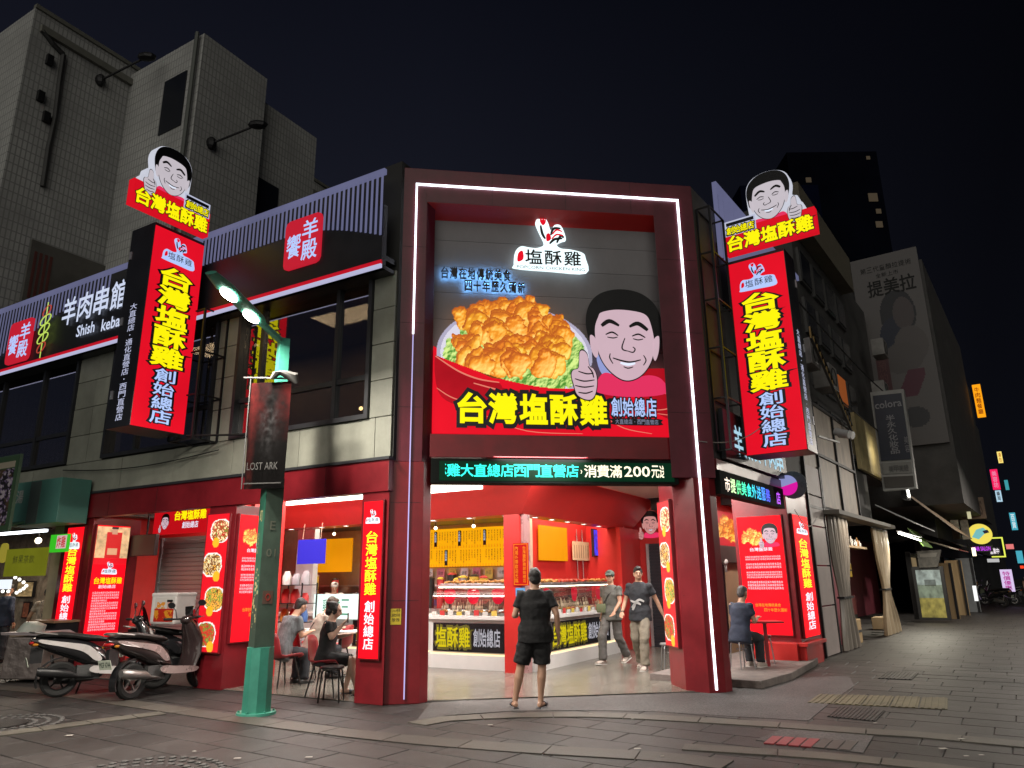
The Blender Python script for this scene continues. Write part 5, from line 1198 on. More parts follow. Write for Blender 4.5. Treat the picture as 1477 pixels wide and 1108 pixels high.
for i in range(8): y_ = p0[0]+.06+(p1[0]-p0[0]-.1)*i/8; b.box(-.719, -.718, y_, y_+.03, p0[1]+.05, p1[1]-.08)
b.put('print_lines', mat('brown print', (.25, .12, .06), .6), dc, FL.M, kind='stuff')
tvr = thing('television', 'tilted television with a blue picture beside the cream certificate', 'television', FL.M @ T(-.5, 7.3, 2))
p0 = FL.pxx(857, 803, -.5); p1 = FL.pxx(883, 766, -.5); b = MB(); b.box(-.56, -.50, p0[0], p1[0], p0[1], p1[1]); b.put('case', BLK2, tvr, FL.M, bev=.008)
rsn = np.random.RandomState(8); f_ = fbm(24, 36, rsn, 5, 3)[..., None]; im = np.array(lin(30, 60, 230))*f_*1.4+np.array(lin(40, 20, 60))*(1-f_)*.7
grid_print(np.clip(im, 0, 1), np.ones((24, 36), bool), p0[0]+.03, p0[1]+.03, p1[0]-p0[0]-.06, p1[1]-p0[1]-.06, 'screen', PR_ON, tvr, FL.M @ T(-.498, 0) @ RZ(90))
cp = thing('couplet_board', 'narrow red board with gold frame and characters on the corner column', 'board', FL.M @ T(0, 3.54, 1.4))
a0 = FL.px(741, 845, 3.54); a1 = FL.px(762, 783, 3.54); b = MB(); b.box(a0[0], a1[0], 3.53, 3.546, a0[1], a1[1]); b.put('board', emi('red lit board', lin(200, 14, 14), .7), cp, FL.M)
GOLD = emi('gold print', lin(240, 150, 30), .8, sample=False)
b = MB(); t = .008
b.box(a0[0]+.015, a1[0]-.015, 3.526, 3.529, a0[1]+.015, a0[1]+.015+t); b.box(a0[0]+.015, a1[0]-.015, 3.526, 3.529, a1[1]-.015-t, a1[1]-.015); b.box(a0[0]+.015, a0[0]+.015+t, 3.526, 3.529, a0[1]+.023, a1[1]-.023); b.box(a1[0]-.015-t, a1[0]-.015, 3.526, 3.529, a0[1]+.023, a1[1]-.023); b.put('border', GOLD, cp, FL.M)
b = MB(); column(b, '內用外帶歡迎光臨', a0[0]+.04, a0[0]+.10, a1[1]-.05, a0[1]+.05, 3.526, 'n', .1, .01); column(b, '台灣鹽酥雞創始總店', a1[0]-.11, a1[0]-.05, a1[1]-.05, a0[1]+.05, 3.526, 'n', .1, .01); b.put('gold_lettering', GOLD, cp, FL.M, recalc=False)
sk_ = thing('sticker', 'pale blue smiling mask sticker on the corner column', 'sticker', FL.M @ T(-.15, 3.54, 1.35)); a0 = FL.px(744, 860, 3.54); a1 = FL.px(757, 848, 3.54)
b = MB(); b.box(a0[0], a1[0], 3.535, 3.548, a0[1], a1[1]); b.put('sheet', emi('blue sticker', lin(110, 170, 225), .7, sample=False), sk_, FL.M); b = MB(); b.box(a0[0]+.03, a1[0]-.03, 3.532, 3.535, a0[1]+.06, a0[1]+.10); b.put('print', BLK, sk_, FL.M)
# mascot wall panel above the dark shutter, food banner in the hall on the right
wp_ = thing('wall_portrait', 'cartoon man with thumb up printed on the red wall above the dark shutter', 'wall print', FL.M @ T(.9, 9.2, 2.5))
h0 = FL.px(926, 771, 9.22); h1 = FL.px(951, 771, 9.22); cartoon(wp_, FL.M, h0[0], h0[1], (h1[0]-h0[0]), False, 9.235, skin=emi('rosy skin print', lin(215, 150, 145), .75, sample=False), th=.002)
HY = 1.75
fb = thing('food_banner', 'picture of fried chicken in the side hall behind the arch', 'banner', FR.M @ T(4.5, HY, 2.3))
a0 = FR.px(1034, 786, HY); a1 = FR.px(1073, 744, HY)
im, mk = heap_print(70, 54, 12); bg = np.zeros((54, 70, 3)); bg[:] = lin(200, 40, 50); bg[mk] = im[mk]; grid_print(bg, np.ones((54, 70), bool), a0[0]-.1, a0[1], a1[0]-a0[0]+.5, a1[1]-a0[1], 'food_picture', printm('soft lit photo print', .6, .5), fb, FR.M, y=HY-.01)
b = MB(); b.box(a0[0]-.1, a1[0]+.4, HY, HY+.05, a0[1], a1[1]); b.put('backing', REDW, fb, FR.M)
hw = thing('hall_wall', 'beige side hall wall with grey shutter box and black door', 'wall', FR.M @ T(4.5, HY, 0)); hl = a0[0]-.35
b = MB(); b.box(hl, 14, HY+.06, HY+.12, a1[1], 3.4); b.put('red_board', REDW, hw, FR.M)
b = MB(); b.box(hl, 14, HY-.1, HY+.1, a0[1]-.36, a0[1]-.02); b.put('shutter_box', mat('brown grey metal', (.14, .12, .11), .4, .5), hw, FR.M, bev=.01)
a2 = FR.px(1048, 850, HY)[0]; b = MB(); b.box(a2, 14, HY, HY+.1, 0, a0[1]-.36); b.put('beige_panel', mat('beige wall', (.55, .38, .24), .6, var=.06), hw, FR.M)
b = MB(); b.box(hl, a2, HY+.01, HY+.09, 0, a0[1]-.36); b.put('black_door', BLK2, hw, FR.M)
fxd = thing('wall_fan', 'small white wall fixture on the black door', 'fixture', FR.M @ T(a2-.1, HY, 1.8)); p0 = FR.px(1046, 811, HY-.08); b = MB(); b.ball((p0[0], HY-.08, p0[1]), .10, .06, .07); b.cyl((p0[0], HY-.08, p0[1]), (p0[0]+.02, HY-.08, p0[1]-.2), .03); b.put('body', WHL, fxd, FR.M, smooth=True)
area('hall_lamp', FR.M @ T(a2+.5, .95, 3.05), 1.4, .3, 40, (1, .9, .78))
# black wire rack with goods
rk = thing('wire_rack', 'black metal rack holding packets at the back left', 'rack', FL.M @ T(-5, 2.9, 0))
for (x, y) in ((-5.15, 2.7), (-4.35, 2.7), (-5.15, 3.1), (-4.35, 3.1)): b = MB(); b.cyl((x, y, 0), (x, y, 1.55), .015, n=6); b.put('post', STEEL, rk, FL.M)
for z in (.35, .8, 1.15, 1.5):
    b = MB(); b.box(-5.15, -4.35, 2.7, 3.1, z, z+.015); b.put('shelf', STEEL, rk, FL.M)
PK = [mat('white packet', (.6, .58, .55), .5), mat('orange packet', (.6, .3, .06), .5), mat('grey bag', (.3, .3, .32), .5), mat('blue bag', (.06, .15, .4), .5), mat('red packet', (.5, .04, .04), .5)]
PN = ['white', 'orange', 'grey', 'blue', 'red']; rr = random.Random(2)
for z, zn in ((.365, 'lower'), (.815, 'middle'), (1.165, 'third'), (1.515, 'top')):
    for i in range(3):
        x = -5.0+i*.26; k = rr.randrange(5); h_ = rr.uniform(.16, .28); b = MB(); w_ = .09
        ring_loft(b, [((x, 2.9, z), (w_, 0, 0), (0, .08, 0)), ((x, 2.9, z+h_*.6), (w_*1.05, 0, 0), (0, .085, 0)), ((x+.01, 2.9, z+h_), (w_*.8, 0, 0), (0, .012, 0))], 10)
        b.put('packet', PK[k], None, FL.M, smooth='auto', label='%s packet standing %s on the %s shelf of the black rack' % (PN[k], ('at the left', 'in the middle', 'at the right')[i], zn), cat='packet', group='packets on the black rack')

# ---------------------------------------------------------------- chairs, stools, tables
CHR = mat('red plastic chair shell', (.32, .02, .028), .35, var=.1)
LEGM = mat('dark chair leg', (.03, .028, .028), .4, .6)
def shell_chair(label, M):
    c = thing('shell_chair', label, 'chair', M, 'red shell chairs in the shop'); prof = [(.23, .425), (.20, .45), (.10, .45), (-.08, .435), (-.19, .445), (-.235, .50), (-.25, .60), (-.265, .72), (-.285, .82)]
    vs = []; fs = []; n = 9
    for side in (0, 1):
        for k, (y, z) in enumerate(prof):
            for i in range(n):
                u = (i/(n-1)-.5)*2; w_ = .215 if k < 5 else .225-.02*(k-5); cup = .05*u*u*u*u
                dy = 0 if k < 4 else .05*u*u; dz = cup if k < 5 else -.04*(abs(u)**5)*(k == 8)
                off = .010 if side else 0; vs.append((u*w_, y+dy+(off if k > 4 else 0), z+dz-(off if k <= 4 else 0)))
    m_ = len(prof); S_ = m_*n
    for k in range(m_-1):
        for i in range(n-1):
            a = k*n+i; fs.append((a, a+1, a+n+1, a+n)); fs.append((S_+a, S_+a+n, S_+a+n+1, S_+a+1))
    bd = [i for i in range(n)]+[k*n+n-1 for k in range(1, m_)]+[(m_-1)*n+i for i in range(n-2, -1, -1)]+[k*n for k in range(m_-2, 0, -1)]
    for a, b_ in zip(bd, bd[1:]+bd[:1]): fs.append((a, S_+a, S_+b_, b_))
    b = MB(); b.add(vs, fs); b.put('seat_shell', CHR, c, M, smooth=True)
    for x in (-1, 1):
        for y in (-1, 1): b = MB(); b.cyl((x*.13, y*.12, .43), (x*.22, y*.21, 0), .014, .010, 8); b.put('leg', LEGM, c, M, smooth='auto')
    b = MB(); b.box(-.14, .14, -.14, .14, .415, .432); b.put('seat_frame', LEGM, c, M)
    return c
def stool(label, M, top=None, h=.45, legm=None, r=.165):
    legm = legm or LEGM; s = thing('round_stool', label, 'stool', M, 'round stools')
    b = MB(); b.lathe([(.0001, h), (r*.94, h), (r, h-.012), (r, h-.03), (r*.9, h-.035), (.0001, h-.035)], n=24); b.put('seat', top or mat('black stool top', (.015, .015, .016), .3), s, M, smooth='auto')
    for i in range(4):
        t = math.pi/4+i*math.pi/2; c_, s_ = math.cos(t), math.sin(t); b = MB(); b.tube([(c_*r*.3, s_*r*.3, h-.045), (c_*r*.85, s_*r*.85, h-.045), (c_*r*.98, s_*r*.98, h-.09), (c_*r*1.2, s_*r*1.2, 0)], .0115, 8); b.put('leg', legm, s, M, smooth='auto')
    b = MB(); b.lathe([(r*.5, h-.16), (r*.52, h-.155), (r*.5, h-.15)], n=16); b.put('ring', legm, s, M)
    return s
def table(label, M, top, r=.33):
    s = thing('round_table', label, 'table', M, 'round tables'); b = MB(); b.lathe([(.0001, .735), (r, .735), (r, .712), (.0001, .712)], n=28); b.put('tabletop', top, s, M, smooth='auto')
    b = MB(); b.cyl((0, 0, .02), (0, 0, .712), .03, n=12); b.put('pedestal', LEGM, s, M, smooth='auto'); b = MB(); b.lathe([(.0001, .03), (.2, .012), (.22, 0)], n=20); b.put('foot', LEGM, s, M, smooth='auto')
    return s
def at(X, Y, z=0): p = gp(X, Y, z); return p
shell_chair('red shell chair with the woman in black sitting on it', T(-2.72, 11.05) @ RZ(-95))
stool('black round stool in front of the woman, beside the arch pillar', T(-2.50, 10.52))
table('black table mostly hidden behind the arch pillar', T(-2.02, 11.12), BLK2, .30)
shell_chair('red shell chair of the person in a striped shirt', T(-3.62, 11.95) @ RZ(-40))
shell_chair('red shell chair of the person in a beige shirt', T(-3.45, 12.75) @ RZ(-60))
table('white round table in front of the seated pair', T(-3.05, 13.3), WHL, .36)
table('white round table further back near the black rack', FL.M @ T(-3.6, 2.2), WHL, .36)
shell_chair('empty red chair at the far white table', FL.M @ T(-3.0, 2.3) @ RZ(100)); shell_chair('empty red chair behind the far white table', FL.M @ T(-3.9, 2.75) @ RZ(190))
METL = mat('grey steel leg', (.35, .35, .36), .3, .8)
stool('steel stool with brown seat at the foot of the side booth', T(*at(1103, 966)) @ T(0, 0, .11), mat('red brown stool top', (.12, .05, .05), .4), .46, METL)
stool('steel stool under the seated man in the navy shirt', T(3.72, 12.62, .11) @ RZ(20), mat('grey stool top', (.2, .2, .2), .4), .46, METL)
stool('steel stool mostly hidden behind the right arch pillar', T(*at(968, 968)), mat('grey stool top', (.2, .2, .2), .4), .46, METL)
wb_ = thing('table_ledge', 'narrow red ledge table in front of the seated man', 'table', T(4.2, 12.9)); b = MB(); b.box(3.95, 4.5, 12.7, 13.1, .80, .83); b.box(4.2, 4.25, 12.85, 12.9, .11, .80); b.put('ledge', CHR, wb_, I4)

# ---------------------------------------------------------------- the people
TEE = mat('black cotton', (.005, .005, .006), .85, var=.3, scale=8, bump=.25, bscale=25)
TEE2 = mat('black cotton shorts', (.004, .004, .005), .8, var=.3, scale=8, bump=.25, bscale=25)
OLV = mat('grey olive cotton', (.105, .105, .095), .85, var=.2, scale=8, bump=.25, bscale=25)
KHK = mat('khaki cargo cloth', (.20, .175, .135), .85, var=.22, scale=8, bump=.35, bscale=20)
GRYT = mat('grey trouser cloth', (.12, .115, .11), .85, var=.22, scale=8, bump=.35, bscale=20)
CHAR = mat('charcoal cotton', (.022, .024, .030), .85, var=.3, scale=8, bump=.3, bscale=22)
NAVY = mat('navy cotton', (.022, .03, .055), .85, var=.25, scale=8, bump=.3, bscale=22)
BEI = mat('beige cotton', (.34, .30, .25), .85, var=.15, scale=8, bump=.3, bscale=22)
STRP = mat('striped grey cotton', (.12, .13, .14), .85, var=.5, scale=26, bump=.2, streak=.02)
WSH = mat('white cotton', (.62, .58, .54), .85, var=.08, scale=8, bump=.3, bscale=22)
SHO = mat('pale sneaker leather', (.42, .36, .32), .5, var=.15); SHO2 = mat('white sneaker sole', (.6, .58, .55), .5); SLP = mat('dark rubber slipper', (.05, .05, .06), .5)
DSH = mat('dark shoe', (.02, .02, .02), .4)
person('man in black t-shirt and black shorts standing with his back to us before the arch', (.265, 9.80, 0), 4,
       dict(eR=(.275, -.06, 1.11), hR=(.285, -.0, .86), eL=(-.265, -.05, 1.10), hL=(-.235, .17, 1.10), aR=(.045, .0, .085), aL=(-.275, -.0, .085), kR=(.07, .02, .48), kL=(-.20, .02, .48), fR=(.35, 1, 0), fL=(-.25, 1, 0), tilt=(4, 12)),
       TEE, TEE2, ('slipper', SLP), sleeve=.64, pant='shorts', H=1.715, q_=1, bulk=1.17)
def cap(root, M, V, HM):
    b = MB(); b.ball((0, -.012, .062), .090, .106, .078, 16, 10); b.xf(HM); b.put('cap', mat('grey green cap', (.10, .13, .11), .8), root, M, smooth=True)
    b = MB(); ring_loft(b, [((0, .06, .062), (.07, 0, 0), (0, .0, .012)), ((0, .12, .058), (.068, 0, 0), (0, .0, .010)), ((0, .17, .045), (.045, 0, 0), (0, .0, .006))], 12); b.xf(HM); b.put('peak', mat('grey green cap', (.10, .13, .11), .8), root, M, smooth='auto')
    b = MB(); b.tube([V['sL']+Vector((.02, .02, .05)), V['che']+Vector((-.02, .14, .0)), V['wai']+Vector((.13, .12, .0)), V['pel']+Vector((.18, .04, .06))], .012, 6); b.put('bag_strap', DSH, root, M)
    b = MB(); ring_loft(b, [((.15, .14, .92), (.09, 0, 0), (0, .035, 0)), ((.15, .15, 1.0), (.11, 0, 0), (0, .05, 0)), ((.15, .14, 1.08), (.10, 0, 0), (0, .035, 0))], 12); b.put('shoulder_bag', mat('olive bag', (.13, .15, .08), .7, var=.3), root, M, smooth='auto')
w1_ = gp(886, 958)
person('man in grey t-shirt and cap with a shoulder bag walking out of the shop', (w1_[0], w1_[1], 0), 218,
       dict(eR=(.24, -.10, 1.10), hR=(.26, -.05, .86), eL=(-.22, .06, 1.11), hL=(-.20, .24, .95), kR=(.10, .22, .50), aR=(.09, .24, .095), kL=(-.09, -.04, .49), aL=(-.10, -.32, .14), fL=(0, 1, -.25), fR=(.1, 1, .08), tilt=(0, 18)),
       OLV, GRYT, ('shoe', SHO, SHO2), sleeve=.55, pant='long', H=1.72, extra=cap, q_=1)
def print_(root, M, V, HM):
    b = MB()
    for p in ([(-.12, 1.10), (-.04, 1.13), (.04, 1.09), (.12, 1.12)], [(-.06, 1.05), (.02, 1.08), (.10, 1.0)], [(.02, 1.10), (.06, 1.02), (.09, .96)]): b.poly(stroke(p, .02), .146, .149)
    b.put('shirt_print', mat('white shirt print', (.4, .4, .4), .7), root, M)
    b = MB(); b.lathe([(.036, -.008), (.039, 0), (.036, .008)], n=12); b.xf(Matrix.Translation(V['hR']*.93+V['eR']*.07)); b.put('watch', DSH, root, M)
w2_ = gp(928, 965)
person('man in charcoal printed t-shirt and khaki trousers walking out of the shop', (w2_[0], w2_[1], 0), 205,
       dict(eR=(.25, .02, 1.10), hR=(.26, .20, .93), eL=(-.27, -.10, 1.12), hL=(-.36, -.14, .88), kR=(.09, .06, .49), aR=(.08, -.20, .11), kL=(-.10, .20, .50), aL=(-.10, .25, .09), fR=(0, 1, -.15), tilt=(-2, 22)),
       CHAR, KHK, ('shoe', SHO, SHO2), sleeve=.60, pant='long', H=1.78, extra=print_, q_=1)
def sit(lean=.06, kz=.47, ky=.42, ay=.40):
    return dict(pel=(0, 0, .53), wai=(0, .01+lean*.2, .67), che=(0, .02+lean*.7, .87), nec=(0, .03+lean*1.2, 1.055), hea=(0, .06+lean*1.7, 1.195), sR=(.165, .02+lean, .995), sL=(-.165, .02+lean, .995),
                eR=(.21, .05+lean, .75), eL=(-.21, .05+lean, .75), hR=(.14, .28+lean, .80), hL=(-.14, .28+lean, .80), kR=(.10, ky, kz), kL=(-.10, ky, kz), aR=(.10, ay, .09), aL=(-.10, ay, .09))
S_ = sit(.03); S_.update(eR=(.20, .12, .82), hR=(.12, .26, 1.0), eL=(-.20, .10, .80), hL=(-.12, .30, .84), aR=(.09, .50, .09), aL=(-.09, .30, .09), kR=(.08, .40, .49), tilt=(-12, 0))
def phone(root, M, V, HM):
    b = MB(); h = V['hR']; b.box(h.x-.05, h.x+.03, h.y+.07, h.y+.08, h.z+.02, h.z+.16); b.put('phone', BLK2, root, M, bev=.003)
person('woman in black with her hair up sitting on a red chair looking at her phone', (-2.74, 11.05, 0), 88, S_, TEE, TEE2, ('slipper', SLP), skin=SKIN2, hair='bun', sleeve=.62, pant='shorts', H=1.64, fem=True, extra=phone)
person('person in a striped grey shirt sitting with their back to us behind the lamp post', (-3.66, 11.97, 0), 35, dict(sit(.16), tilt=(-25, 0)), STRP, CHAR, ('shoe', DSH, DSH), hair='short', sleeve=.7, pant='long', H=1.68)
def strap(root, M, V, HM):
    b = MB(); b.tube([V['sR']+Vector((-.06, -.03, .06)), V['che']+Vector((.02, -.13, .02)), V['wai']+Vector((-.12, -.11, .0))], .014, 6); b.put('bag_strap', DSH, root, M)
person('person in a beige shirt with a black strap sitting beside the striped shirt', (-3.40, 12.75, 0), 55, dict(sit(.16), tilt=(-20, 0)), BEI, CHAR, ('shoe', DSH, DSH), hair='short', hairm=mat('brown hair', (.05, .03, .02), .6, bump=.3), sleeve=.6, pant='long', H=1.68, extra=strap)
person('grey haired man in a navy t-shirt sitting on a stool at the side booth', (3.72, 12.62, .10), 48, dict(sit(.08), tilt=(-14, 0)), NAVY, CHAR, ('shoe', SHO, SHO2), hair='short', hairm=HAIRG, sleeve=.6, pant='long', H=1.68)
pc = FL.M @ Vector((FL.px(482, 855, 5.0)[0], 5.0, 0))
def hood(root, M, V, HM):
    b = MB(); b.ball((0, -.012, .062), .092, .108, .070, 14, 8); b.xf(HM); b.put('cap', WSH, root, M, smooth=True)
person('kitchen worker in a white shirt behind the back left counter', (pc.x, pc.y, 0), 165, dict(tilt=(-18, 0), hR=(.12, .28, 1.0), hL=(-.12, .28, 1.0), nec=(0, .05, 1.41), hea=(0, .10, 1.53)), WSH, CHAR, ('shoe', DSH, DSH), sleeve=.6, pant='long', H=1.6, extra=hood)
# kitchen clutter: steel shelves, pots and hoods behind the counter
rr = random.Random(31)
for i in range(6):
    x = -7.2+i*1.1; s = thing('kitchen_shelf', 'steel kitchen shelf with boxes against the cream wall, %s from the left' % ORD[i], 'shelf', FL.M @ T(x, 5.6), 'kitchen shelves along the back wall')
    b = MB(); b.box(x, x+.9, 5.5, 5.95, 1.0, 1.03); b.box(x, x+.9, 5.5, 5.95, 1.45, 1.48); b.box(x, x+.9, 5.5, 5.95, .5, .9); b.put('steel_shelf', STS, s, FL.M)
    for k in range(6): h_ = rr.uniform(.1, .28); a = x+.05+k*.14; b = MB(); b.box(a, a+.11, 5.55, 5.75, rr.choice([1.03, 1.48]), 1.03+h_) if False else b.box(a, a+.11, 5.55, 5.75, 1.03, 1.03+h_); b.put('box', rr.choice(PK), s, FL.M)
hd_ = thing('extractor_hood', 'long steel extractor hood under the kitchen ceiling', 'hood', FL.M @ T(-7, 5, 2.8)); b = MB(); b.box(-7, -.9, 4.9, 5.9, 2.78, 3.1); b.put('hood', mat('dark steel hood', (.08, .08, .085), .4, .7), hd_, FL.M, bev=.01)
for i in range(5):
    x = -5.4+i*.95; l_ = thing('pendant_lamp', 'small bare warm bulb hanging before the menu board, %s from the left' % ORD[i], 'lamp', FL.M @ T(x, 4.6, 2.6), 'bare bulbs above the counter'); b = MB(); b.cyl((x, 4.6, 2.66), (x, 4.6, 3.3), .008, n=5); b.put('cord', STEEL, l_, FL.M); b = MB(); b.ball((x, 4.6, 2.62), .035); b.put('bulb', emi('warm bulb glow', (1, .8, .5), 7), l_, FL.M, smooth=True)

# denser working clutter between the menu and the cases
rr = random.Random(61)
POTM = [STS, mat('blackened pot', (.04, .038, .036), .4, .6), mat('red plastic tub', (.45, .04, .04), .4), mat('yellow tub', (.55, .38, .05), .4)]
for i in range(13):
    x = -3.7+i*.24 if i < 10 else -6.6+(i-10)*.4; y = 4.95+rr.uniform(-.1, .2); z = 1.0; h_ = rr.uniform(.5, .78); r_ = rr.uniform(.07, .11)
    o = thing('cooking_pot', 'pot or tub on the kitchen bench behind the cases, %s of its row' % ORD[i], 'pot', FL.M @ T(x, y, z), 'pots and tubs on the kitchen bench'); b = MB(); b.lathe([(.0001, z), (r_*.9, z), (r_, z+h_), (r_*.9, z+h_), (r_*.85, z+.05)], (x, y, 0), 14); b.put('vessel', rr.choice(POTM), o, FL.M, smooth='auto')
    b = MB(); b.lathe([(r_*1.04, z+h_), (r_*1.04, z+h_+.02), (.03, z+h_+.05), (.0001, z+h_+.05)], (x, y, 0), 14); b.put('lid', rr.choice(POTM), o, FL.M, smooth='auto')
kb = thing('kitchen_bench', 'steel bench behind the glass cases', 'bench', FL.M @ T(-4, 5)); b = MB(); b.box(-7.5, -1.0, 4.75, 5.35, .95, 1.0); b.box(-7.5, -1.0, 4.8, 5.3, 0, .95); b.put('bench_top', STS, kb, FL.M)
for i in range(9):
    x = -3.75+i*.32; o = thing('paper_notice', '%s small notice under the wide yellow menu board, %s from the left' % (['white', 'pink', 'yellow'][i % 3], ORD[i]), 'notice', FL.M @ T(x, 5.88, 1.7), 'notices under the menu board'); b = MB(); b.box(x, x+.2, 5.895, 5.9, 1.62-.03*(i % 2), 1.83); b.put('sheet', [PK[0], mat('pink notice', (.6, .2, .25), .6), mat('yellow notice', (.6, .45, .08), .6)][i % 3], o, FL.M)
    b = MB(); line(b, rr.choice(['特價', '新品', '招牌', '現炸']), x+.03, x+.17, 1.68, 1.76, 5.893, 'n', .1, .01); b.put('lettering', BLK, o, FL.M, recalc=False)
for k, (M_, x0, x1, nm) in enumerate(((FL.M @ T(0, 3.71), -1.95, -.35, 'left'), (CR, 3.95, 7.6, 'right'))):
    n = int((x1-x0)/.19)
    for i in range(n):
        x = x0+i*.19; o = MB(); o.box(x, x+.11, -.02, -.012, .935, 1.0+.015*(i % 3)); o.put('price_tag', [PK[0], PK[4], PK[0], mat('yellow notice', (.6, .45, .08), .6)][i % 4], None, M_, label='%s price tag on the front edge of the %s counter, %s from the %s' % (['white', 'red', 'white', 'yellow'][i % 4], nm, ORD[i % 20], 'column' if nm == 'right' else 'left'), cat='price tag', group='price tags on the %s counter' % nm)
for i in range(7):   # sauce bottles on the right counter end
    y = 7.0+.09*i; o = MB(); o.lathe([(.0001, .93), (.03, .93), (.03, 1.06), (.01, 1.10), (.008, 1.14), (.0001, 1.14)], (y, -.08, 0), 10); o.put('sauce_bottle', PK[4 if i % 2 else 1], None, CR, smooth='auto', label='%s sauce bottle at the far end of the right counter, %s in its row' % ('red' if i % 2 else 'orange', ORD[i]), cat='bottle', group='sauce bottles on the right counter')
# conduits and hooks on the red wall above the right counter
for y, z0, z1 in ((5.9, 2.0, 2.68), (6.1, 2.1, 2.68), (7.7, 1.2, 2.68), (8.0, 1.4, 2.68)):
    o = thing('wall_conduit', 'thin conduit on the red wall over the right counter, '+{5.9: 'nearest the column', 6.1: 'second from the column', 7.7: 'third from the column', 8.0: 'farthest from the column'}[y], 'conduit', FL.M @ T(-.76, y, z0), 'conduits on the red wall'); b = MB(); b.cyl((-.76, y, z0), (-.76, y, z1), .012, n=6); b.put('pipe', STS, o, FL.M)
# ================================================================ STREET
TEAL = mat('teal lamp post paint', (.05, .26, .19), .4, .1, var=.18, scale=5, bump=.04)
TEALD = mat('dark green lamp post panel', (.03, .15, .10), .4, .1, var=.25, scale=4)
GRND = mat('dark olive grey post panel', (.055, .085, .065), .45, .1, var=.2, scale=4)
def cap3(mb, pts, off):
    """polygon in space with a thickness vector"""
    n = len(pts); off = Vector(off); P = [Vector(p) for p in pts]; vs = P+[p+off for p in P]
    return mb.add(vs, [tuple(range(n)), tuple(range(2*n-1, n-1, -1))]+[(i, n+i, n+(i+1) % n, (i+1) % n) for i in range(n)])
LAMPB = (-3.20, 9.62)
lp = thing('street_lamp', 'teal street lamp post with two lit LED modules in front of the shop', 'street lamp', T(LAMPB[0], LAMPB[1]), 'street lamps')
LM = T(LAMPB[0], LAMPB[1])
b = MB(); b.lathe([(.0001, .03), (.235, .03), (.24, .0), (.0001, 0)], n=28); b.put('base_plate', TEAL, lp, LM, smooth='auto')
for i in range(6): t = i*math.pi/3+.3; b = MB(); b.lathe([(.0001, .05), (.014, .05), (.014, .03)], (.205*math.cos(t), .205*math.sin(t), 0), 6); b.put('bolt', TEAL, lp, LM)
b = MB(); b.lathe([(.178, .03), (.170, .78), (.0001, .785)], n=10); b.put('lower_sleeve', TEAL, lp, LM)
def sq(mb, w0, w1, z0, z1, ang, cx=0, cy=0):
    vs = []
    for z, w_ in ((z0, w0), (z1, w1)):
        for i in range(4): t = R(ang)+math.pi/4+i*math.pi/2; vs.append((cx+w_*.707*math.cos(t), cy+w_*.707*math.sin(t), z))
    return mb.add(vs, [(0, 3, 2, 1), (4, 5, 6, 7), (0, 1, 5, 4), (1, 2, 6, 5), (2, 3, 7, 6), (3, 0, 4, 7)])
PA = 36
b = MB(); sq(b, .245, .225, .785, 2.9, PA); b.put('middle_column', GRND, lp, LM)
FC = [LM @ RZ(PA-90) , LM @ RZ(PA)]     # the two faces towards the viewer
PL = LM @ RZ(PA-90)
b = MB(); b.box(-.115, .115, -.1195, -.112, .79, 2.88); o_ = b.put('green_panel', TEALD, lp, PL @ Matrix.Rotation(0, 4, 'Z'))
gold = mat('cream print', (.55, .50, .25), .5); rr = random.Random(9)
b = MB(); cell(b, '町', -.05, .05, 2.33, 2.47, -.1205, 'm', .02)
for i, ch in enumerate('西門徒步區'): cell(b, ch, -.075, -.035, 2.14-i*.055, 2.18-i*.055, -.1205, 'n', .02)
for k in range(26):
    a, z = rr.uniform(-.08, .08), 1.72-.035*k; r_ = rr.choice([.012, .018, .026]); b.poly([(a+r_*math.cos(t), z+r_*math.sin(t)) for t in [i*math.pi/4 for i in range(8)]], -.1215, -.1195)
b.put('post_ornament', gold, lp, PL, recalc=False)
PRr = LM @ RZ(PA)
b = MB(); cell(b, 'E', -.035, .035, 2.22, 2.33, -.121, 'n', .02); latin(b, '01', -.06, .06, 1.88, 1.98, -.121, 'n', .02); b.put('post_number', mat('grey green print', (.11, .12, .09), .6), lp, PRr, recalc=False)
b = MB(); b.box(-.065, .065, -.124, -.119, 1.30, 1.46); b.put('notice_plate', mat('brown plate', (.10, .06, .045), .5), lp, PRr)
b = MB(); b.poly(stroke([(-.03, 1.38), (.0, 1.42), (.03, 1.38), (.0, 1.34), (-.03, 1.38)], .008), -.127, -.124); b.put('notice_ring', mat('dull red print', (.3, .03, .02), .5), lp, PRr)
b = MB(); sq(b, .15, .135, 2.9, 4.86, PA); b.put('upper_column', TEAL, lp, LM)
# arm and head reaching over the plaza
A0 = Vector((0, 0, 4.80)); A1 = Vector((-.18, -.45, 4.95)); A2 = Vector((-.40, -1.45, 5.16))
b = MB(); b.bar(A0, A1, .075, .06); b.put('arm', TEAL, lp, LM)
d = (A2-A1).normalized(); sdv = d.cross(Vector((0, 0, 1))).normalized(); up = sdv.cross(d).normalized(); b = MB()
ring_loft(b, [(A1-d*.05, sdv*.06, up*.035), (A1+d*.1, sdv*.115, up*.05), (A2-d*.15, sdv*.12, up*.05), (A2+d*.12, sdv*.08, up*.025)], 12); b.put('lamp_head', TEAL, lp, LM, smooth='auto')
lam = emi('street lamp led', (1, .96, .85), 40)
for u in (.22, .72):
    c = A1.lerp(A2, u)-up*.054; b = MB(); vs = []
    for i in range(20): t = i*math.pi/10; vs.append(c+d*.15*math.cos(t)+sdv*.075*math.sin(t))
    cap3(b, vs, -up*.012); b.put('led_module', lam, lp, LM)
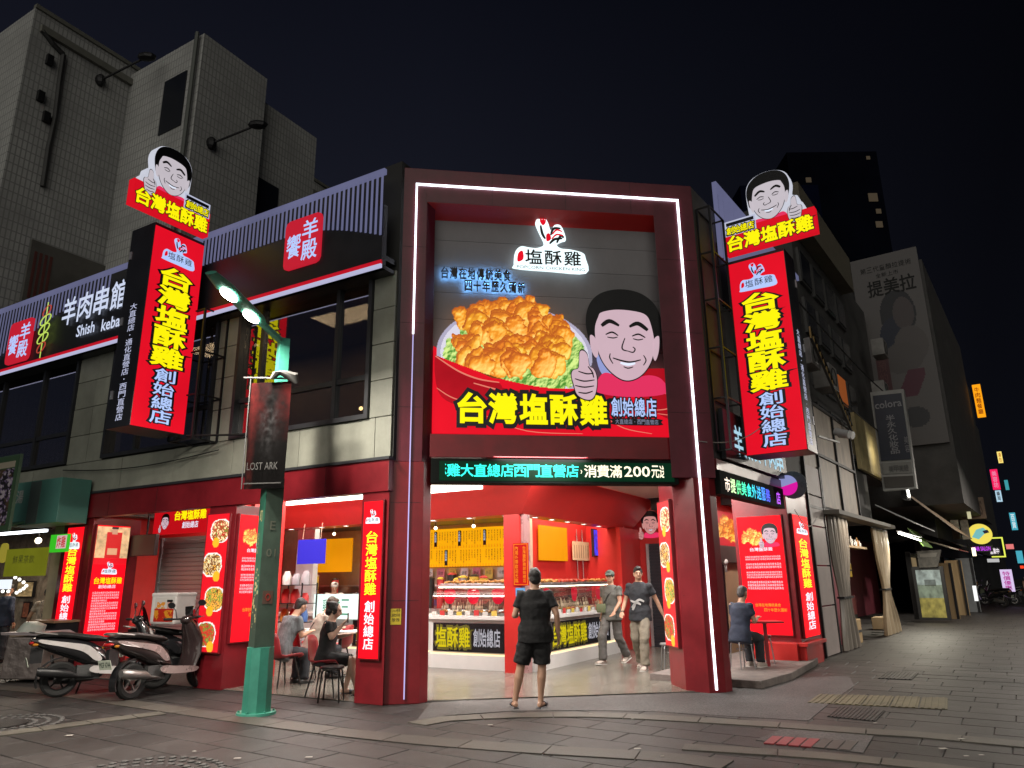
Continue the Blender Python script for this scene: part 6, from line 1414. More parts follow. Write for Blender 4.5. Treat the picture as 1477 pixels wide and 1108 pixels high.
def lamp_light(M, e=110):
    for u in (.22, .72):
        c = A1.lerp(A2, u)-up*.10; zz_ = up; xx_ = sdv; yy_ = zz_.cross(xx_)
        Mx = Matrix(((xx_.x, yy_.x, zz_.x, c.x), (xx_.y, yy_.y, zz_.y, c.y), (xx_.z, yy_.z, zz_.z, c.z), (0, 0, 0, 1)))
        area('street_lamp_light', M @ Mx, .15, .3, e, (1, .91, .80))
lamp_light(LM, 170)
# more lamps of the same kind: one cut by the left edge, the unseen rest added to light plaza and side street
p = gp(6, 292, 5.05)
for (x, y, a, e, lab) in ((p[0]-1.62, p[1]+.15, 88, 210, 'street lamp whose lit head pokes in at the left edge'), (7.2, 1.8, 20, 85, 'added street lamp, unseen, lighting the plaza from right of the viewer'), (-5.5, -1.5, 10, 95, 'added street lamp, unseen, lighting the plaza from left behind the viewer'), (9.5, 9.0, 60, 240, 'added street lamp, unseen, lighting the mouth of the side street'), (14.6, 17.4, -60, 170, 'second added street lamp, unseen, lighting the side street'), (21.4, 25.0, -60, 330, 'third added street lamp, unseen, lighting the side street further down')):
    D = T(x, y) @ RZ(a) @ LM.inverted(); dup(lp, D, lab); lamp_light(D @ LM, e)
# banner on the lamp post
bn = thing('lamp_banner', 'dark banner with a dim armoured figure hanging on the street lamp', 'banner', LM @ T(-.1, -.15, 2.75))
BM = LM @ T(.02, -.2) @ RZ(-6); rsn = np.random.RandomState(15); Hh_, Ww_ = 120, 50; f1 = fbm(Hh_, Ww_, rsn, 5, 5); f2 = fbm(Hh_, Ww_, rsn, 12, 4)
im = np.zeros((Hh_, Ww_, 3)); yy, xx = np.mgrid[0:Hh_, 0:Ww_].astype(float); yy /= Hh_; xx /= Ww_
im[:] = np.array([.010, .009, .009]); rd_ = np.clip(1.2-2.6*np.abs(yy-.12), 0, 1)*np.clip(np.abs(xx-.55)*2.2, 0, 1)
im += np.array([.16, .012, .012])*(rd_*f1)[..., None]+np.array([.10, .012, .010])*(np.clip(1-np.abs(xx-.08)*7, 0, 1)*f2)[..., None]
body = np.exp(-((xx-.52)/.20)**2-((yy-.38)/.25)**2); im += np.array([.05, .05, .052])*(body*f2**2*2.2)[..., None]; im *= (1-np.exp(-((xx-.5)/.14)**2-((yy-.20)/.07)**2)*.8)[..., None]
cl = emi('x', (0, 0, 0), 0) if False else printm('banner cloth print', 0, .32); cl.node_tree.nodes['Principled BSDF'].inputs['Specular IOR Level'].default_value = .03; cl.node_tree.nodes['Principled BSDF'].inputs['Roughness'].default_value = .9
vsx = grid_print(np.clip(im, 0, 1), np.ones((Hh_, Ww_), bool), -.36, 2.74, .56, 1.44, 'cloth', cl, bn, BM)
for v in vsx.data.vertices: v.co.y += .03*math.sin(v.co.x*7+v.co.z*1.5)*(4.25-v.co.z)*.6
b = MB(); latin(b, 'LOST ARK', -.30, .12, 2.98, 3.08, -.06, 'n', .02); b.put('banner_lettering', mat('faded grey print', (.035, .034, .032), .6), bn, BM, recalc=False)
b = MB(); b.box(-.34, .17, -.045, -.04, 2.80, 2.815); b.put('footer_line', mat('faded grey print', (.035, .034, .032), .6), bn, BM)
b = MB(); b.cyl((-.48, 0, 4.26), (.22, .0, 4.22), .014); b.cyl((-.38, 0, 4.24), (-.38, 0, 2.74), .008); b.put('banner_rod', mat('weathered white rod', (.06, .06, .06), .6), bn, BM)
b = MB(); ring_loft(b, [((-.05, -.05, 4.22), (.04, 0, 0), (0, .03, .02)), ((.06, -.07, 4.31), (.10, 0, 0), (0, .08, .03)), ((.18, -.04, 4.27), (.12, 0, 0), (0, .06, .04)), ((.27, .0, 4.17), (.03, 0, 0), (0, .02, .03))], 10); b.put('folded_cloth', mat('grey plastic wrap', (.10, .10, .095), .4), bn, BM, smooth='auto')

# ---------------------------------------------------------------- scooters
TYRE = mat('black rubber tyre', (.012, .012, .012), .8, var=.3, scale=20, bump=.3)
PLS = mat('black plastic fairing', (.014, .014, .015), .38, var=.2, scale=8)
CHRM = mat('dull aluminium', (.30, .29, .28), .35, .8)
SEATM = mat('black vinyl seat', (.012, .012, .012), .5, bump=.2, bscale=80)
SCW = mat('pearl white paint', (.52, .49, .48), .25, coat=.6, var=.05); SCB = mat('dark brown gloss paint', (.035, .022, .022), .18, coat=1, var=.1); SCK = mat('black gloss paint', (.012, .012, .014), .15, coat=1)
def wheel(parent, M, x, r=.245, w_=.055, rimm=None):
    b = MB(); prof = [(r-w_*1.6, -w_*.75), (r-w_*.6, -w_*.95), (r-w_*.1, -w_*.6), (r, 0), (r-w_*.1, w_*.6), (r-w_*.6, w_*.95), (r-w_*1.6, w_*.75), (r-w_*1.6, -w_*.75)]; b.lathe(prof, (x, 0, r), 28, 'y'); t = b.put('tyre', TYRE, parent, M, smooth='auto')
    b = MB(); ri = r-w_*1.6; b.lathe([(ri, -.03), (ri-.02, -.03), (ri-.025, 0), (ri-.02, .03), (ri, .03), (ri, -.03)], (x, 0, r), 28, 'y'); b.lathe([(.0001, -.045), (.04, -.045), (.04, .045), (.0001, .045)], (x, 0, r), 14, 'y')
    for i in range(5):
        t_ = i*2*math.pi/5; b.bar((x+.03*math.cos(t_), 0, r+.03*math.sin(t_)), (x+(ri-.01)*math.cos(t_+.15), 0, r+(ri-.01)*math.sin(t_+.15)), .03, .022)
    b.put('rim', rimm or CHRM, parent, M, smooth='auto')
def lx(secs):   # sections (x, z, half width, half height)
    return [((x, 0, z), (0, a, 0), (0, 0, h_)) for x, z, a, h_ in secs]
def scooter(label, M, main, accent, plate, rimm=None, light=False):
    s = thing('motor_scooter', label, 'scooter', M, 'motor scooters parked in front of the shop')
    wheel(s, M, 0, rimm=rimm); wheel(s, M, 1.28, rimm=rimm)
    b = MB(); ring_loft(b, lx([(-.42, .80, .035, .02), (-.34, .775, .09, .06), (-.15, .72, .145, .11), (.10, .66, .17, .15), (.32, .58, .175, .17), (.52, .50, .15, .16), (.60, .42, .11, .12)]), 18); b.put('rear_body', main, s, M, smooth='auto')
    for sd in (-1, 1):
        b = MB(); P = spline([(-.30, .80), (.05, .74), (.32, .68), (.50, .50), (.42, .47), (.25, .60), (.0, .68), (-.28, .75)], 4); n = len(P); off = []
        for x, z in P: t_ = max(0, min(1, (x+.42)/.95)); off.append(.085+.095*math.sin(min(1, t_*1.5)*math.pi/2))
        vs = [(p[0], sd*(o+.004), p[1]) for p, o in zip(P, off)]+[(p[0], sd*(o-.05), p[1]) for p, o in zip(P, off)]; b.add(vs, [tuple(range(n)), tuple(range(2*n-1, n-1, -1))]+[(i, n+i, n+(i+1) % n, (i+1) % n) for i in range(n)]); b.put('side_panel', accent, s, M)
        b = MB(); P = spline([(.40, .40), (.62, .38), (1.0, .34), (1.06, .30), (.95, .26), (.55, .28), (.36, .33)], 3); b.poly(P, sd*.16, sd*.185); b.put('skirt', accent, s, M)
    b = MB(); ring_loft(b, lx([(-.36, .845, .06, .018), (-.25, .86, .125, .035), (-.05, .86, .15, .045), (.12, .835, .15, .045), (.30, .80, .145, .05), (.46, .78, .115, .045), (.56, .76, .06, .03)]), 16); b.put('seat', SEATM, s, M, smooth='auto')
    b = MB(); b.tube([(-.10, .13, .86), (-.38, .12, .90), (-.44, .0, .91), (-.38, -.12, .90), (-.10, -.13, .86)], .013, 7); b.put('grab_rail', CHRM, s, M, smooth='auto')
    b = MB(); b.box(.48, 1.04, -.17, .17, .27, .335); b.put('floorboard', PLS, s, M, bev=.02)
    b = MB(); ring_loft(b, [((1.00, 0, .32), (0, .175, 0), (.05, 0, .02)), ((1.09, 0, .52), (0, .20, 0), (.06, 0, .02)), ((1.10, 0, .72), (0, .205, 0), (.075, 0, .03)), ((1.04, 0, .90), (0, .16, 0), (.08, 0, .03)), ((.98, 0, 1.0), (0, .10, 0), (.06, 0, .02))], 16); b.put('front_apron', main, s, M, smooth='auto')
    b = MB(); ring_loft(b, [((1.15, 0, .60), (0, .09, 0), (.05, 0, .02)), ((1.185, 0, .74), (0, .12, 0), (.035, 0, .02)), ((1.12, 0, .88), (0, .08, 0), (.04, 0, .02))], 14); b.put('front_panel', accent, s, M, smooth='auto')
    b = MB(); b.ball((1.19, 0, .83), .04, .10, .05, 12, 8); b.put('headlight', glassm('lamp lens', .1, (.8, .8, .8), .3), s, M, smooth=True)
    b = MB(); r_ = .285
    pts = [(1.28+r_*math.cos(t), .245+r_*math.sin(t)) for t in np.linspace(.35, 2.6, 12)]; pin = [(1.28+(r_-.03)*math.cos(t), .245+(r_-.03)*math.sin(t)) for t in np.linspace(2.6, .35, 12)]; b.poly(pts+pin, -.065, .065); b.put('front_fender', main, s, M)
    for sd in (-1, 1): b = MB(); b.cyl((1.28, sd*.075, .245), (1.12, sd*.075, .62), .018, n=8); b.put('fork_leg', PLS, s, M, smooth='auto')
    b = MB(); b.cyl((1.12, 0, .55), (.95, 0, 1.02), .025); b.ball((.97, 0, 1.02), .10, .11, .07, 12, 8); b.put('handlebar_cover', main, s, M, smooth='auto')
    hb = MB(); hb.tube([(.88, .34, 1.05), (.94, .16, 1.04), (.94, -.16, 1.04), (.88, -.34, 1.05)], .014, 8); hbo = hb.put('handlebar', PLS, s, M, smooth='auto')
    for sd in (-1, 1):
        b = MB(); b.cyl((.86, sd*.36, 1.052), (.905, sd*.235, 1.045), .020, n=10); b.put('grip', TYRE, hbo, M, smooth='auto')
        b = MB(); b.tube([(.95, sd*.20, 1.05), (.97, sd*.27, 1.05), (.94, sd*.37, 1.055)], .006, 5); b.put('brake_lever', CHRM, hbo, M)
        b = MB(); b.tube([(.93, sd*.17, 1.05), (.95, sd*.22, 1.17), (.95, sd*.29, 1.24)], .008, 6); mo = b.put('mirror_stem', PLS, hbo, M)
        b = MB(); ring_loft(b, [((.975, sd*.31, 1.255), (0, .05, .01), (0, -.01, .03)), ((.955, sd*.31, 1.255), (0, .075, .015), (0, -.012, .045)), ((.945, sd*.31, 1.255), (0, .075, .015), (0, -.012, .045))], 14); b.put('mirror', PLS, s, M, smooth='auto')
    b = MB(); b.poly(spline([(1.02, 1.03), (1.07, 1.0), (1.13, .92), (1.11, .98), (1.05, 1.16), (1.0, 1.22)], 3), -.08, .08); b.put('fly_screen', glassm('smoked screen', .05, (.2, .2, .2), .2), s, M)
    b = MB(); ring_loft(b, [((-.30, -.16, .37), (0, .045, 0), (.0, 0, .05)), ((-.26, -.16, .36), (0, .06, 0), (0, 0, .068)), ((.10, -.16, .31), (0, .055, 0), (0, 0, .06)), ((.22, -.14, .27), (0, .02, 0), (0, 0, .02)), ((.45, -.08, .24), (0, .015, 0), (0, 0, .015))], 12); b.put('exhaust', PLS if not light else CHRM, s, M, smooth='auto')
    b = MB(); ring_loft(b, [((-.06, .09, .25), (0, .03, 0), (0, 0, .07)), ((.1, .10, .27), (0, .05, 0), (0, 0, .10)), ((.42, .09, .30), (0, .06, 0), (0, 0, .11)), ((.55, .05, .32), (0, .07, 0), (0, 0, .08))], 12); b.box(.2, .5, -.1, .1, .22, .42); b.put('engine', mat('grey engine casting', (.08, .08, .08), .5, .5, bump=.4), s, M, smooth='auto')
    b = MB(); b.cyl((-.05, .12, .28), (-.12, .13, .58), .022, n=8); b.put('shock_absorber', CHRM, s, M, smooth='auto')
    b = MB(); r_ = .30; pts = [(r_*math.cos(t)-.0, .245+r_*math.sin(t)) for t in np.linspace(1.5, 3.5, 10)]; pin = [((r_-.02)*math.cos(t), .245+(r_-.02)*math.sin(t)) for t in np.linspace(3.5, 1.5, 10)]; b.poly(pts+pin, -.06, .06); b.box(-.40, -.25, -.03, .03, .48, .70); b.put('rear_fender', PLS, s, M)
    PMx = M @ T(-.425, 0, .50) @ Matrix.Rotation(R(-18), 4, 'Y') @ RZ(-90)
    b = MB(); b.box(-.115, .115, -.006, .0, -.065, .065); pl_ = b.put('number_plate', mat('white number plate', (.55, .60, .50), .5), s, PMx)
    b = MB(); latin(b, plate, -.10, .10, -.035, .04, -.007, 'm', .01); b.put('plate_lettering', mat('dark green print', (.02, .05, .03), .5), pl_, PMx, recalc=False)
    b = MB(); b.ball((-.40, 0, .755), .04, .10, .03, 12, 8); b.put('tail_light', mat('red tail lens', (.35, .01, .01), .15, coat=1), s, M, smooth=True)
    for sd in (-1, 1): b = MB(); b.ball((-.36, sd*.12, .73), .04, .025, .022, 8, 6); b.put('indicator', mat('amber lens', (.4, .15, .01), .2), s, M, smooth=True)
    b = MB(); b.tube([(.30, .10, .22), (.26, .20, .02)], .012, 6); b.put('side_stand', PLS, s, M)
    return s
def scm(x, y, az, lean=4): return T(x, y) @ RZ(90-az) @ Matrix.Rotation(R(-lean), 4, 'X')
scooter('black scooter with pearl white side panels, the left one of the pair by the shop', scm(-6.62, 11.20, 54), SCK, SCW, 'MTR 0719', mat('dark rim', (.02, .02, .02), .4, .6))
scooter('dark brown scooter with silver side stripe, parked nearest the lamp post', scm(-5.40, 10.86, 22), SCB, mat('brown silver paint', (.42, .36, .35), .25, .5, coat=.6), 'MGF 6744', light=True)
s3 = scooter('black delivery scooter behind the other two, in front of the grey shutter', scm(-5.9, 12.35, 75), SCK, SCK, 'KQA 2318')
bx = thing('delivery_box', 'white delivery box with red picture print on the scooter before the shutter', 'box', T(-5.55, 12.5, .95))
DM = T(-5.62, 12.42) @ RZ(-20); b = MB(); b.box(-.26, .26, -.22, .22, .93, 1.40); b.put('box', mat('white box plastic', (.60, .57, .55), .4), bx, DM, bev=.03)
b = MB(); b.box(-.265, .265, -.225, .225, 1.36, 1.42); b.put('lid', mat('white box plastic', (.60, .57, .55), .4), bx, DM, bev=.02)
rsn = np.random.RandomState(3); f_ = fbm(30, 34, rsn, 6, 4); im = np.zeros((30, 34, 3)); im[:] = lin(220, 215, 210); im[14:] = lin(200, 40, 20); im[16:][f_[16:] > .5] = lin(240, 160, 40); im[6:14, 2:18][f_[6:14, 2:18] > .35] = lin(240, 160, 50); im[4:14, 22:30] = lin(205, 160, 150); im[3:6, 21:31] = lin(20, 15, 15)
grid_print(im, np.ones((30, 34), bool), -.18, .97, .40, .38, 'picture', printm('matt picture print', 0, .7), bx, DM, y=-.2205)
b = MB(); b.box(-.266, -.262, -.19, .19, .98, 1.32); b.put('red_side_panel', mat('washed red print', (.45, .16, .13), .5), bx, DM)
# foil cart at the left edge
ct = thing('metal_cart', 'covered sheet metal cart at the left edge beside the scooters', 'cart', T(-8.0, 11.6)); FOIL = mat('crumpled sheet metal', (.42, .36, .34), .3, .85, var=.25, scale=5, bump=.9, bscale=7)
p0 = gp(3, 986); CM = T(p0[0]+.28, p0[1]+.35) @ RZ(-8)
b = MB(); cap3(b, [(-.38, -.3, .05), (.36, -.3, .05), (.42, -.34, .72), (-.30, -.34, .72)], (0, .62, 0)); b.put('side_sheet', FOIL, ct, CM, bev=.02)
b = MB(); cap3(b, [(-.40, -.40, .80), (.30, -.40, .80), (.52, -.38, .70), (.60, -.36, .58), (.56, -.36, .56), (.46, -.36, .66), (.26, -.38, .75), (-.40, -.38, .76)], (0, .74, 0)); b.put('cover', mat('pinkish grey cover', (.50, .44, .46), .35, .3, bump=.4, bscale=9), ct, CM)
b = MB(); ring_loft(b, [((-.1, -.1, .80), (.22, 0, 0), (0, .2, 0)), ((-.05, -.1, .90), (.2, 0, 0), (0, .18, 0)), ((-.1, -.1, .96), (.1, 0, 0), (0, .1, 0))], 12); b.put('plastic_bundle', mat('cloudy plastic', (.35, .38, .34), .3), ct, CM, smooth='auto')
for x in (-.3, .3): b = MB(); b.lathe([(.06, -.02), (.06, .02)], (x, -.2, .06), 12, 'y'); b.put('castor', TYRE, ct, CM)
# spare black scooter far left under the awning
dup(s3, scm(-12.3, 15.6, 40) @ WM[s3.name].inverted(), 'black scooter in the shade under the green awning at the left')

# ---------------------------------------------------------------- left neighbour
def sp(F_, y, pts, th, name, m, parent, **kw):
    b = MB(); b.poly([F_.px(X, Y, y) for X, Y in pts], y, y+th); return b.put(name, m, parent, F_.M, **kw)
nb = thing('neighbour_shop', 'neighbouring eatery open front at the far left under a green awning', 'shop', FL.M @ T(-10, 0))
b = MB(); b.box(-16, -8.15, 2.6, 2.7, 0, 3.2); b.put('back_wall', mat('beige patterned wall', (.30, .24, .18), .6, var=.5, scale=6), nb, FL.M)
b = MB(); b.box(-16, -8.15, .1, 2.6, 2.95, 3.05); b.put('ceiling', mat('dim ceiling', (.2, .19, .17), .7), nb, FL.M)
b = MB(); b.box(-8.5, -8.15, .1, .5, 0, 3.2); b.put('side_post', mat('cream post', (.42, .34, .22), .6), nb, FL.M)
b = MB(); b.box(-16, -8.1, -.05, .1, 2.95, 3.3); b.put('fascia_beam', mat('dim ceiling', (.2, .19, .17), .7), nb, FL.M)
for k, (X, Y) in enumerate(((100, 800), (98, 850))): q = MB(); a = FL.px(X, Y, .08); q.box(a[0]-.1, a[0]+.1, .06, .09, a[1]-.35, a[1]+.25); q.put('menu_strip', mat('brown menu strip', (.16, .10, .06), .6), nb, FL.M)
area('neighbour_lamp', FL.M @ T(-10.5, 1.3, 2.9), 2.5, .5, 130, (1, .86, .68))
ts = thing('teal_sign_box', 'teal sign box with a grey band left of the shop', 'sign', FL.M @ T(-9, -.6, 3.2)); y_ = -.62
a = FL.px(14, 700, y_); c = FL.px(90, 690, y_); z0 = FL.px(60, 755, y_)[1]; z1 = FL.px(90, 688, y_)[1]
b = MB(); b.box(a[0], c[0], y_, y_+.55, z0, z1); b.put('sign_case', mat('teal sign case', (.09, .25, .21), .4, var=.08), ts, FL.M, bev=.01)
g0 = FL.px(42, 720, y_)[0]; g1 = FL.px(57, 720, y_)[0]; b = MB(); b.box(g0, g1, y_-.004, y_, z0+.02, z1-.02); b.put('grey_band', mat('grey teal band', (.11, .15, .14), .5), ts, FL.M)
g2 = FL.px(30, 735, y_)[0]; b = MB(); cell(b, '湯', g2-.22, g2+.02, z0+.42, z0+.66, y_-.004, 'm', .02); cell(b, '8', g2-.42, g2-.22, z0+.08, z0+.36, y_-.004, 'm', .02); b.put('lettering', mat('white sign paint', (.5, .52, .5), .5), ts, FL.M, recalc=False)
pf = thing('flower_poster', 'tall poster of purple flowers in a green frame at the left edge', 'poster', FL.M @ T(-9.5, -1.2, 2.8)); y_ = -1.3
a = FL.px(-12, 660, y_); c = FL.px(29, 660, y_); z0 = FL.px(15, 765, y_)[1]; z1 = FL.px(15, 657, y_)[1]; rsn = np.random.RandomState(6); f1 = fbm(70, 40, rsn, 14, 4); f2 = fbm(70, 40, rsn, 8, 3)
im = np.zeros((70, 40, 3)); im[:] = lin(70, 100, 70); v = im[12:66, 3:36]; q_ = f1[12:66, 3:36]; v[:] = np.array(lin(40, 35, 40)); v[q_ > .45] = lin(140, 120, 160); v[q_ > .62] = lin(205, 195, 205); v[(f2[12:66, 3:36] > .7)] = lin(90, 70, 50); im[5:11, 3:36] = lin(190, 180, 160)
b = MB(); b.box(a[0], c[0], y_, y_+.05, z0, z1); b.put('frame', mat('dull green frame', (.06, .11, .07), .5), pf, FL.M); grid_print(im, np.ones((70, 40), bool), a[0]+.02, z0+.02, c[0]-a[0]-.04, z1-z0-.04, 'picture', printm('matt picture print', 0, .7), pf, FL.M, y=y_-.004)
aw = thing('green_awning', 'green sloping awning over the neighbouring eatery', 'awning', FL.M @ T(-9.5, -.6, 2.7))
P = [FL.px(105, 757, -.1), FL.px(-20, 778, -.1)]; b = MB(); cap3(b, [(-8.15, -.02, 2.95), (-13.5, -.02, 2.95), (-13.5, -1.25, 2.50), (-8.3, -1.25, 2.50)], (0, 0, -.03)); b.put('canvas', mat('green canvas', (.05, .16, .10), .7, var=.2, bump=.2), aw, FL.M)
yb = thing('menu_banner', 'yellow green menu banner hanging under the green awning', 'banner', FL.M @ T(-9.2, -.8, 2)); y_ = -.85
a = FL.px(6, 820, y_); c = FL.px(66, 820, y_); z0 = FL.px(40, 831, y_)[1]; z1 = FL.px(40, 791, y_)[1]
b = MB(); b.box(a[0], c[0], y_, y_+.012, z0, z1); b.put('cloth', emi('dim yellow green cloth', lin(125, 128, 30), .55, .2, 3), yb, FL.M)
b = MB(); line(b, '鮮果茶飲', a[0]+.25, c[0]-.4, z0+.22, z0+.36, y_-.003, 'n', .1, .02); b.put('lettering', mat('olive print', (.10, .11, .02), .6), yb, FL.M, recalc=False)
gs = thing('small_sign', 'small green sign with red and white characters beside the left strip sign', 'sign', FL.M @ T(-8.4, -.3, 2.4)); y_ = -.3
a = FL.px(70, 797, y_); c = FL.px(98, 770, y_); b = MB(); b.box(a[0], c[0], y_, y_+.06, a[1], c[1]); b.put('green_board', emi('green lit board', lin(60, 200, 40), .8), gs, FL.M)
w_ = c[0]-a[0]; b = MB(); b.box(a[0]+w_*.4, c[0]-.01, y_-.004, y_, a[1]+.06, c[1]-.02); b.put('white_patch', emi('dim white patch', lin(220, 190, 190), .8), gs, FL.M); b = MB(); line(b, '炸雞', a[0]+w_*.42, c[0]-.03, a[1]+.08, c[1]-.04, y_-.006, 'm', .1, .02); b.put('lettering', emi('red print small', lin(200, 20, 30), .8), gs, FL.M, recalc=False)
mq = thing('marquee_lights', 'arrow of round bulbs and a lit white sign at the left edge', 'sign', FL.M @ T(-10, -.2, 1.9)); y_ = -.3
for k in range(9):
    X, Y = (6+3.4*k, 834+ (0 if k < 3 else 0)) if k < 0 else [(22, 833), (28, 836), (34, 840), (38, 845), (34, 849), (29, 852), (24, 855), (12, 853), (4, 853)][k]
    a = FL.px(X, Y, y_); b = MB(); b.ball((a[0], y_, a[1]), .032, n=8, m=6); b.put('bulb', emi('round bulb glow', (1, .95, .85), 2), mq, FL.M, smooth=True)
a = FL.px(-8, 850, y_); c = FL.px(14, 836, y_); b = MB(); b.box(a[0], c[0], y_, y_+.05, a[1], c[1]); b.put('lit_board', emi('cool lit board', (.85, .92, 1), 1.0), mq, FL.M)
bc = thing('bar_counter', 'dark bar counter where the server stands at the left', 'counter', FL.M @ T(-8.8, -.4)); a = FL.px(52, 880, -.4); c = FL.px(84, 880, -.4); b = MB(); b.box(a[0], c[0], -.4, .2, 0, .92); b.put('body', BLK2, bc, FL.M); b = MB(); b.box(a[0]-.05, c[0]+.02, -.45, .25, .92, .96); b.put('top', mat('wood bar top', (.2, .12, .07), .4), bc, FL.M, bev=.005)
ps = FL.M @ Vector((FL.px(64, 870, .5)[0], .55, 0))
def apron(root, M, V, HM):
    b = MB(); b.tube([V['sR']+Vector((-.07, -.05, .05)), V['wai']+Vector((.05, -.125, .02))], .012, 5); b.tube([V['sL']+Vector((.07, -.05, .05)), V['wai']+Vector((-.05, -.125, .02))], .012, 5); b.put('apron_straps', DSH, root, M)
person('server in a patterned shirt and dark apron with back to us at the left bar', (ps.x, ps.y, 0), 330, dict(hR=(.2, .3, .95), hL=(-.34, .22, .92), eL=(-.3, .06, 1.08), tilt=(-12, 0)), mat('pale patterned shirt', (.40, .33, .26), .8, var=.5, scale=14), CHAR, ('shoe', DSH, DSH), sleeve=.6, pant='long', H=1.52, extra=apron)

# fittings of the neighbouring eatery
for i, (X0, X1, Y0, Y1, c_, lab) in enumerate(((-6, 10, 905, 862, (150, 120, 90), 'framed brown picture on the eatery wall, lowest'), (30, 44, 892, 868, (120, 70, 50), 'reddish framed picture on the eatery wall'), (22, 50, 862, 838, (200, 170, 120), 'pale menu panel on the eatery wall behind the bulbs'), (84, 92, 880, 800, (170, 130, 80), 'tall cream menu strip beside the bar'))):
    a = FL.px(X0, Y0, 2.5); c = FL.px(X1, Y1, 2.5); o = thing('wall_panel_picture', lab, 'picture', FL.M @ T(a[0], 2.5, a[1])); b = MB(); b.box(a[0], c[0], 2.5, 2.56, a[1], c[1]); b.put('frame', STEEL, o, FL.M)
    rsn = np.random.RandomState(40+i); f_ = fbm(20, 16, rsn, 5, 3)[..., None]; im = np.array(lin(*c_))*(.3+1.1*f_); grid_print(np.clip(im, 0, 1), np.ones((20, 16), bool), a[0]+.03, a[1]+.03, c[0]-a[0]-.06, c[1]-a[1]-.06, 'picture', PR_HALF, o, FL.M, y=2.495)
for i in range(3):
    x = -9.0-1.1*i; o = thing('pendant_light', 'warm pendant light in the neighbouring eatery, %s from the shop' % ORD[i], 'lamp', FL.M @ T(x, 1.2, 2.6), 'pendants in the eatery'); b = MB(); b.cyl((x, 1.2, 2.62), (x, 1.2, 2.95), .008, n=5); b.put('cord', STEEL, o, FL.M); b = MB(); b.ball((x, 1.2, 2.55), .07, n=12); b.put('globe', emi('warm globe', (1, .85, .6), 4), o, FL.M, smooth=True)
shlf = thing('bottle_rack', 'rack of bottles and jars behind the bar of the eatery', 'rack', FL.M @ T(-10.4, 2.2, 0)); rr = random.Random(77)
for z in (.9, 1.25, 1.6): b = MB(); b.box(-11.2, -9.3, 2.15, 2.45, z, z+.02); b.put('shelf', WOOD_ if False else mat('dark wood shelf', (.08, .05, .03), .5), shlf, FL.M)
b = MB()
for z in (.92, 1.27, 1.62):
    for i in range(14): x = -11.15+i*.13; h_ = rr.uniform(.12, .24); b.cyl((x, 2.3, z), (x, 2.3, z+h_), .035, .02, 7)
b.put('jars', mat('assorted jars', (.2, .13, .07), .25, var=.8, scale=5), shlf, FL.M, kind='stuff', smooth='auto')
# small litter on the pavement
rr = random.Random(5)
for i in range(14):
    X, Y = rr.uniform(60, 1440), rr.uniform(1030, 1100); x, y = gp(X, Y); o = MB(); s_ = rr.uniform(.015, .04); o.flat([(x-s_, y-s_*.6), (x+s_, y-s_*.5), (x+s_*.8, y+s_*.6), (x-s_*.9, y+s_*.4)], .012, .015)
    o.put('litter', mat('pale litter', (.35, .33, .30), .7), None, I4, label='small scrap of pale paper lying on the paving', cat='litter', group='scraps on the paving')

# goods and people of the stall under the green awning
rr = random.Random(90)
stt = thing('stall_table', 'low display table loaded with boxes under the green awning', 'table', FL.M @ T(-11.5, -.6)); b = MB(); b.box(-12.6, -9.9, -.9, -.3, .72, .76); b.put('top', mat('dark wood shelf', (.08, .05, .03), .5), stt, FL.M)
for x in (-12.5, -10.0): b = MB(); b.box(x, x+.05, -.85, -.35, 0, .72); b.put('leg', STEEL, stt, FL.M)
CL = [('pink', (.6, .15, .28)), ('white', (.6, .58, .55)), ('green', (.12, .40, .10)), ('orange', (.65, .28, .04)), ('blue', (.08, .18, .5)), ('yellow', (.6, .5, .06))]
for i in range(12):
    nme, c_ = CL[i % 6]; x = -12.5+i*.21; h_ = rr.uniform(.12, .35); o = MB(); o.box(x, x+.17, -.8+.02*(i % 3), -.5, .76, .76+h_); o.put('goods_box', mat(nme+' goods box', c_, .5), None, FL.M, bev=.008, label='%s box of goods on the stall table, %s of its colour' % (nme, 'nearer the left edge' if i < 6 else 'nearer the shop'), cat='box', group='boxes on the stall table')
for i in range(8):
    nme, c_ = CL[(i*5) % 6]; x = -12.4+i*.42; o = MB(); o.poly(spline([(x-.1, 2.35), (x+.1, 2.35), (x+.12, 2.1), (x, 2.0), (x-.12, 2.1)], 3), -.32, -.28); o.put('hanging_pennant', emi('dim %s pennant' % nme, tuple(v*.7 for v in c_), .6), None, FL.M, label='small %s pennant hanging under the green awning, %s' % (nme, ['first from the left', 'second from the left', 'third from the left', 'fourth from the left', 'fifth from the left', 'sixth from the left', 'seventh from the left', 'nearest the shop'][i]), cat='pennant', group='pennants under the green awning')
cb = thing('shelf_light', 'white shelf light under the back of the green awning', 'light', FL.M @ T(-11, .3, 2.4)); b = MB(); b.box(-12.8, -9.2, .25, .33, 2.62, 2.67); b.put('tube', emi('cool shelf tube', (.9, .96, 1), 5), cb, FL.M); b = MB(); b.box(-12.9, -9.1, .22, .36, 2.67, 2.70); b.put('holder', STEEL, cb, FL.M)
pq = FL.M @ Vector((-10.9, .6, 0))
person('customer in a dark jacket standing inside the stall under the green awning', (pq.x, pq.y, 0), 20, dict(tilt=(-10, 0)), NAVY, CHAR, ('shoe', DSH, DSH), sleeve=1.2, pant='long', H=1.62)
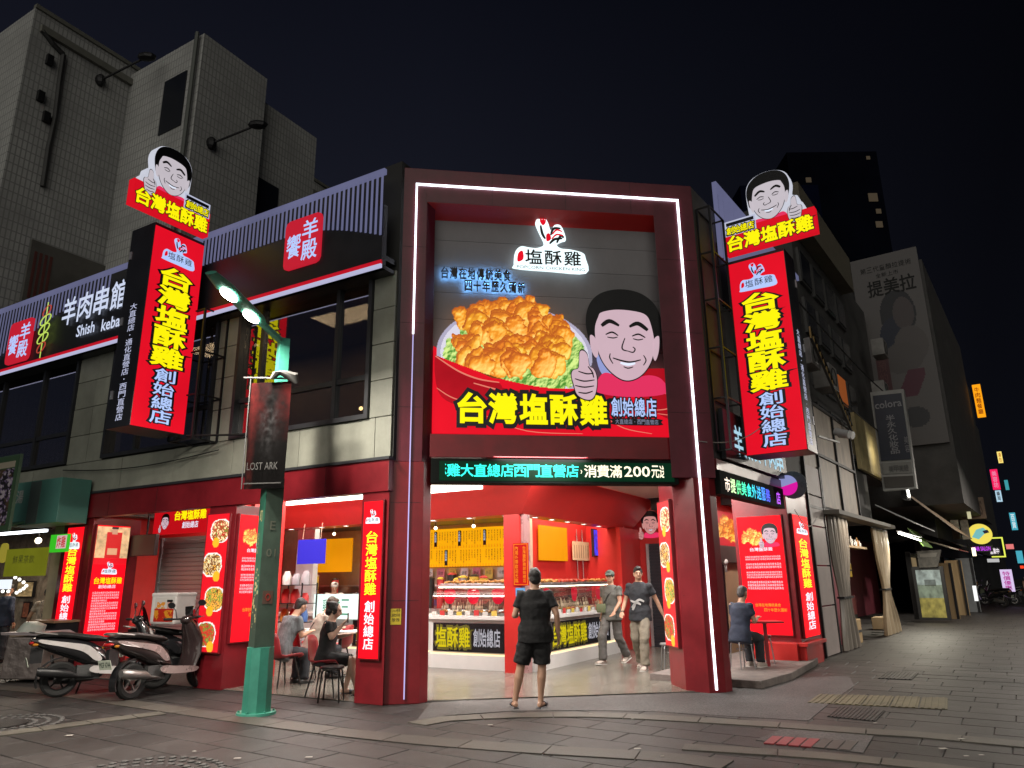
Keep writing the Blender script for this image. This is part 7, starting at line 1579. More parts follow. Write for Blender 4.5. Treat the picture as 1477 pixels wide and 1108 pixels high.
# ================================================================ THE SIDE STREET ON THE RIGHT
def spx(F_, x, pts, th, name, m, parent, **kw):
    """panel on the plane x = const (facing down the street towards the viewer)"""
    b = MB(); P = []
    for X, Y in pts: y, z = F_.pxx(X, Y, x); P.append((x, y, z))
    cap3(b, P, (th, 0, 0)); return b.put(name, m, parent, F_.M, **kw)
SHT = mat('stained translucent sheet', (.30, .25, .20), .5, var=.45, scale=3, bump=.1, streak=.4)
SHP = mat('pinkish grey panel', (.34, .29, .28), .5, var=.15, scale=3, bump=.05)
MAR = mat('maroon painted wall', (.15, .03, .045), .5, var=.3, scale=3)
WOOD = mat('weathered plywood', (.32, .22, .11), .6, var=.25, scale=4, streak=.15, bump=.1)
DKB = mat('dark facade render', (.055, .053, .052), .8, var=.4, scale=1.2)
kf = thing('closed_food_shop', 'closed shop with sheet panels and drawn curtains next to the red booth', 'shop', FR.M @ T(5.2, 0))
def fx0(X, Y, y=0): return FR.px(X, Y, y)
# lower pink panels, in four courses
xs0 = 5.15; xs1 = 6.35
for i, (z0, z1) in enumerate(((0.02, .95), (.98, 1.75), (1.78, 2.55), (2.58, 3.2), (3.23, 3.85))): b = MB(); b.box(xs0+.02, xs1-.02, -.02, .02, z0, z1); b.put('sheet_panel', SHP, kf, FR.M, bev=.004)
for x in (xs0, xs1): b = MB(); b.box(x-.03, x+.03, -.04, .04, 0, 3.9); b.put('post', STEEL, kf, FR.M)
# upper stained sheets in a black frame
zz0 = 2.95; ux = [5.2, 6.5, 8.4, 10.3]
for i in range(3):
    for j, (z0, z1) in enumerate(((3.05, 4.2), (4.25, 5.4))):
        b = MB(); x0_, x1_ = ux[i]+.04, ux[i+1]-.04; zt0_, zt1_ = z1+.0, z1
        b.poly([(x0_, z0), (x1_, z0), (x1_, z1), (x0_, z1)], .02, .05)
        if not (i == 0 and j == 1): b.put('stained_sheet', SHT, kf, FR.M)
for x in ux: b = MB(); b.box(x-.035, x+.035, -.03, .06, 2.95, 5.45); b.put('frame_post', STEEL, kf, FR.M)
for z in (2.97, 4.22, 5.42): b = MB(); b.box(5.2, 10.3, -.03, .06, z-.03, z+.03); b.put('frame_rail', STEEL, kf, FR.M)
b = MB(); b.bar((4.6, -.6, 6.6), (10.3, -.1, 5.5), .05); b.bar((4.6, -.6, 6.35), (10.3, -.1, 5.25), .05); b.put('lattice_beam', STEEL, kf, FR.M)
for i in range(16):
    u = i/15; P = Vector((4.6, -.6, 6.6)).lerp(Vector((10.3, -.1, 5.5)), u); b = MB(); b.bar(P, P-Vector((0, 0, .25)), .03); b.put('lattice_rung', mat('rusty yellow steel', (.32, .22, .08), .5, .3), kf, FR.M)
# canopy rail and underside beam
b = MB(); b.box(6.3, 13.2, -.35, .0, 2.86, 2.95); b.put('canopy_beam', mat('grey canopy beam', (.16, .15, .13), .6), kf, FR.M)
b = MB(); b.box(6.3, 13.2, .0, 2.8, 3.0, 3.06); b.put('canopy_ceiling', DKB, kf, FR.M)
# back wall and dividers inside
b = MB(); b.box(6.4, 26, 2.6, 2.7, 0, 3.0); b.put('back_wall', MAR, kf, FR.M)
b = MB(); b.box(6.35, 6.45, .05, 2.6, 0, 3.0); b.box(8.2, 8.9, .4, .5, 0, 2.3); b.put('maroon_wall', MAR, kf, FR.M)
def curtain(x0, x1, z0, z1, y, m, label, waist, seed):
    c = thing('curtain', label, 'curtain', FR.M @ T(x0, y)); n = 56; k = 16; vs = []; rr = random.Random(seed)
    ph = [rr.uniform(0, 6) for _ in range(4)]
    for j in range(k+1):
        v = j/k; z = z1+(z0-z1)*v; s = 1-(waist[1])*math.exp(-((v-waist[0])/.24)**2); xc = (x0+x1)/2+waist[2]*math.exp(-((v-waist[0])/.3)**2)
        for i in range(n+1):
            u = i/n; a = u*2*math.pi*8+ph[0]+.6*math.sin(u*9+ph[1]); vs.append((xc+(u-.5)*(x1-x0)*s, y+.05*math.sin(a)*(.5+.5*s)+.02*math.sin(a*.5+v*3), z))
    fs = [(j*(n+1)+i, j*(n+1)+i+1, (j+1)*(n+1)+i+1, (j+1)*(n+1)+i) for j in range(k) for i in range(n)]
    b = MB(); b.add(vs, fs); b.put('cloth', m, c, FR.M, smooth=True)
    b = MB(); zc = z1+(z0-z1)*waist[0]; xc = (x0+x1)/2+waist[2]; hw_ = (x1-x0)*.5*(1-waist[1])+.02; b.box(xc-hw_, xc+hw_, y-.075, y+.075, zc-.02, zc+.02); b.put('tie', STEEL, c, FR.M)
    b = MB(); b.cyl((x0-.1, y, z1+.02), (x1+.1, y, z1+.02), .018); b.put('rail', STEEL, c, FR.M)
    return c
CUR = mat('greyish plastic curtain', (.27, .24, .21), .35, var=.2, scale=4, streak=.2, bump=.05)
a = fx0(1190, 745); c = fx0(1240, 745); curtain(6.5, 8.15, .02, 2.85, -.06, CUR, 'grey pleated curtain tied in the middle beside the pink panels', (.62, .45, -.1), 1)
a = fx0(1258, 760); c = fx0(1290, 765); curtain(11.2, 13.4, .02, 2.80, -.06, mat('warm beige curtain', (.36, .29, .20), .4, var=.2, scale=4, streak=.2), 'beige pleated curtain gathered at the waist under the tube light', (.58, .60, -.2), 2)  # second curtain in a warmer beige than the grey one
# clutter inside: boxes, yellow cover, shelf with bottles
rr = random.Random(4)
for i, (lab, cat_, x, y, z, sx_, sy_, sz_, m) in enumerate((
    ('dark red freezer cabinet behind the curtains', 'cabinet', 9.2, .5, 0, 1.7, .8, 1.05, mat('dark red cabinet', (.10, .015, .02), .4)),
    ('grey worn cabinet above the red freezer', 'cabinet', 9.3, .6, 1.06, 1.5, .6, .45, mat('grey cabinet', (.08, .075, .075), .5)),
    ('yellow cover on the grey cabinet behind the curtains', 'cover', 9.1, .5, 1.52, 1.8, .7, .36, mat('yellow cover', (.42, .27, .02), .5)),
    ('leaning wooden boards at the foot of the freezer', 'boards', 8.7, .1, 0, .5, .2, .55, WOOD),
    ('stack of cardboard on the floor inside the doorway', 'cardboard', 14.1, .3, 0, .7, .5, .35, mat('cardboard', (.30, .22, .13), .7)))):
    b = MB(); b.box(x, x+sx_, y, y+sy_, z, z+sz_); o = thing('boards' if cat_ == 'boards' else cat_.replace(' ', '_'), lab, cat_, FR.M @ T(x, y, z)); b.put('body', m, o, FR.M, bev=.02)
    b = MB(); b.box(x+.05, x+sx_-.05, y-.012, y, z+sz_*.45, z+sz_*.55); b.put('front_strip', STEEL, o, FR.M)
sh = thing('bottle_shelf', 'small lit shelf holding bottles under the canopy', 'shelf', FR.M @ T(8.4, .1, 2.3)); b = MB(); b.box(8.3, 10.6, .0, .25, 2.22, 2.27); b.put('board', WOOD, sh, FR.M)
for i in range(9):
    x = 8.4+i*.24; o = MB(); h_ = rr.uniform(.14, .26); o.lathe([(.0001, 0), (.045, 0), (.045, h_*.6), (.018, h_*.8), (.018, h_), (.0001, h_)], (x, .12, 2.27), 8); o.put('bottle', rr.choice([PK[0], mat('amber bottle', (.35, .16, .03), .2), mat('dark bottle', (.03, .02, .01), .2)]), None, FR.M, smooth='auto', label='bottle on the small lit shelf under the canopy, %s from the left' % ORD[i], cat='bottle', group='bottles on the lit shelf')
area('canopy_lamp', FR.M @ T(8.8, -.5, 2.84), 3.0, .3, 45, (1, .86, .68))
# tube light with its ground glow
tl = thing('tube_light', 'bright fluorescent tube light under the striped awning', 'light', FR.M @ T(13.5, -.5, 2.7)); b = MB(); b.cyl((13.0, -.45, 2.72), (17.2, -.45, 2.66), .022, n=8); b.put('tube', emi('white fluorescent', (1, .98, .88), 14), tl, FR.M)
b = MB(); b.box(12.9, 17.3, -.49, -.41, 2.76, 2.79); b.put('fitting', WHL, tl, FR.M); area('tube_lamp', FR.M @ T(15.1, -.5, 2.62), 4, .1, 170, (1, .93, .74))
# awnings
aw2 = thing('striped_awning', 'white awning with green end under the brown one', 'awning', FR.M @ T(13.5, -.6, 2.8))
b = MB(); cap3(b, [(13.2, .1, 3.6), (17.2, .1, 3.5), (17.2, -.9, 2.95), (13.2, -.9, 3.0)], (0, 0, -.03)); b.put('canvas', mat('white canvas', (.40, .42, .42), .6, var=.1), aw2, FR.M)
b = MB(); cap3(b, [(17.2, -.1, 3.1), (19.5, -.1, 3.05), (19.5, -.5, 2.5), (17.2, -.5, 2.5)], (0, 0, -.03)); b.put('green_end', mat('green canvas end', (.10, .20, .03), .6), aw2, FR.M)
aw3 = thing('brown_awning', 'large brown fabric awning sloping over the pavement', 'awning', FR.M @ T(17, -.6, 3)); b = MB(); cap3(b, [(14.5, .1, 4.7), (24.5, .1, 4.3), (25.5, -1.3, 3.0), (19.0, -1.3, 3.1)], (0, 0, -.04)); b.put('canvas', mat('brown canvas', (.24, .17, .11), .7, var=.2, bump=.2), aw3, FR.M)
fl_ = thing('flood_light', 'small lit floodlight on a yellow wall above the awning', 'light', FR.M @ T(16.5, -.5, 5)); c0 = FR.px(1310, 712, -.6)
b = MB(); b.box(c0[0]-.35, c0[0]+.35, -.6, -.45, c0[1]-.18, c0[1]+.18); b.put('case', STEEL, fl_, FR.M); b = MB(); b.box(c0[0]-.15, c0[0]+.15, -.62, -.60, c0[1]-.10, c0[1]+.10); b.put('lens', emi('flood lens', (1, 1, .9), 14), fl_, FR.M)
b = MB(); b.box(12.5, 17.5, .2, .3, 4.6, 6.3); yw = b.put('wall', mat('ochre wall', (.30, .24, .12), .7, var=.3), None, FR.M, label='ochre patch of wall behind the floodlight', cat='wall')
area('flood_lamp', FR.M @ T(14.6, -.35, 5.4) @ Matrix.Rotation(R(60), 4, 'X'), .3, .3, 9, (1, .9, .6))
# vertical sign with latin name
vs_ = thing('vertical_sign', 'unlit navy vertical sign in a white frame with latin name on top', 'sign', FR.M @ T(13.9, -1, 5)); xq = 13.9
qd = [(1255, 566), (1303, 561), (1322, 704), (1274, 708)]
spx(FR, xq+.06, qd, .3, 'sign_case', mat('grey white frame', (.30, .30, .29), .5), vs_, FR)if False else None
spx(FR, xq+.06, qd, .3, 'sign_case', mat('grey white frame', (.26, .26, .25), .5), vs_)
spx(FR, xq+.02, [(1259, 571), (1300, 567), (1314, 662), (1271, 665)], .03, 'navy_face', mat('navy sign face', (.016, .020, .035), .4), vs_)
spx(FR, xq+.02, [(1272, 668), (1314, 666), (1316, 682), (1274, 684)], .03, 'pale_face', mat('pale grey face', (.18, .18, .17), .5), vs_)
spx(FR, xq+.02, [(1274, 688), (1317, 686), (1319, 702), (1277, 704)], .03, 'brown_face', mat('brown grey face', (.05, .045, .04), .5), vs_)
VM = FR.M @ T(xq, 0) @ RZ(-90); y0_, z0_ = FR.pxx(1261, 590, xq); y1_, z1_ = FR.pxx(1301, 575, xq)
GT = mat('grey sign print', (.22, .22, .24), .5); b = MB(); latin(b, 'colora', -y0_+.03, -y1_-.03, z0_-.02, z0_+.22, 0, 'm', .02)
zb_ = FR.pxx(1290, 655, xq)[1]; zt_ = FR.pxx(1285, 598, xq)[1]; xm = (-y0_-y1_)/2; column(b, '半永久化妝品', xm-.12, xm+.12, zt_, zb_, 0, 'm', .1, .02); column(b, '美容', xm+.28, xm+.40, (zt_+zb_)/2-.1, zb_, 0, 'n', .1, .02); b.put('lettering', GT, vs_, VM, recalc=False)
zz_ = FR.pxx(1295, 675, xq)[1]; b = MB(); line(b, '美甲美睫', xm-.25, xm+.3, zz_-.12, zz_+.08, 0, 'n', .1, .02); b.put('small_lettering', mat('dark grey print', (.06, .06, .06), .5), vs_, VM, recalc=False)
# lit standing photo box, lantern board, plywood
lb = thing('standing_light_box', 'standing light box with a faded landscape picture on the pavement edge', 'sign', FR.M @ T(17, -.4)); xq = 18.4
y0_, z0_ = FR.pxx(1330, 888, xq); y1_, z1_ = FR.pxx(1355, 822, xq); LMx = FR.M @ T(xq, 0) @ RZ(-90)
rsn = np.random.RandomState(10); f_ = fbm(44, 26, rsn, 5, 4); im = np.zeros((44, 26, 3)); im[:] = lin(150, 165, 165); im[14:26] = lin(120, 135, 120); im[26:] = lin(150, 140, 70); im *= (.35+.9*f_)[..., None]; im[9:15, 8:20] *= .35
b = MB(); b.box(-y0_-.1, -y1_+.1, .01, .25, .08, z1_+.12); b.put('case', STEEL, lb, LMx); grid_print(np.clip(im, 0, 1), np.ones((44, 26), bool), -y0_, .16, y0_-y1_, z1_-.16, 'picture', PR_HALF, lb, LMx, y=.005)
for i, (X0, X1, Yt, Yb, xq, m, lab) in enumerate(((1357, 1372, 812, 878, 21, WOOD, 'tall plywood sheet beside the light box'), (1373, 1386, 808, 872, 24, WOOD, 'second plywood sheet leaning further along the wall'), (1388, 1402, 805, 868, 27, mat('grey corrugated sheet', (.16, .17, .18), .5), 'grey corrugated sheet past the plywood'))):
    o = thing('board', lab, 'board', FR.M @ T(xq, 0)); y0_, z0_ = FR.pxx(X0, Yb, xq); y1_, z1_ = FR.pxx(X1, Yt, xq); b = MB(); b.box(xq, xq+.06, y1_, y0_, 0, z1_); b.put('sheet', m, o, FR.M); b = MB(); b.box(xq-.03, xq, y1_+.02, y1_+.1, 0, z1_); b.put('batten', STEEL, o, FR.M)
dkr = thing('lantern_board', 'dark hanging board with faded drawings above the light box', 'sign', FR.M @ T(18, -.5, 2)); spx(FR, 18.3, [(1322, 795), (1357, 793), (1352, 818), (1326, 819)], .2, 'board', mat('dark board', (.05, .045, .04), .6, var=.8, scale=6), dkr); spx(FR, 18.28, [(1326, 799), (1352, 797), (1350, 803), (1327, 804)], .01, 'pale_print', mat('faded print', (.12, .11, .10), .6), dkr)
# signs down the street
def far_sign(label, xq, quad, m, txt=None, tm=None, latin_=False, vert=False, shape=None, thick=.2, cat='sign'):
    s = thing('street_sign', label, cat, FR.M @ T(xq, 0, 3), 'signs hanging over the side street'); P = [FR.pxx(X, Y, xq) for X, Y in quad]
    ys = [-p[0] for p in P]; zs = [p[1] for p in P]; x0, x1 = (ys[0]+ys[3])/2, (ys[1]+ys[2])/2; z1, z0 = (zs[0]+zs[1])/2, (zs[2]+zs[3])/2; M = FR.M @ T(xq, 0) @ RZ(-90)
    b = MB()
    if shape == 'oval': b.poly([((x0+x1)/2+(x1-x0)/2*math.cos(t), (z0+z1)/2+(z1-z0)/2*math.sin(t)) for t in [i*math.pi/14 for i in range(28)]], 0, thick)
    elif shape == 'frame':
        t = (x1-x0)*.10; b.box(x0, x1, 0, .1, z1-t, z1); b.box(x0, x1, 0, .1, z0, z0+t); b.box(x1-t, x1, 0, .1, z0+t, z1-t)
    else: b.box(x0, x1, 0, thick, z0, z1)
    b.put('face', m, s, M)
    if txt:
        b = MB(); dx, dz = (x1-x0)*.1, (z1-z0)*.08
        if vert: column(b, txt, x0+dx*2, x1-dx*2, z1-dz, z0+dz, -.01, 'm', .1, .01)
        elif latin_: latin(b, txt, x0+dx, x1-dx, z0+dz*2, z1-dz*2, -.01, 'm', .01)
        else: line(b, txt, x0+dx, x1-dx, z0+dz, z1-dz, -.01, 'm', .1, .01)
        b.put('lettering', tm, s, M, recalc=False)
    return s
DKP = mat('dark sign print', (.05, .02, .01), .5)
E_ = lambda n, c, s=1.: emi(n, lin(*c), s)
far_sign('orange lit vertical sign highest above the side street', 34, [(1403, 556), (1415, 553), (1420, 600), (1409, 603)], E_('orange sign', (250, 160, 20), 1.1), '牛肉麵餐廳', E_('dim orange print', (150, 70, 10), .8), vert=True)
far_sign('small white and yellow lit sign far down the street', 50, [(1437, 652), (1444, 651), (1447, 667), (1441, 668)], E_('yellow white sign', (245, 220, 120), 1.1), '湯包', E_('dark amber print', (190, 110, 10), .8), vert=True)
far_sign('pink lit vertical sign above the side street', 40, [(1427, 678), (1438, 676), (1443, 705), (1433, 707)], E_('pink sign', (235, 30, 90), 1.1), '美容坊', E_('pale pink print', (250, 150, 190), .8), vert=True)
far_sign('white blue lit sign just under the pink one', 41, [(1435, 708), (1443, 707), (1446, 723), (1438, 724)], E_('pale blue sign', (180, 215, 235), 1.0), '藥局', DKP, vert=True)
far_sign('thin teal lit sign right of the pink one', 55, [(1448, 693), (1453, 692), (1456, 706), (1451, 707)], E_('teal sign', (60, 150, 160), 1.0))
far_sign('tall teal blue lit vertical sign near the right edge', 50, [(1455, 740), (1464, 739), (1468, 764), (1460, 765)], E_('teal blue sign', (70, 165, 185), 1.0), '百貨', E_('white far print', (225, 240, 245), .9), vert=True)
far_sign('second teal sign low at the right edge', 52, [(1465, 795), (1474, 794), (1477, 812), (1468, 813)], E_('teal blue sign', (70, 165, 185), 1.0))
far_sign('tiny red light at the right edge', 52, [(1471, 816), (1476, 816), (1477, 820), (1472, 820)], E_('red point', (230, 60, 30), 1.5))
far_sign('brown rounded sign with a faint latin word', 27, [(1383, 719), (1419, 717), (1422, 748), (1386, 749)], mat('brown sign face', (.20, .13, .085), .5, var=.1), 'ROOTS', mat('dark brown print', (.09, .05, .03), .5), latin_=True)
ov = far_sign('yellow oval sign with a teal bird picture', 27, [(1396, 756), (1431, 755), (1431, 785), (1396, 785)], E_('yellow oval sign', (235, 215, 90), 1.0), shape='oval')
spx(FR, 26.97, [(1402, 775), (1408, 764), (1418, 761), (1424, 766), (1418, 772), (1412, 778)], .02, 'bird_picture', E_('aqua print', (120, 190, 190), .9), ov); spx(FR, 26.95, [(1417, 766), (1424, 764), (1427, 768), (1420, 770)], .02, 'dark_print', mat('navy print', (.02, .02, .10), .5), ov)
far_sign('purple neon words under the oval sign', 27.5, [(1400, 787), (1432, 787), (1432, 796), (1400, 796)], mat('dark neon board', (.02, .02, .03), .5), 'HAIR SALON', E_('violet neon', (190, 60, 230), 1.2), latin_=True)
far_sign('square yellow neon outline beside the oval sign', 29, [(1428, 775), (1448, 775), (1449, 804), (1428, 804)], E_('yellow green neon line', (225, 235, 90), 1.1), shape='frame')
far_sign('white neon text lines inside the yellow outline', 30, [(1426, 790), (1443, 790), (1443, 800), (1426, 800)], mat('dark neon board', (.02, .02, .03), .5), '營業中', E_('white neon', (235, 225, 230), 1.2))
far_sign('pale lit rectangle with pink letters at the pavement end', 34, [(1442, 822), (1459, 821), (1464, 853), (1447, 854)], E_('pale lilac panel', (215, 195, 235), 1.0), '特價優惠', E_('magenta print', (190, 60, 160), .8), vert=True)
far_sign('small red and white lit sign beyond the yellow outline', 44, [(1451, 785), (1462, 785), (1462, 792), (1451, 792)], E_('red white sign', (225, 120, 120), 1.0))
far_sign('low white lit words beneath the yellow outline', 32, [(1424, 806), (1441, 806), (1441, 811), (1424, 811)], E_('grey white strip', (190, 190, 190), .9))
for i, (X, Y, xq, col) in enumerate(((1395, 738, 24, (230, 225, 180)), (1402, 790, 26, (255, 240, 200)), (1404, 845, 26, (235, 235, 235)))):
    far_sign(['bright cream window light below the brown sign', 'bright lamp by the purple neon words', 'white lit doorway at the pavement end'][i], xq, [(X, Y), (X+5, Y), (X+5, Y+[10, 12, 22][i]), (X, Y+[10, 12, 22][i])], E_('point light %d' % i, col, [.6, 2, 1.2][i]))
# notice papers on the wall by the awning
for X in (1372, 1386): far_sign('framed notice on the wall at the end of the brown awning' if X == 1372 else 'second pale notice beside the framed one', 25+(X-1372)/10, [(X, 750), (X+11, 750), (X+12, 778), (X+1, 778)], mat('notice paper', (.25, .22, .17), .6, var=.5, scale=6))
# bags and plants at the end
for i, (X, Y, s_, m, lab) in enumerate(((1424, 868, .35, mat('black rubbish bag', (.02, .02, .03), .35, bump=.3), 'black rubbish bag left of the second bag on the pavement'), (1438, 870, .38, mat('black rubbish bag', (.02, .02, .03), .35, bump=.3), 'black rubbish bag at the end of the row'), (1412, 862, .45, mat('olive sack', (.10, .11, .07), .7), 'olive sack in front of the boards'))):
    x, y = gp(X, Y); o = thing('rubbish_bag', lab, 'bag', T(x, y), 'bags at the pavement end'); b = MB(); b.ball((0, 0, s_*.7), s_*1.2, s_, s_*.75, 12, 8); b.xf(T(x, y)); b.put('bag', m, o, I4, smooth=True); b = MB(); b.cyl((x, y, s_*1.35), (x+.05, y, s_*1.65), .05, .12, 8); b.put('knot', m, o, I4)
rr = random.Random(8); pk_ = 0
# floor speaker by the booth
sp_ = thing('floor_speaker', 'small black speaker leaning at the foot of the booth', 'speaker', T(*gp(1186, 944))); x, y = gp(1188, 944); SPM = T(x, y, .02) @ Matrix.Rotation(R(-18), 4, 'Y'); b = MB(); b.cyl((0, 0, 0), (0, 0, .36), .12, .12, 18); b.put('body', mat('charcoal speaker cloth', (.03, .035, .045), .6, bump=.3, bscale=200), sp_, SPM, smooth='auto'); b = MB(); b.lathe([(.10, .362), (.10, .366), (.0001, .366)], n=18); b.put('top_panel', STEEL, sp_, SPM)

# ================================================================ BUILDINGS BEHIND
def brickmat(name, c, m_, sx_, sy_):
    m = mat(name, c, .8, var=.25, scale=.8); nt = m.node_tree; N = nt.nodes; L = nt.links; b = N['Principled BSDF']; src = b.inputs['Base Color'].links[0].from_socket
    g = N.new('ShaderNodeNewGeometry'); tc_ = N.new('ShaderNodeTexCoord'); br = N.new('ShaderNodeTexBrick'); sxn = N.new('ShaderNodeSeparateXYZ'); ad = N.new('ShaderNodeMath'); ad.operation = 'ADD'; cb = N.new('ShaderNodeCombineXYZ')
    L.new(tc_.outputs['Object'], sxn.inputs[0]); L.new(sxn.outputs['X'], ad.inputs[0]); L.new(sxn.outputs['Y'], ad.inputs[1]); L.new(ad.outputs[0], cb.inputs[0]); L.new(sxn.outputs['Z'], cb.inputs[1]); L.new(cb.outputs[0], br.inputs['Vector'])
    br.inputs['Scale'].default_value = 1; br.inputs['Brick Width'].default_value = sx_; br.inputs['Row Height'].default_value = sy_; br.inputs['Mortar Size'].default_value = .018; br.offset = 0 if sx_ < .2 else .5
    L.new(src, br.inputs['Color1']); L.new(src, br.inputs['Color2']); br.inputs['Mortar'].default_value = (*m_, 1); L.new(br.outputs['Color'], b.inputs['Base Color']); return m
TILE_ = brickmat('old grey wall tile', (.35, .355, .345), (.235, .236, .232), .12, .26)
ta = thing('tiled_tower', 'old tiled building rising behind the shop at the left', 'building', FL.M @ T(-14, 6)); XA = -13.
y0_, z0_ = FL.pxx(48, 27, XA); y1_, z1_ = FL.pxx(240, 115, XA)
b = MB(); b.box(XA-14, XA, y0_, 26, 3.4, 17.0); b.put('block', TILE_, ta, FL.M)
b = MB(); b.box(XA-.02, XA+.12, y0_+.2, 12, 16.35, 16.55); b.box(XA-.1, XA+.06, y0_, 12, 17.0, 17.12); b.put('cornice', mat('grey band', (.14, .14, .12), .8), ta, FL.M)
b = MB(); b.box(XA-14, XA-1.2, .4, 8, 3.3, 8.1); b.put('low_wing', mat('dark lower wing', (.05, .05, .048), .8), ta, FL.M); b = MB(); b.box(XA-14, XA-2.2, y0_-3, y0_, 8.1, 16.8); b.put('front_block', TILE_, ta, FL.M)
for k, (y, z, w_, h_) in enumerate(((4.2, 15.0, 2.0, 1.0),)): b = MB(); b.box(XA-.05, XA+.02, y, y+w_, z, z+h_); wo = b.put('boarded_window', mat('boarded window', (.26, .26, .24), .8), ta, FL.M)
for k, (X, Y) in enumerate(((70, 88), (57, 140), (65, 170))): y, z = FL.pxx(X, Y, XA); b = MB(); b.box(XA, XA+.12, y-.08, y+.08, z-.15, z+.15); b.put('wall_bracket', STEEL, ta, FL.M)
b = MB(); pts = [(XA+.06,)+FL.pxx(X, Y, XA) for X, Y in ((60, 45), (75, 65), (90, 80), (84, 120), (78, 170), (68, 215), (60, 270))]; b.tube(pts, .07, 6); b.put('drain_pipe', mat('dark drain pipe', (.02, .02, .02), .6), ta, FL.M)
tb = thing('tiled_stair_tower', 'second taller tiled block right of the old building', 'building', FL.M @ T(-9, 8)); XB = -9.6
yb0, zb0_ = FL.pxx(295, 48, XB); yb1, zb1_ = FL.pxx(386, 108, XB); yb2, _ = FL.pxx(470, 182, XB)
b = MB(); b.box(XB-7, XB, yb0, yb1, 0, zb0_); b.put('block', TILE_, tb, FL.M); b = MB(); b.box(XB-7, XB-.4, yb1, yb2, 0, zb0_-.5); b.put('rear_block', TILE_, tb, FL.M)
b = MB(); b.box(XB-.42, XB-.36, yb1+.3, yb1+1.1, 9.3, 11.0); b.box(XB-.42, XB-.36, yb1+.3, yb1+1.1, 11.8, 13.6); b.put('dark_windows', mat('dark window', (.01, .012, .018), .3), tb, FL.M, kind='stuff')
w0 = FL.px(250, 140, yb0-.02); b = MB(); b.box(w0[0]-.5, w0[0]+.5, yb0-.03, yb0, w0[1]-1.1, w0[1]+.7); b.put('dark_window', mat('dark window', (.01, .012, .018), .3), tb, FL.M)
b = MB(); b.cyl((XB-.15, yb0-.12, 6), (XB-.15, yb0-.12, zb0_), .06, n=6); b.put('corner_pipe', mat('grey pipe', (.09, .10, .09), .6), tb, FL.M)
for i, (p0, p1) in enumerate((((145, 116), (212, 82)), ((238, 170), (308, 138)), ((305, 207), (372, 180)))):
    s = thing('spotlight_arm', ['unlit spotlight on a long arm, highest on the tiled wall', 'unlit spotlight on a long arm in the middle of the tiled wall', 'unlit spotlight on a long arm, lowest and rightmost on the tiled wall'][i], 'spotlight', I4, 'spotlight arms on the tiled wall'); xp = XA+.05 if i < 2 else XB+.05
    y, z = FL.pxx(p0[0], p0[1], xp); P0 = FL.M @ Vector((xp, y, z)); d_ = ray(*p1); D_ = (P0-CAMP).length*.97; P1 = CAMP+d_*D_
    b = MB(); b.cyl(P0, P1, .035, n=6); b.put('arm', STEEL, s, I4); b = MB(); b.ball(P1, .28, .16, .12, 8, 6); b.put('lamp_head', STEEL, s, I4); b = MB(); b.ball(P0, .15, .15, .2, 8, 6); b.put('mount', STEEL, s, I4)
# pale billboard on the tiled wall
bl_ = thing('wall_billboard', 'faded billboard with prices on the tiled wall at the left', 'billboard', FL.M @ T(XA+.1, 2, 8)); BMx = FL.M @ T(XA+.10, 0) @ RZ(90); P = [FL.pxx(X, Y, XA+.1) for X, Y in ((47, 345), (155, 385), (150, 470), (38, 440))]
x0 = P[0][0]; x1 = P[1][0]+.2; z1 = max(P[0][1], P[1][1]); z0 = z1-3.2; b = MB(); b.box(x0, x1, 0, .05, z0, z1); b.put('sheet', mat('faded billboard', (.10, .095, .085), .8, var=.3, scale=1), bl_, BMx)
b = MB(); latin(b, '89', x0+(x1-x0)*.45, x0+(x1-x0)*.75, z0+1.3, z0+2.3, -.01, 'm', .02); line(b, '週四士', x0+.1, x0+(x1-x0)*.4, z0+.95, z0+1.35, -.01, 'm', .1, .02); latin(b, '99', x0+.1, x0+(x1-x0)*.4, z0+.1, z0+.8, -.01, 'm', .02); b.put('lettering', mat('dark faded print', (.03, .03, .03), .8), bl_, BMx, recalc=False)
b = MB(); [b.box(x0+.1+.13*i, x0+.17+.13*i, -.012, -.001, z0+1.6, z1-.3) for i in range(4)]; b.put('red_print', mat('faded red print', (.11, .03, .025), .8), bl_, BMx, kind='stuff')
for (F_, X, Y, e) in ((FL, 0, 0, 0),): pass
# ---- right hand distance
mb_ = thing('mid_rise_building', 'dark mid rise building with balconies behind the right sign', 'building', FR.M @ T(6, 1))
b = MB(); b.box(5.1, 8.3, .4, 3.5, 3.1, 7.6); b.put('low_block', DKB, mb_, FR.M); b = MB(); b.box(8.3, 14.2, .4, 4, 3.1, 11.6); b.put('block', DKB, mb_, FR.M); b = MB(); b.box(8.1, 14.3, .0, .42, 10.7, 11.9); b.put('parapet', mat('beige parapet', (.13, .115, .085), .8, var=.2), mb_, FR.M)
rr = random.Random(12)
for j in range(4):
    for i in range(4):
        x = 8.6+i*1.4; z = 4.9+j*1.45; b = MB(); b.box(x, x+1.1, .32, .4, z, z+1.0); lit = (i, j) == (2, 1); wf = b.put('window', mat('grey window frame', (.05, .05, .05), .6), mb_, FR.M); b = MB(); b.box(x+.08, x+1.02, .30, .32, z+.08, z+.92); b.put('pane', emi('orange lit window', lin(160, 85, 40), .55) if lit else mat('night window pane', (.015, .017, .02), .15), wf, FR.M)
bb_ = thing('banner_building', 'dark building with a huge poster of a long haired woman', 'building', FR.M @ T(13, 0)); b = MB(); b.box(14.3, 19, .5, 8, 4.7, 11.5); b.put('block', DKB, bb_, FR.M)
xq = 19.5; b = MB(); y0_, z0_ = FR.pxx(1225, 372, xq); y1_, z1_ = FR.pxx(1322, 362, xq); b.box(xq+.2, 34, y1_-.1, 8, 4.0, z1_-.3); b.put('rear_block', DKB, bb_, FR.M)
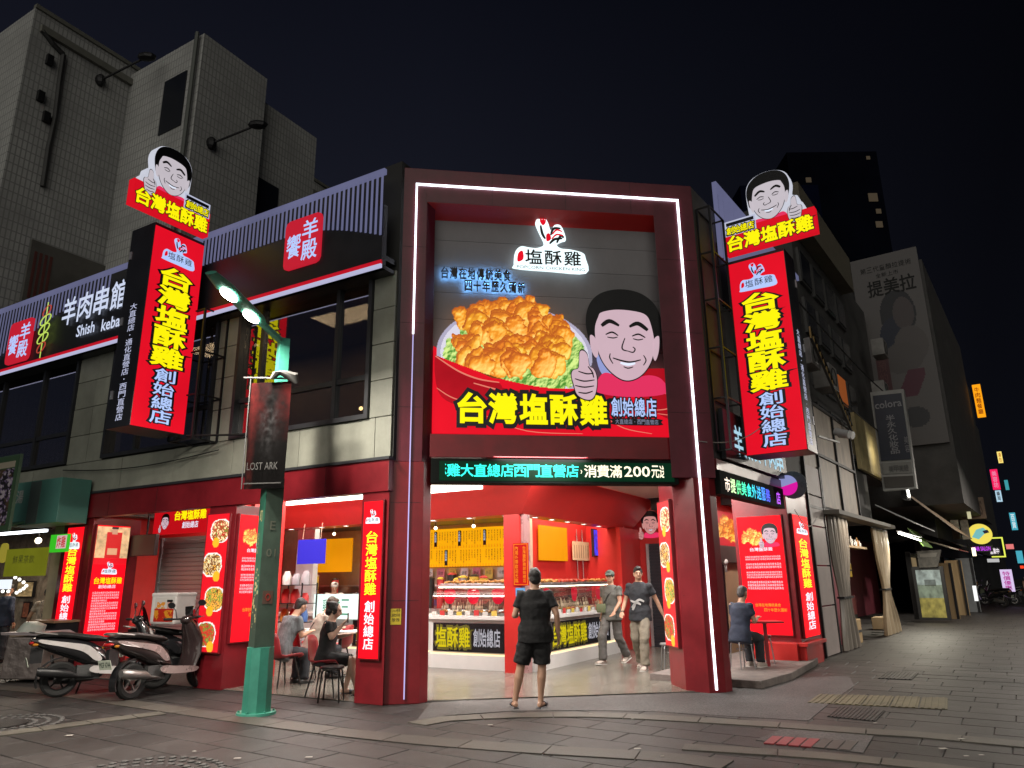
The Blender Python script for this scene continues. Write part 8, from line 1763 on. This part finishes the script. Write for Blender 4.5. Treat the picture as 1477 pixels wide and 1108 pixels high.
hp = thing('wall_poster', 'huge dim poster with three dark characters above a long haired woman', 'poster', FR.M @ T(xq, 0, 5)); HM_ = FR.M @ T(xq, 0) @ RZ(-90)
y2_, z2_ = FR.pxx(1268, 648, xq); x0, x1 = -y0_, -y1_; zlo = z2_; zhi = (z0_+z1_)/2; Ww_, Hh_ = 60, 150; im = np.zeros((Hh_, Ww_, 3)); yy, xx = np.mgrid[0:Hh_, 0:Ww_].astype(float); xx /= Ww_; yy /= Hh_; im[:] = (.10, .092, .092)
def blob(cx, cy, rx, ry, col): m_ = ((xx-cx)/rx)**2+((yy-cy)/ry)**2 < 1; im[m_] = col
blob(.58, .33, .26, .13, (.010, .011, .016)); blob(.50, .47, .24, .13, (.008, .012, .03)); blob(.66, .33, .15, .085, (.060, .048, .05)); blob(.70, .50, .24, .10, (.080, .070, .070)); blob(.55, .56, .30, .08, (.075, .066, .066))
m_ = (np.abs((xx-.62)*.9+(yy-.70)*1.4) < .13) & (np.abs(xx-.62) < .2) & (yy > .62) & (yy < .76); im[m_] = (.07, .012, .028); m_ = (xx > .16) & (xx < .34) & (yy > .54); im[m_] = (.06, .018, .022); blob(.6, .86, .2, .05, (.03, .03, .035))
grid_print(im, np.ones((Hh_, Ww_), bool), x0, zlo, x1-x0, zhi-zlo, 'picture', printm('matt wall print', 0, 1.0), hp, HM_, y=.0)
b = MB(); b.box(x0, x1, .01, .15, zlo, zhi); b.put('sheet', mat('poster backing', (.08, .08, .08), .8), hp, HM_)
KP = mat('black wall print', (.008, .008, .008), .8); b = MB(); w_ = x1-x0; hh_ = zhi-zlo; line(b, '提美拉', x0+.2*w_, x1-.08*w_, zhi-.22*hh_, zhi-.135*hh_, -.01, 'm', .08, .01); line(b, '第三代童顏拉提術', x0+.13*w_, x1-.1*w_, zhi-.085*hh_, zhi-.055*hh_, -.01, 'n', .12, .01); line(b, '全新上市', x0+.35*w_, x1-.3*w_, zhi-.122*hh_, zhi-.098*hh_, -.01, 'n', .12, .01); b.put('lettering', KP, hp, HM_, recalc=False)
b = MB(); column(b, '預約諮詢享優惠', x0+.19*w_, x0+.31*w_, zhi-.56*hh_, zlo+.02*hh_, -.01, 'n', .1, .01); b.put('red_lettering', mat('faded pink print', (.12, .06, .06), .8), hp, HM_, recalc=False)
nt_ = thing('night_tower', 'tall dark navy tower block far behind with a few lit windows', 'building', FR.M @ T(40, 10)); NV = mat('navy tower wall', (.003, .0045, .014), .95, spec=0, var=.3, scale=.15)
def tower(x0, x1, Yd, ztop, m, name):
    pa = WLD.px(x0, 500, Yd); pb = WLD.px(x1, 500, Yd); b = MB(); b.box(pa[0], pb[0], Yd, Yd+25, 0, ztop); return b.put(name, m, nt_, I4)
tower(1092, 1212, 75, 45.5, NV, 'block'); tower(1170, 1310, 80, 53, mat('black tower wall', (.003, .0036, .007), .95, spec=0, var=.3, scale=.15), 'rear_block')
LW = emi('far warm window', lin(105, 92, 74), .3)
for X, Y, s_ in ((1252, 228, .22), (1259, 285, .55), (1267, 305, .3), (1268, 324, .4), (1166, 260, .3)):
    p = WLD.px(X, Y, 74.9 if X < 1212 else 79.9); b = MB(); yy_ = 74.9 if X < 1212 else 79.9; b.box(p[0]-s_, p[0]+s_, yy_-.1, yy_, p[1]-s_, p[1]+s_); b.put('window', LW, nt_, I4)
rw = thing('far_row_building', 'dark row of buildings down the side street behind the hanging signs', 'building', FR.M @ T(34, 0))
for i in range(6):
    x = 27+i*9; b = MB(); b.box(x, x+8.8, .1+.3*(i % 2), 12, 3.0, [13, 11, 15, 12, 16, 13][i]+x*.05); b.put('block', DKB, rw, FR.M)
b = MB(); b.box(25, 90, .6, .8, 0, 3.05); b.put('shopfront_wall', mat('dark shopfront', (.04, .04, .04), .6, var=.5, scale=1), rw, FR.M)
# things in front of far shopfronts: dark awning
da = thing('dark_awning', 'dark awning over the far shopfronts', 'awning', FR.M @ T(25, -.5, 3)); b = MB(); cap3(b, [(24.5, .5, 3.3), (40, .5, 3.3), (40, -.9, 2.75), (24.5, -.9, 2.75)], (0, 0, -.05)); b.put('canvas', mat('black canvas', (.03, .028, .028), .7), da, FR.M)

def wire(label, pts, r=.012, m=None):
    o = thing('cable', label, 'cable', T(*pts[0])); b = MB(); P = []
    for i in range(13):
        t = i/12; a = Vector(pts[0]).lerp(Vector(pts[1]), t); a.z -= pts[2]*math.sin(math.pi*t); P.append(a)
    b.tube(P, r, 5); b.put('wire', m or STEEL, o, I4)
w3 = lambda F_, x, y, z: tuple(F_.M @ Vector((x, y, z)))
PALEW = mat('pale cable', (.35, .33, .32), .5)
wire('thin pale cable sagging from the arch to the right projecting sign', (w3(FF, 4.3, -.05, 3.55), w3(FR, 1.6, -.9, 4.6), .35), .008, PALEW)
wire('thin pale cable looping past the round magenta sign to the sheet panels', (w3(FR, 3.4, -.2, 2.75), w3(FR, 5.4, -.1, 2.75), .25), .008, PALEW)
wire('dark overhead cable crossing to the buildings down the side street', (w3(FR, 5, -.2, 7.6), w3(FR, 26, -.4, 8.2), .5), .02)
wire('second dark overhead cable along the side street', (w3(FR, 8.5, -.1, 6.0), w3(FR, 32, -.3, 6.8), .4), .02)
wire('black cable along the upper wall under the fascia', (w3(FL, -8.2, -.08, 3.75), w3(FL, -3.6, -.08, 3.7), .12), .010)
ac = thing('security_camera', 'pair of white security cameras on a bracket beside the right projecting sign', 'camera', T(*w3(FR, 4.6, -.5, 4.6)))
p0 = FR.px(1215, 628, -.6)
for dx in (0, .35): b = MB(); b.cyl((p0[0]+dx, -.75, p0[1]+.1*dx), (p0[0]+dx+.1, -.45, p0[1]+.12), .09, .09, 12); b.put('camera_body', mat('white camera plastic', (.5, .5, .5), .4), ac, FR.M, smooth='auto')
b = MB(); b.bar((p0[0]-.9, -.3, p0[1]-.12), (p0[0]+.3, -.45, p0[1]-.10), .04); b.put('bracket', mat('white camera plastic', (.5, .5, .5), .4), ac, FR.M)
# air conditioners and small things on the dark buildings
for i, (x, z) in enumerate(((5.6, 6.1), (7.2, 5.9), (15.2, 7.2), (16.4, 9.0), (20.6, 7.0), (21.8, 9.6))):
    a_ = thing('air_conditioner', ['air conditioner above the sheet panels, the nearer one', 'air conditioner above the sheet panels, the farther one', 'lower air conditioner beside the huge poster', 'upper air conditioner beside the huge poster', 'low air conditioner past the huge poster', 'high air conditioner past the huge poster'][i], 'air conditioner', FR.M @ T(x, -.1, z), 'air conditioners over the side street')
    b = MB(); b.box(x, x+.8, -.35, .05, z, z+.6); b.put('casing', mat('grey white casing', (.22, .21, .20), .5, stain=.4), a_, FR.M, bev=.02); b = MB(); b.lathe([(.22, -.365), (.24, -.352), (.22, -.352)], (x+.4, 0, z+.3), 16, 'y'); b.put('fan_ring', STEEL, a_, FR.M)

# life further down the side street
rr = random.Random(44)
names = ['first', 'second', 'third', 'fourth', 'fifth', 'sixth', 'seventh', 'eighth']
for i in range(8):
    x = 20.5+i*3.4; w_ = rr.uniform(1.4, 2.2); col = rr.choice([(230, 200, 150), (190, 205, 220), (235, 170, 110), (200, 120, 170)]); o = thing('lit_shopfront', '%s dim lit shopfront along the side street wall' % names[i], 'shopfront', FR.M @ T(x, .3, 0), 'shopfronts down the side street')
    b = MB(); b.box(x, x+w_, .45, .52, .9, 2.2); b.put('window', emi('shopfront glow %d' % i, lin(*col), rr.uniform(.15, .5), .5, 1.5), o, FR.M); b = MB(); b.box(x-.08, x, .38, .55, 0, 2.4); b.box(x+w_, x+w_+.08, .38, .55, 0, 2.4); b.box(x-.08, x+w_+.08, .38, .55, 2.2, 2.35); b.put('frame', STEEL, o, FR.M)
for i in range(7):
    x = 27+i*4.2; z = rr.uniform(4.2, 8.5); o = thing('window_unit', '%s dark bay window on the far row of buildings' % names[i], 'window', FR.M @ T(x, 0, z), 'bay windows on the far row'); b = MB(); b.box(x, x+1.8, -.35, .15, z, z+1.4); b.put('casing', mat('grey white casing', (.22, .21, .20), .5, stain=.4), o, FR.M); b = MB(); b.box(x-.01, x, -.3, .1, z+.1, z+1.3); b.put('pane', emi('dim room light', lin(120, 95, 60), .4) if i % 3 == 0 else mat('night window pane', (.015, .017, .02), .15), o, FR.M)
for i, (x, y, col) in enumerate(((19.5, -.6, (.3, .26, .2)), (23.5, -.7, (.22, .06, .05)), (31, -.8, (.1, .12, .2)))):
    o = thing('small_awning', ['tan', 'dark red', 'navy'][i]+' small awning over a shopfront down the side street', 'awning', FR.M @ T(x, y, 2.6)); b = MB(); cap3(b, [(x, .3, 3.0), (x+3.2, .3, 3.0), (x+3.2, -1.0, 2.5), (x, -1.0, 2.5)], (0, 0, -.04)); b.put('canvas', mat(['tan', 'dark red', 'navy'][i]+' awning canvas', col, .7), o, FR.M)
dup(s3, (FR.M @ T(33, -1.6) @ RZ(70)) @ WM[s3.name].inverted(), 'black scooter parked at the far end of the side street'); dup(s3, (FR.M @ T(36, -1.9) @ RZ(95)) @ WM[s3.name].inverted(), 'second black scooter parked at the far end of the side street')
pv = FR.M @ Vector((38, -2.6, 0)); person('distant pedestrian in a dark top at the end of the side street', (pv.x, pv.y, 0), 210, dict(kR=(.09, .12, .49), aR=(.09, .22, .1), aL=(-.09, -.2, .12)), CHAR, NAVY, ('shoe', DSH, DSH), sleeve=.6, pant='long', H=1.68)
bpy.data.scenes.remove(WORK)
